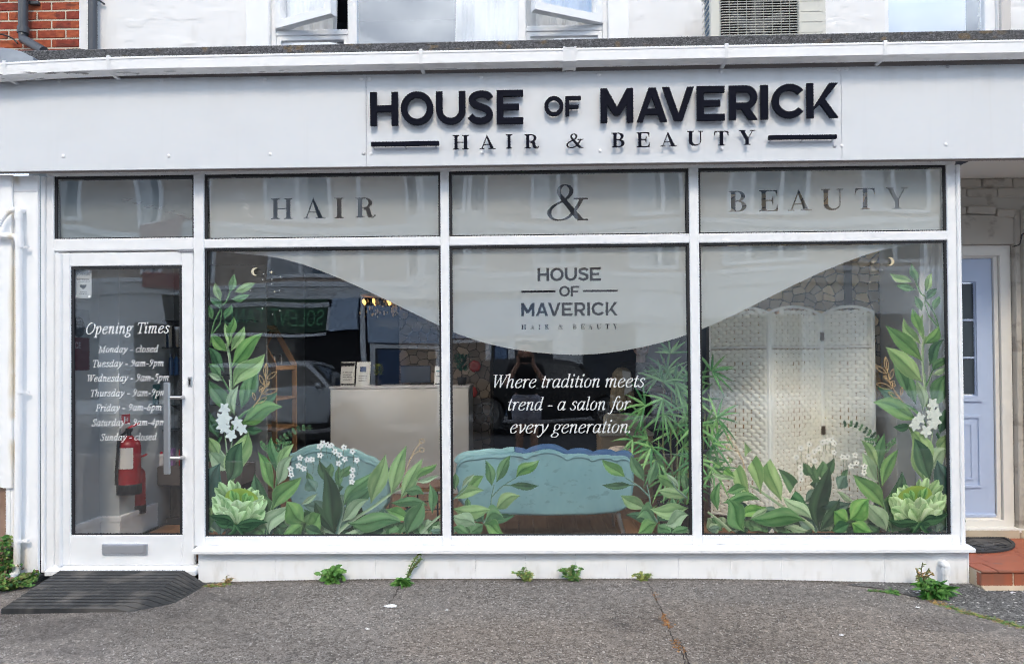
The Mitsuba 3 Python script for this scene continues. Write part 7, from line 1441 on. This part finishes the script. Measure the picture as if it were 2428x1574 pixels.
# ---------------------------------------------------------------- weeds, litter and cracks on the pavement
GREENS = {'fresh': ((60, 104, 46), (116, 158, 82)), 'dark': ((28, 70, 24), (70, 120, 48)), 'olive': ((80, 104, 48), (134, 152, 84)), 'yellow': ((118, 134, 56), (176, 176, 96)), 'straw': ((130, 104, 60), (190, 160, 104)), 'brown': ((84, 56, 34), (140, 104, 66)), 'reddish': ((72, 60, 40), (120, 88, 70))}
def blade(V, Fc, C, b, d, L, w, c, droop=.4, n=4, up=(0, -1, .3)):
    d = np.array(d, float); d /= np.linalg.norm(d)+1e-9; s = np.cross(d, up); s /= np.linalg.norm(s)+1e-9; m = len(V)
    for i in range(n+1):
        t = i/n; p = np.array(b)+d*L*t+np.array([0, 0, -droop*L*t*t]); ww = w*.5*math.sin(math.pi*min(.999, .12+.86*t)) if i < n else .0003
        V += [p-s*ww, p+s*ww]; C += [np.array(c)*(.85+.3*t)]*2
    for i in range(n): a = m+2*i; Fc += [(a, a+1, a+3), (a, a+3, a+2)]
def weed(label, px, py, h, r, n, kinds, style='bushy', seed=1, y=None, cat_='weed', lw=.010, ll=.028, stems=6, lean=(0, 0)):
    """A weed rooted where the photograph's pixel meets the ground; h height and r spread in metres."""
    t = thing('weed', label, cat_); rr = random.Random(seed); b = G(px, py, -.02) if y is None else np.array([W(px, py, y)[0], y, 0])
    if b[0] > -2.3: b[1] = min(b[1], -.05-.3*r)
    else: b[1] = min(b[1], -.13)
    b[2] = float(zg(b[0], b[1]))-.004
    n = int(n*1.7); lw, ll = lw*1.3, ll*1.4
    V, Fc, C = [], [], []
    def colr(): k = GREENS[rr.choice(kinds)]; q = rr.random(); return lin(*(np.array(k[0])*(1-q)+np.array(k[1])*q))
    if style == 'rosette':
        for k in range(n):
            a = rr.uniform(0, 6.28); e = rr.uniform(.2, 1.35); blade(V, Fc, C, b+np.array([0, 0, .008]), (math.cos(a)*math.cos(e), math.sin(a)*math.cos(e)*.8-.1, math.sin(e)), r*rr.uniform(.7, 1.1), lw*rr.uniform(.8, 1.2), colr(), .55, 6)
    else:
        for s_ in range(stems):
            a = rr.uniform(0, 6.28); sp = rr.random()**.6*r; tip = b+np.array([sp*math.cos(a)+lean[0]*h, sp*math.sin(a)*.6-.02*0+lean[1]*h, h*rr.uniform(.45, 1.05)*(1-.35*sp/max(r, 1e-6))])
            md = (b+tip)/2+np.array([rr.uniform(-.2, .2)*r, rr.uniform(-.2, .1)*r, h*.08]); P = catmull([b+np.array([rr.uniform(-.15, .15)*r, 0, 0]), md, tip], 7)
            add('stem', tube(P, [.0034]*(len(P)-1)+[.0018], 5), M_WSTEM, t)
            for k in range(max(2, n//stems)):
                u = rr.uniform(.12, 1.0); p = P[min(len(P)-1, int(u*len(P)))]; a2 = rr.uniform(0, 6.28); blade(V, Fc, C, p, (math.cos(a2), math.sin(a2)*.7-.25, rr.uniform(-.1, .7)), ll*rr.uniform(.6, 1.25), lw*rr.uniform(.7, 1.2), colr(), .25, 3)
    if V: add('foliage', raw(V, Fc), M_LEAF, t, smooth=True, color=np.array(C), kind='stuff')
    return t, b
M_WSTEM = plain('weed_stem', (.12, .13, .05), .7)
weed('fresh green leafy weed at the plinth below the first tall pane', 786, 1383, .135, .075, 60, ['fresh'], seed=2, lw=.026, ll=.042, stems=9)
weed('rosette of narrow green leaves on the pavement by the plinth', 953, 1390, .05, .105, 50, ['fresh', 'dark'], 'rosette', seed=3, lw=.015)
t, b = weed('tall wispy flowering weed leaning right behind the green rosette', 972, 1362, .24, .035, 46, ['olive', 'fresh'], seed=4, lw=.006, ll=.016, stems=6, lean=(.42, 0))
weed('yellow green spreading weed below the middle pane', 1248, 1372, .10, .085, 110, ['yellow', 'fresh', 'olive'], seed=5, lw=.007, ll=.018, stems=12)
weed('grey green weed with an upright stem, left of the smallest weed', 1360, 1374, .12, .09, 120, ['olive', 'dark', 'fresh'], seed=6, lw=.009, ll=.020, stems=11, lean=(-.1, 0))
weed('smallest pale green weed below the second mullion', 1520, 1368, .075, .08, 70, ['yellow', 'olive'], seed=7, lw=.008, ll=.018, stems=9)
weed('dry brown tuft at the plinth corner beside the ramp', 540, 1378, .075, .045, 26, ['brown', 'straw'], seed=8, lw=.004, ll=.022, stems=7)
weed('low dry creeping weed along the plinth by the ramp corner', 520, 1382, .018, .13, 60, ['straw', 'olive', 'brown'], seed=18, lw=.006, ll=.018, stems=8)
weed('dark green clump at the foot of the overflow pipe', 2215, 1412, .14, .11, 150, ['dark', 'fresh'], seed=9, lw=.016, ll=.055, stems=16)
weed('brownish seeding weed standing over the dark green clump', 2188, 1385, .20, .075, 70, ['olive', 'reddish', 'straw'], seed=10, lw=.008, ll=.018, stems=9)
weed('flat strip of grass left of the dark green clump', 2110, 1397, .018, .14, 110, ['dark', 'fresh'], seed=11, lw=.004, ll=.02, stems=8)
weed('tall small leaved weed up the left edge behind the waste pipe', 8, 1330, .42, .12, 420, ['dark', 'olive', 'fresh', 'reddish'], seed=12, y=-.12, lw=.017, ll=.028, stems=22)
weed('sprawling small leaved weed round the foot of the waste pipe', 52, 1372, .17, .20, 420, ['dark', 'olive', 'fresh', 'reddish'], seed=13, lw=.013, ll=.022, stems=20)
weed('mossy low weed in front of the left pier', 14, 1388, .12, .22, 380, ['fresh', 'olive', 'dark'], seed=14, lw=.012, ll=.020, stems=18)
# the seam between the two asphalts: straw and grass growing in it
V, Fc, C = [], [], []; rr = random.Random(5); pts = catmull([G(px, py, -.04) for px, py in edge[2:]], 14)
for p in pts:
    for k in range(13):
        q = p+np.array([rr.gauss(0, .020), rr.gauss(0, .016), 0]); q[2] = float(zg(q[0], q[1]))+.004; u = meshkit.noise(np.array([p[0]*5, 0, 0])); kd = 'straw' if u < .48 else rr.choice(['fresh', 'olive', 'straw']); c = GREENS[kd]; w = rr.random(); a = rr.uniform(0, 6.28)
        blade(V, Fc, C, q, (math.cos(a), math.sin(a), rr.uniform(.1, .9)), rr.uniform(.012, .035), .0035, lin(*(np.array(c[0])*(1-w)+np.array(c[1])*w)), .4, 3)
add('seam_grass', raw(V, Fc), M_LEAF, smooth=True, color=np.array(C), kind='stuff', label='straw and green grass along the seam in the asphalt at the right', cat='grass')
# cracks
def crack(label, P, w, seed, moss=()):
    rr = random.Random(seed); Q = catmull([G(*p, -.02) for p in P], 9); t = thing('crack', label, 'crack'); V, Fc = [], []
    Lw = []
    for i, p in enumerate(Q):
        d = Q[min(i+1, len(Q)-1)]-Q[max(i-1, 0)]; n = np.array([-d[1], d[0], 0]); n /= np.linalg.norm(n)+1e-9; ww = w*(.5+.9*rr.random())*.5; o = n*rr.gauss(0, w*.9)
        for s_ in (-1, 1): q = p+o+n*ww*s_; V.append((q[0], q[1], float(zg(q[0], q[1]))+.0035))
    for i in range(len(Q)-1): a = 2*i; Fc += [(a, a+1, a+3), (a, a+3, a+2)]
    m = raw(V, Fc); m.invert() if m.face_normals[0][2] < 0 else None
    add('gap', m, M_CRACK, t); V, Fc, C = [], [], []
    for (i0, i1, n, kd) in moss:
        for k in range(n):
            i = int((i0+(i1-i0)*rr.random())*(len(Q)-1)); q = Q[i]+np.array([rr.gauss(0, .013), rr.gauss(0, .020), 0]); q[2] = float(zg(q[0], q[1]))+.004; c = kd; u = rr.random(); a = rr.uniform(0, 6.28)
            blade(V, Fc, C, q, (math.cos(a), math.sin(a), rr.uniform(.1, .8)), rr.uniform(.006, .022), .0028, lin(*(np.array(c[0])*(1-u)+np.array(c[1])*u)), .3, 3)
    if V: add('dry_moss', raw(V, Fc), M_LEAF, t, smooth=True, color=np.array(C), kind='stuff')
M_CRACK = plain('crack', (.035, .031, .028), .95, .1)
rust = ((112, 70, 34), (186, 132, 70))
crack('long crack with rusty dry moss running to the bottom edge', [(1536, 1385), (1548, 1410), (1556, 1425), (1568, 1452), (1580, 1478), (1588, 1500), (1604, 1528), (1618, 1552), (1628, 1590)], .0048, 3, [(.14, .26, 18, rust), (.42, .58, 110, rust), (.72, .86, 70, rust)])
crack('faint hairline crack below the green rosette', [(946, 1396), (938, 1412), (926, 1428), (918, 1440)], .004, 5)
crack('short crack with dry moss at the bottom left of the seam', [(1612, 1520), (1622, 1545), (1640, 1585)], .006, 8)
# litter
def scrap(label, px, py, w, d, seed, n=9, catg='litter'):
    rr = random.Random(seed); c = G(px, py, -.02); z = float(zg(c[0], c[1])); P = [(c[0]+w*rr.uniform(.75, 1.1)*math.cos(t), c[1]+d*rr.uniform(.7, 1.1)*math.sin(t)) for t in np.linspace(0, 6.283, n, endpoint=False)]
    s = Polygon(P).buffer(0); m = flat(s, z+.004, z+.0075); m.vertices[:, 2] += .004*np.abs(np.sin(m.vertices[:, 0]*60+seed))
    add('litter', m, M_WHITE, label=label, cat=catg)
scrap('larger torn white scrap of paper on the asphalt below the rosette', 927, 1443, .042, .030, 1)
scrap('tiny white scrap left of the larger paper scrap, nearer the camera', 871, 1497, .010, .008, 2, 6)
scrap('small white chip on the asphalt below the dark green clump', 2175, 1436, .015, .010, 3, 7)
scrap('tiny white fleck on the dark asphalt before the tiled step', 2401, 1397, .014, .010, 4, 6)
scrap('tiny white fleck on the asphalt in front of the pane by the blue door', 1995, 1506, .014, .007, 5, 6)
scrap('tiny white fleck just right of the larger paper scrap', 1059, 1453, .010, .005, 6, 6)
# loose grit lying on the asphalt
V, Fc, C = [], [], []; rr = np.random.default_rng(4)
base = trimesh.creation.icosphere(0)
ms = []; cs = []
for k in range(1500):
    x, y = rr.uniform(-3.8, 3.6), -rr.uniform(.1, 2.9); r = rr.uniform(.0016, .0045); z = float(-.012-.036*0)
    v = base.vertices*r*rr.uniform(.6, 1.2, (12, 3)); ms.append((v, x, y)); g = rr.uniform(.08, .5)*np.array([1, .96, .92]); cs.append(g)
zz = zg(np.array([m[1] for m in ms]), np.array([m[2] for m in ms]))
VV = np.vstack([v+(x, y, z+.003) for (v, x, y), z in zip(ms, zz)]); FF_ = np.vstack([base.faces+12*i for i in range(len(ms))])
add('grit', raw(VV, FF_), M_LEAF, color=np.repeat(np.array(cs), 12, axis=0), kind='stuff', label='loose grit scattered over the grey brown asphalt', cat='grit')
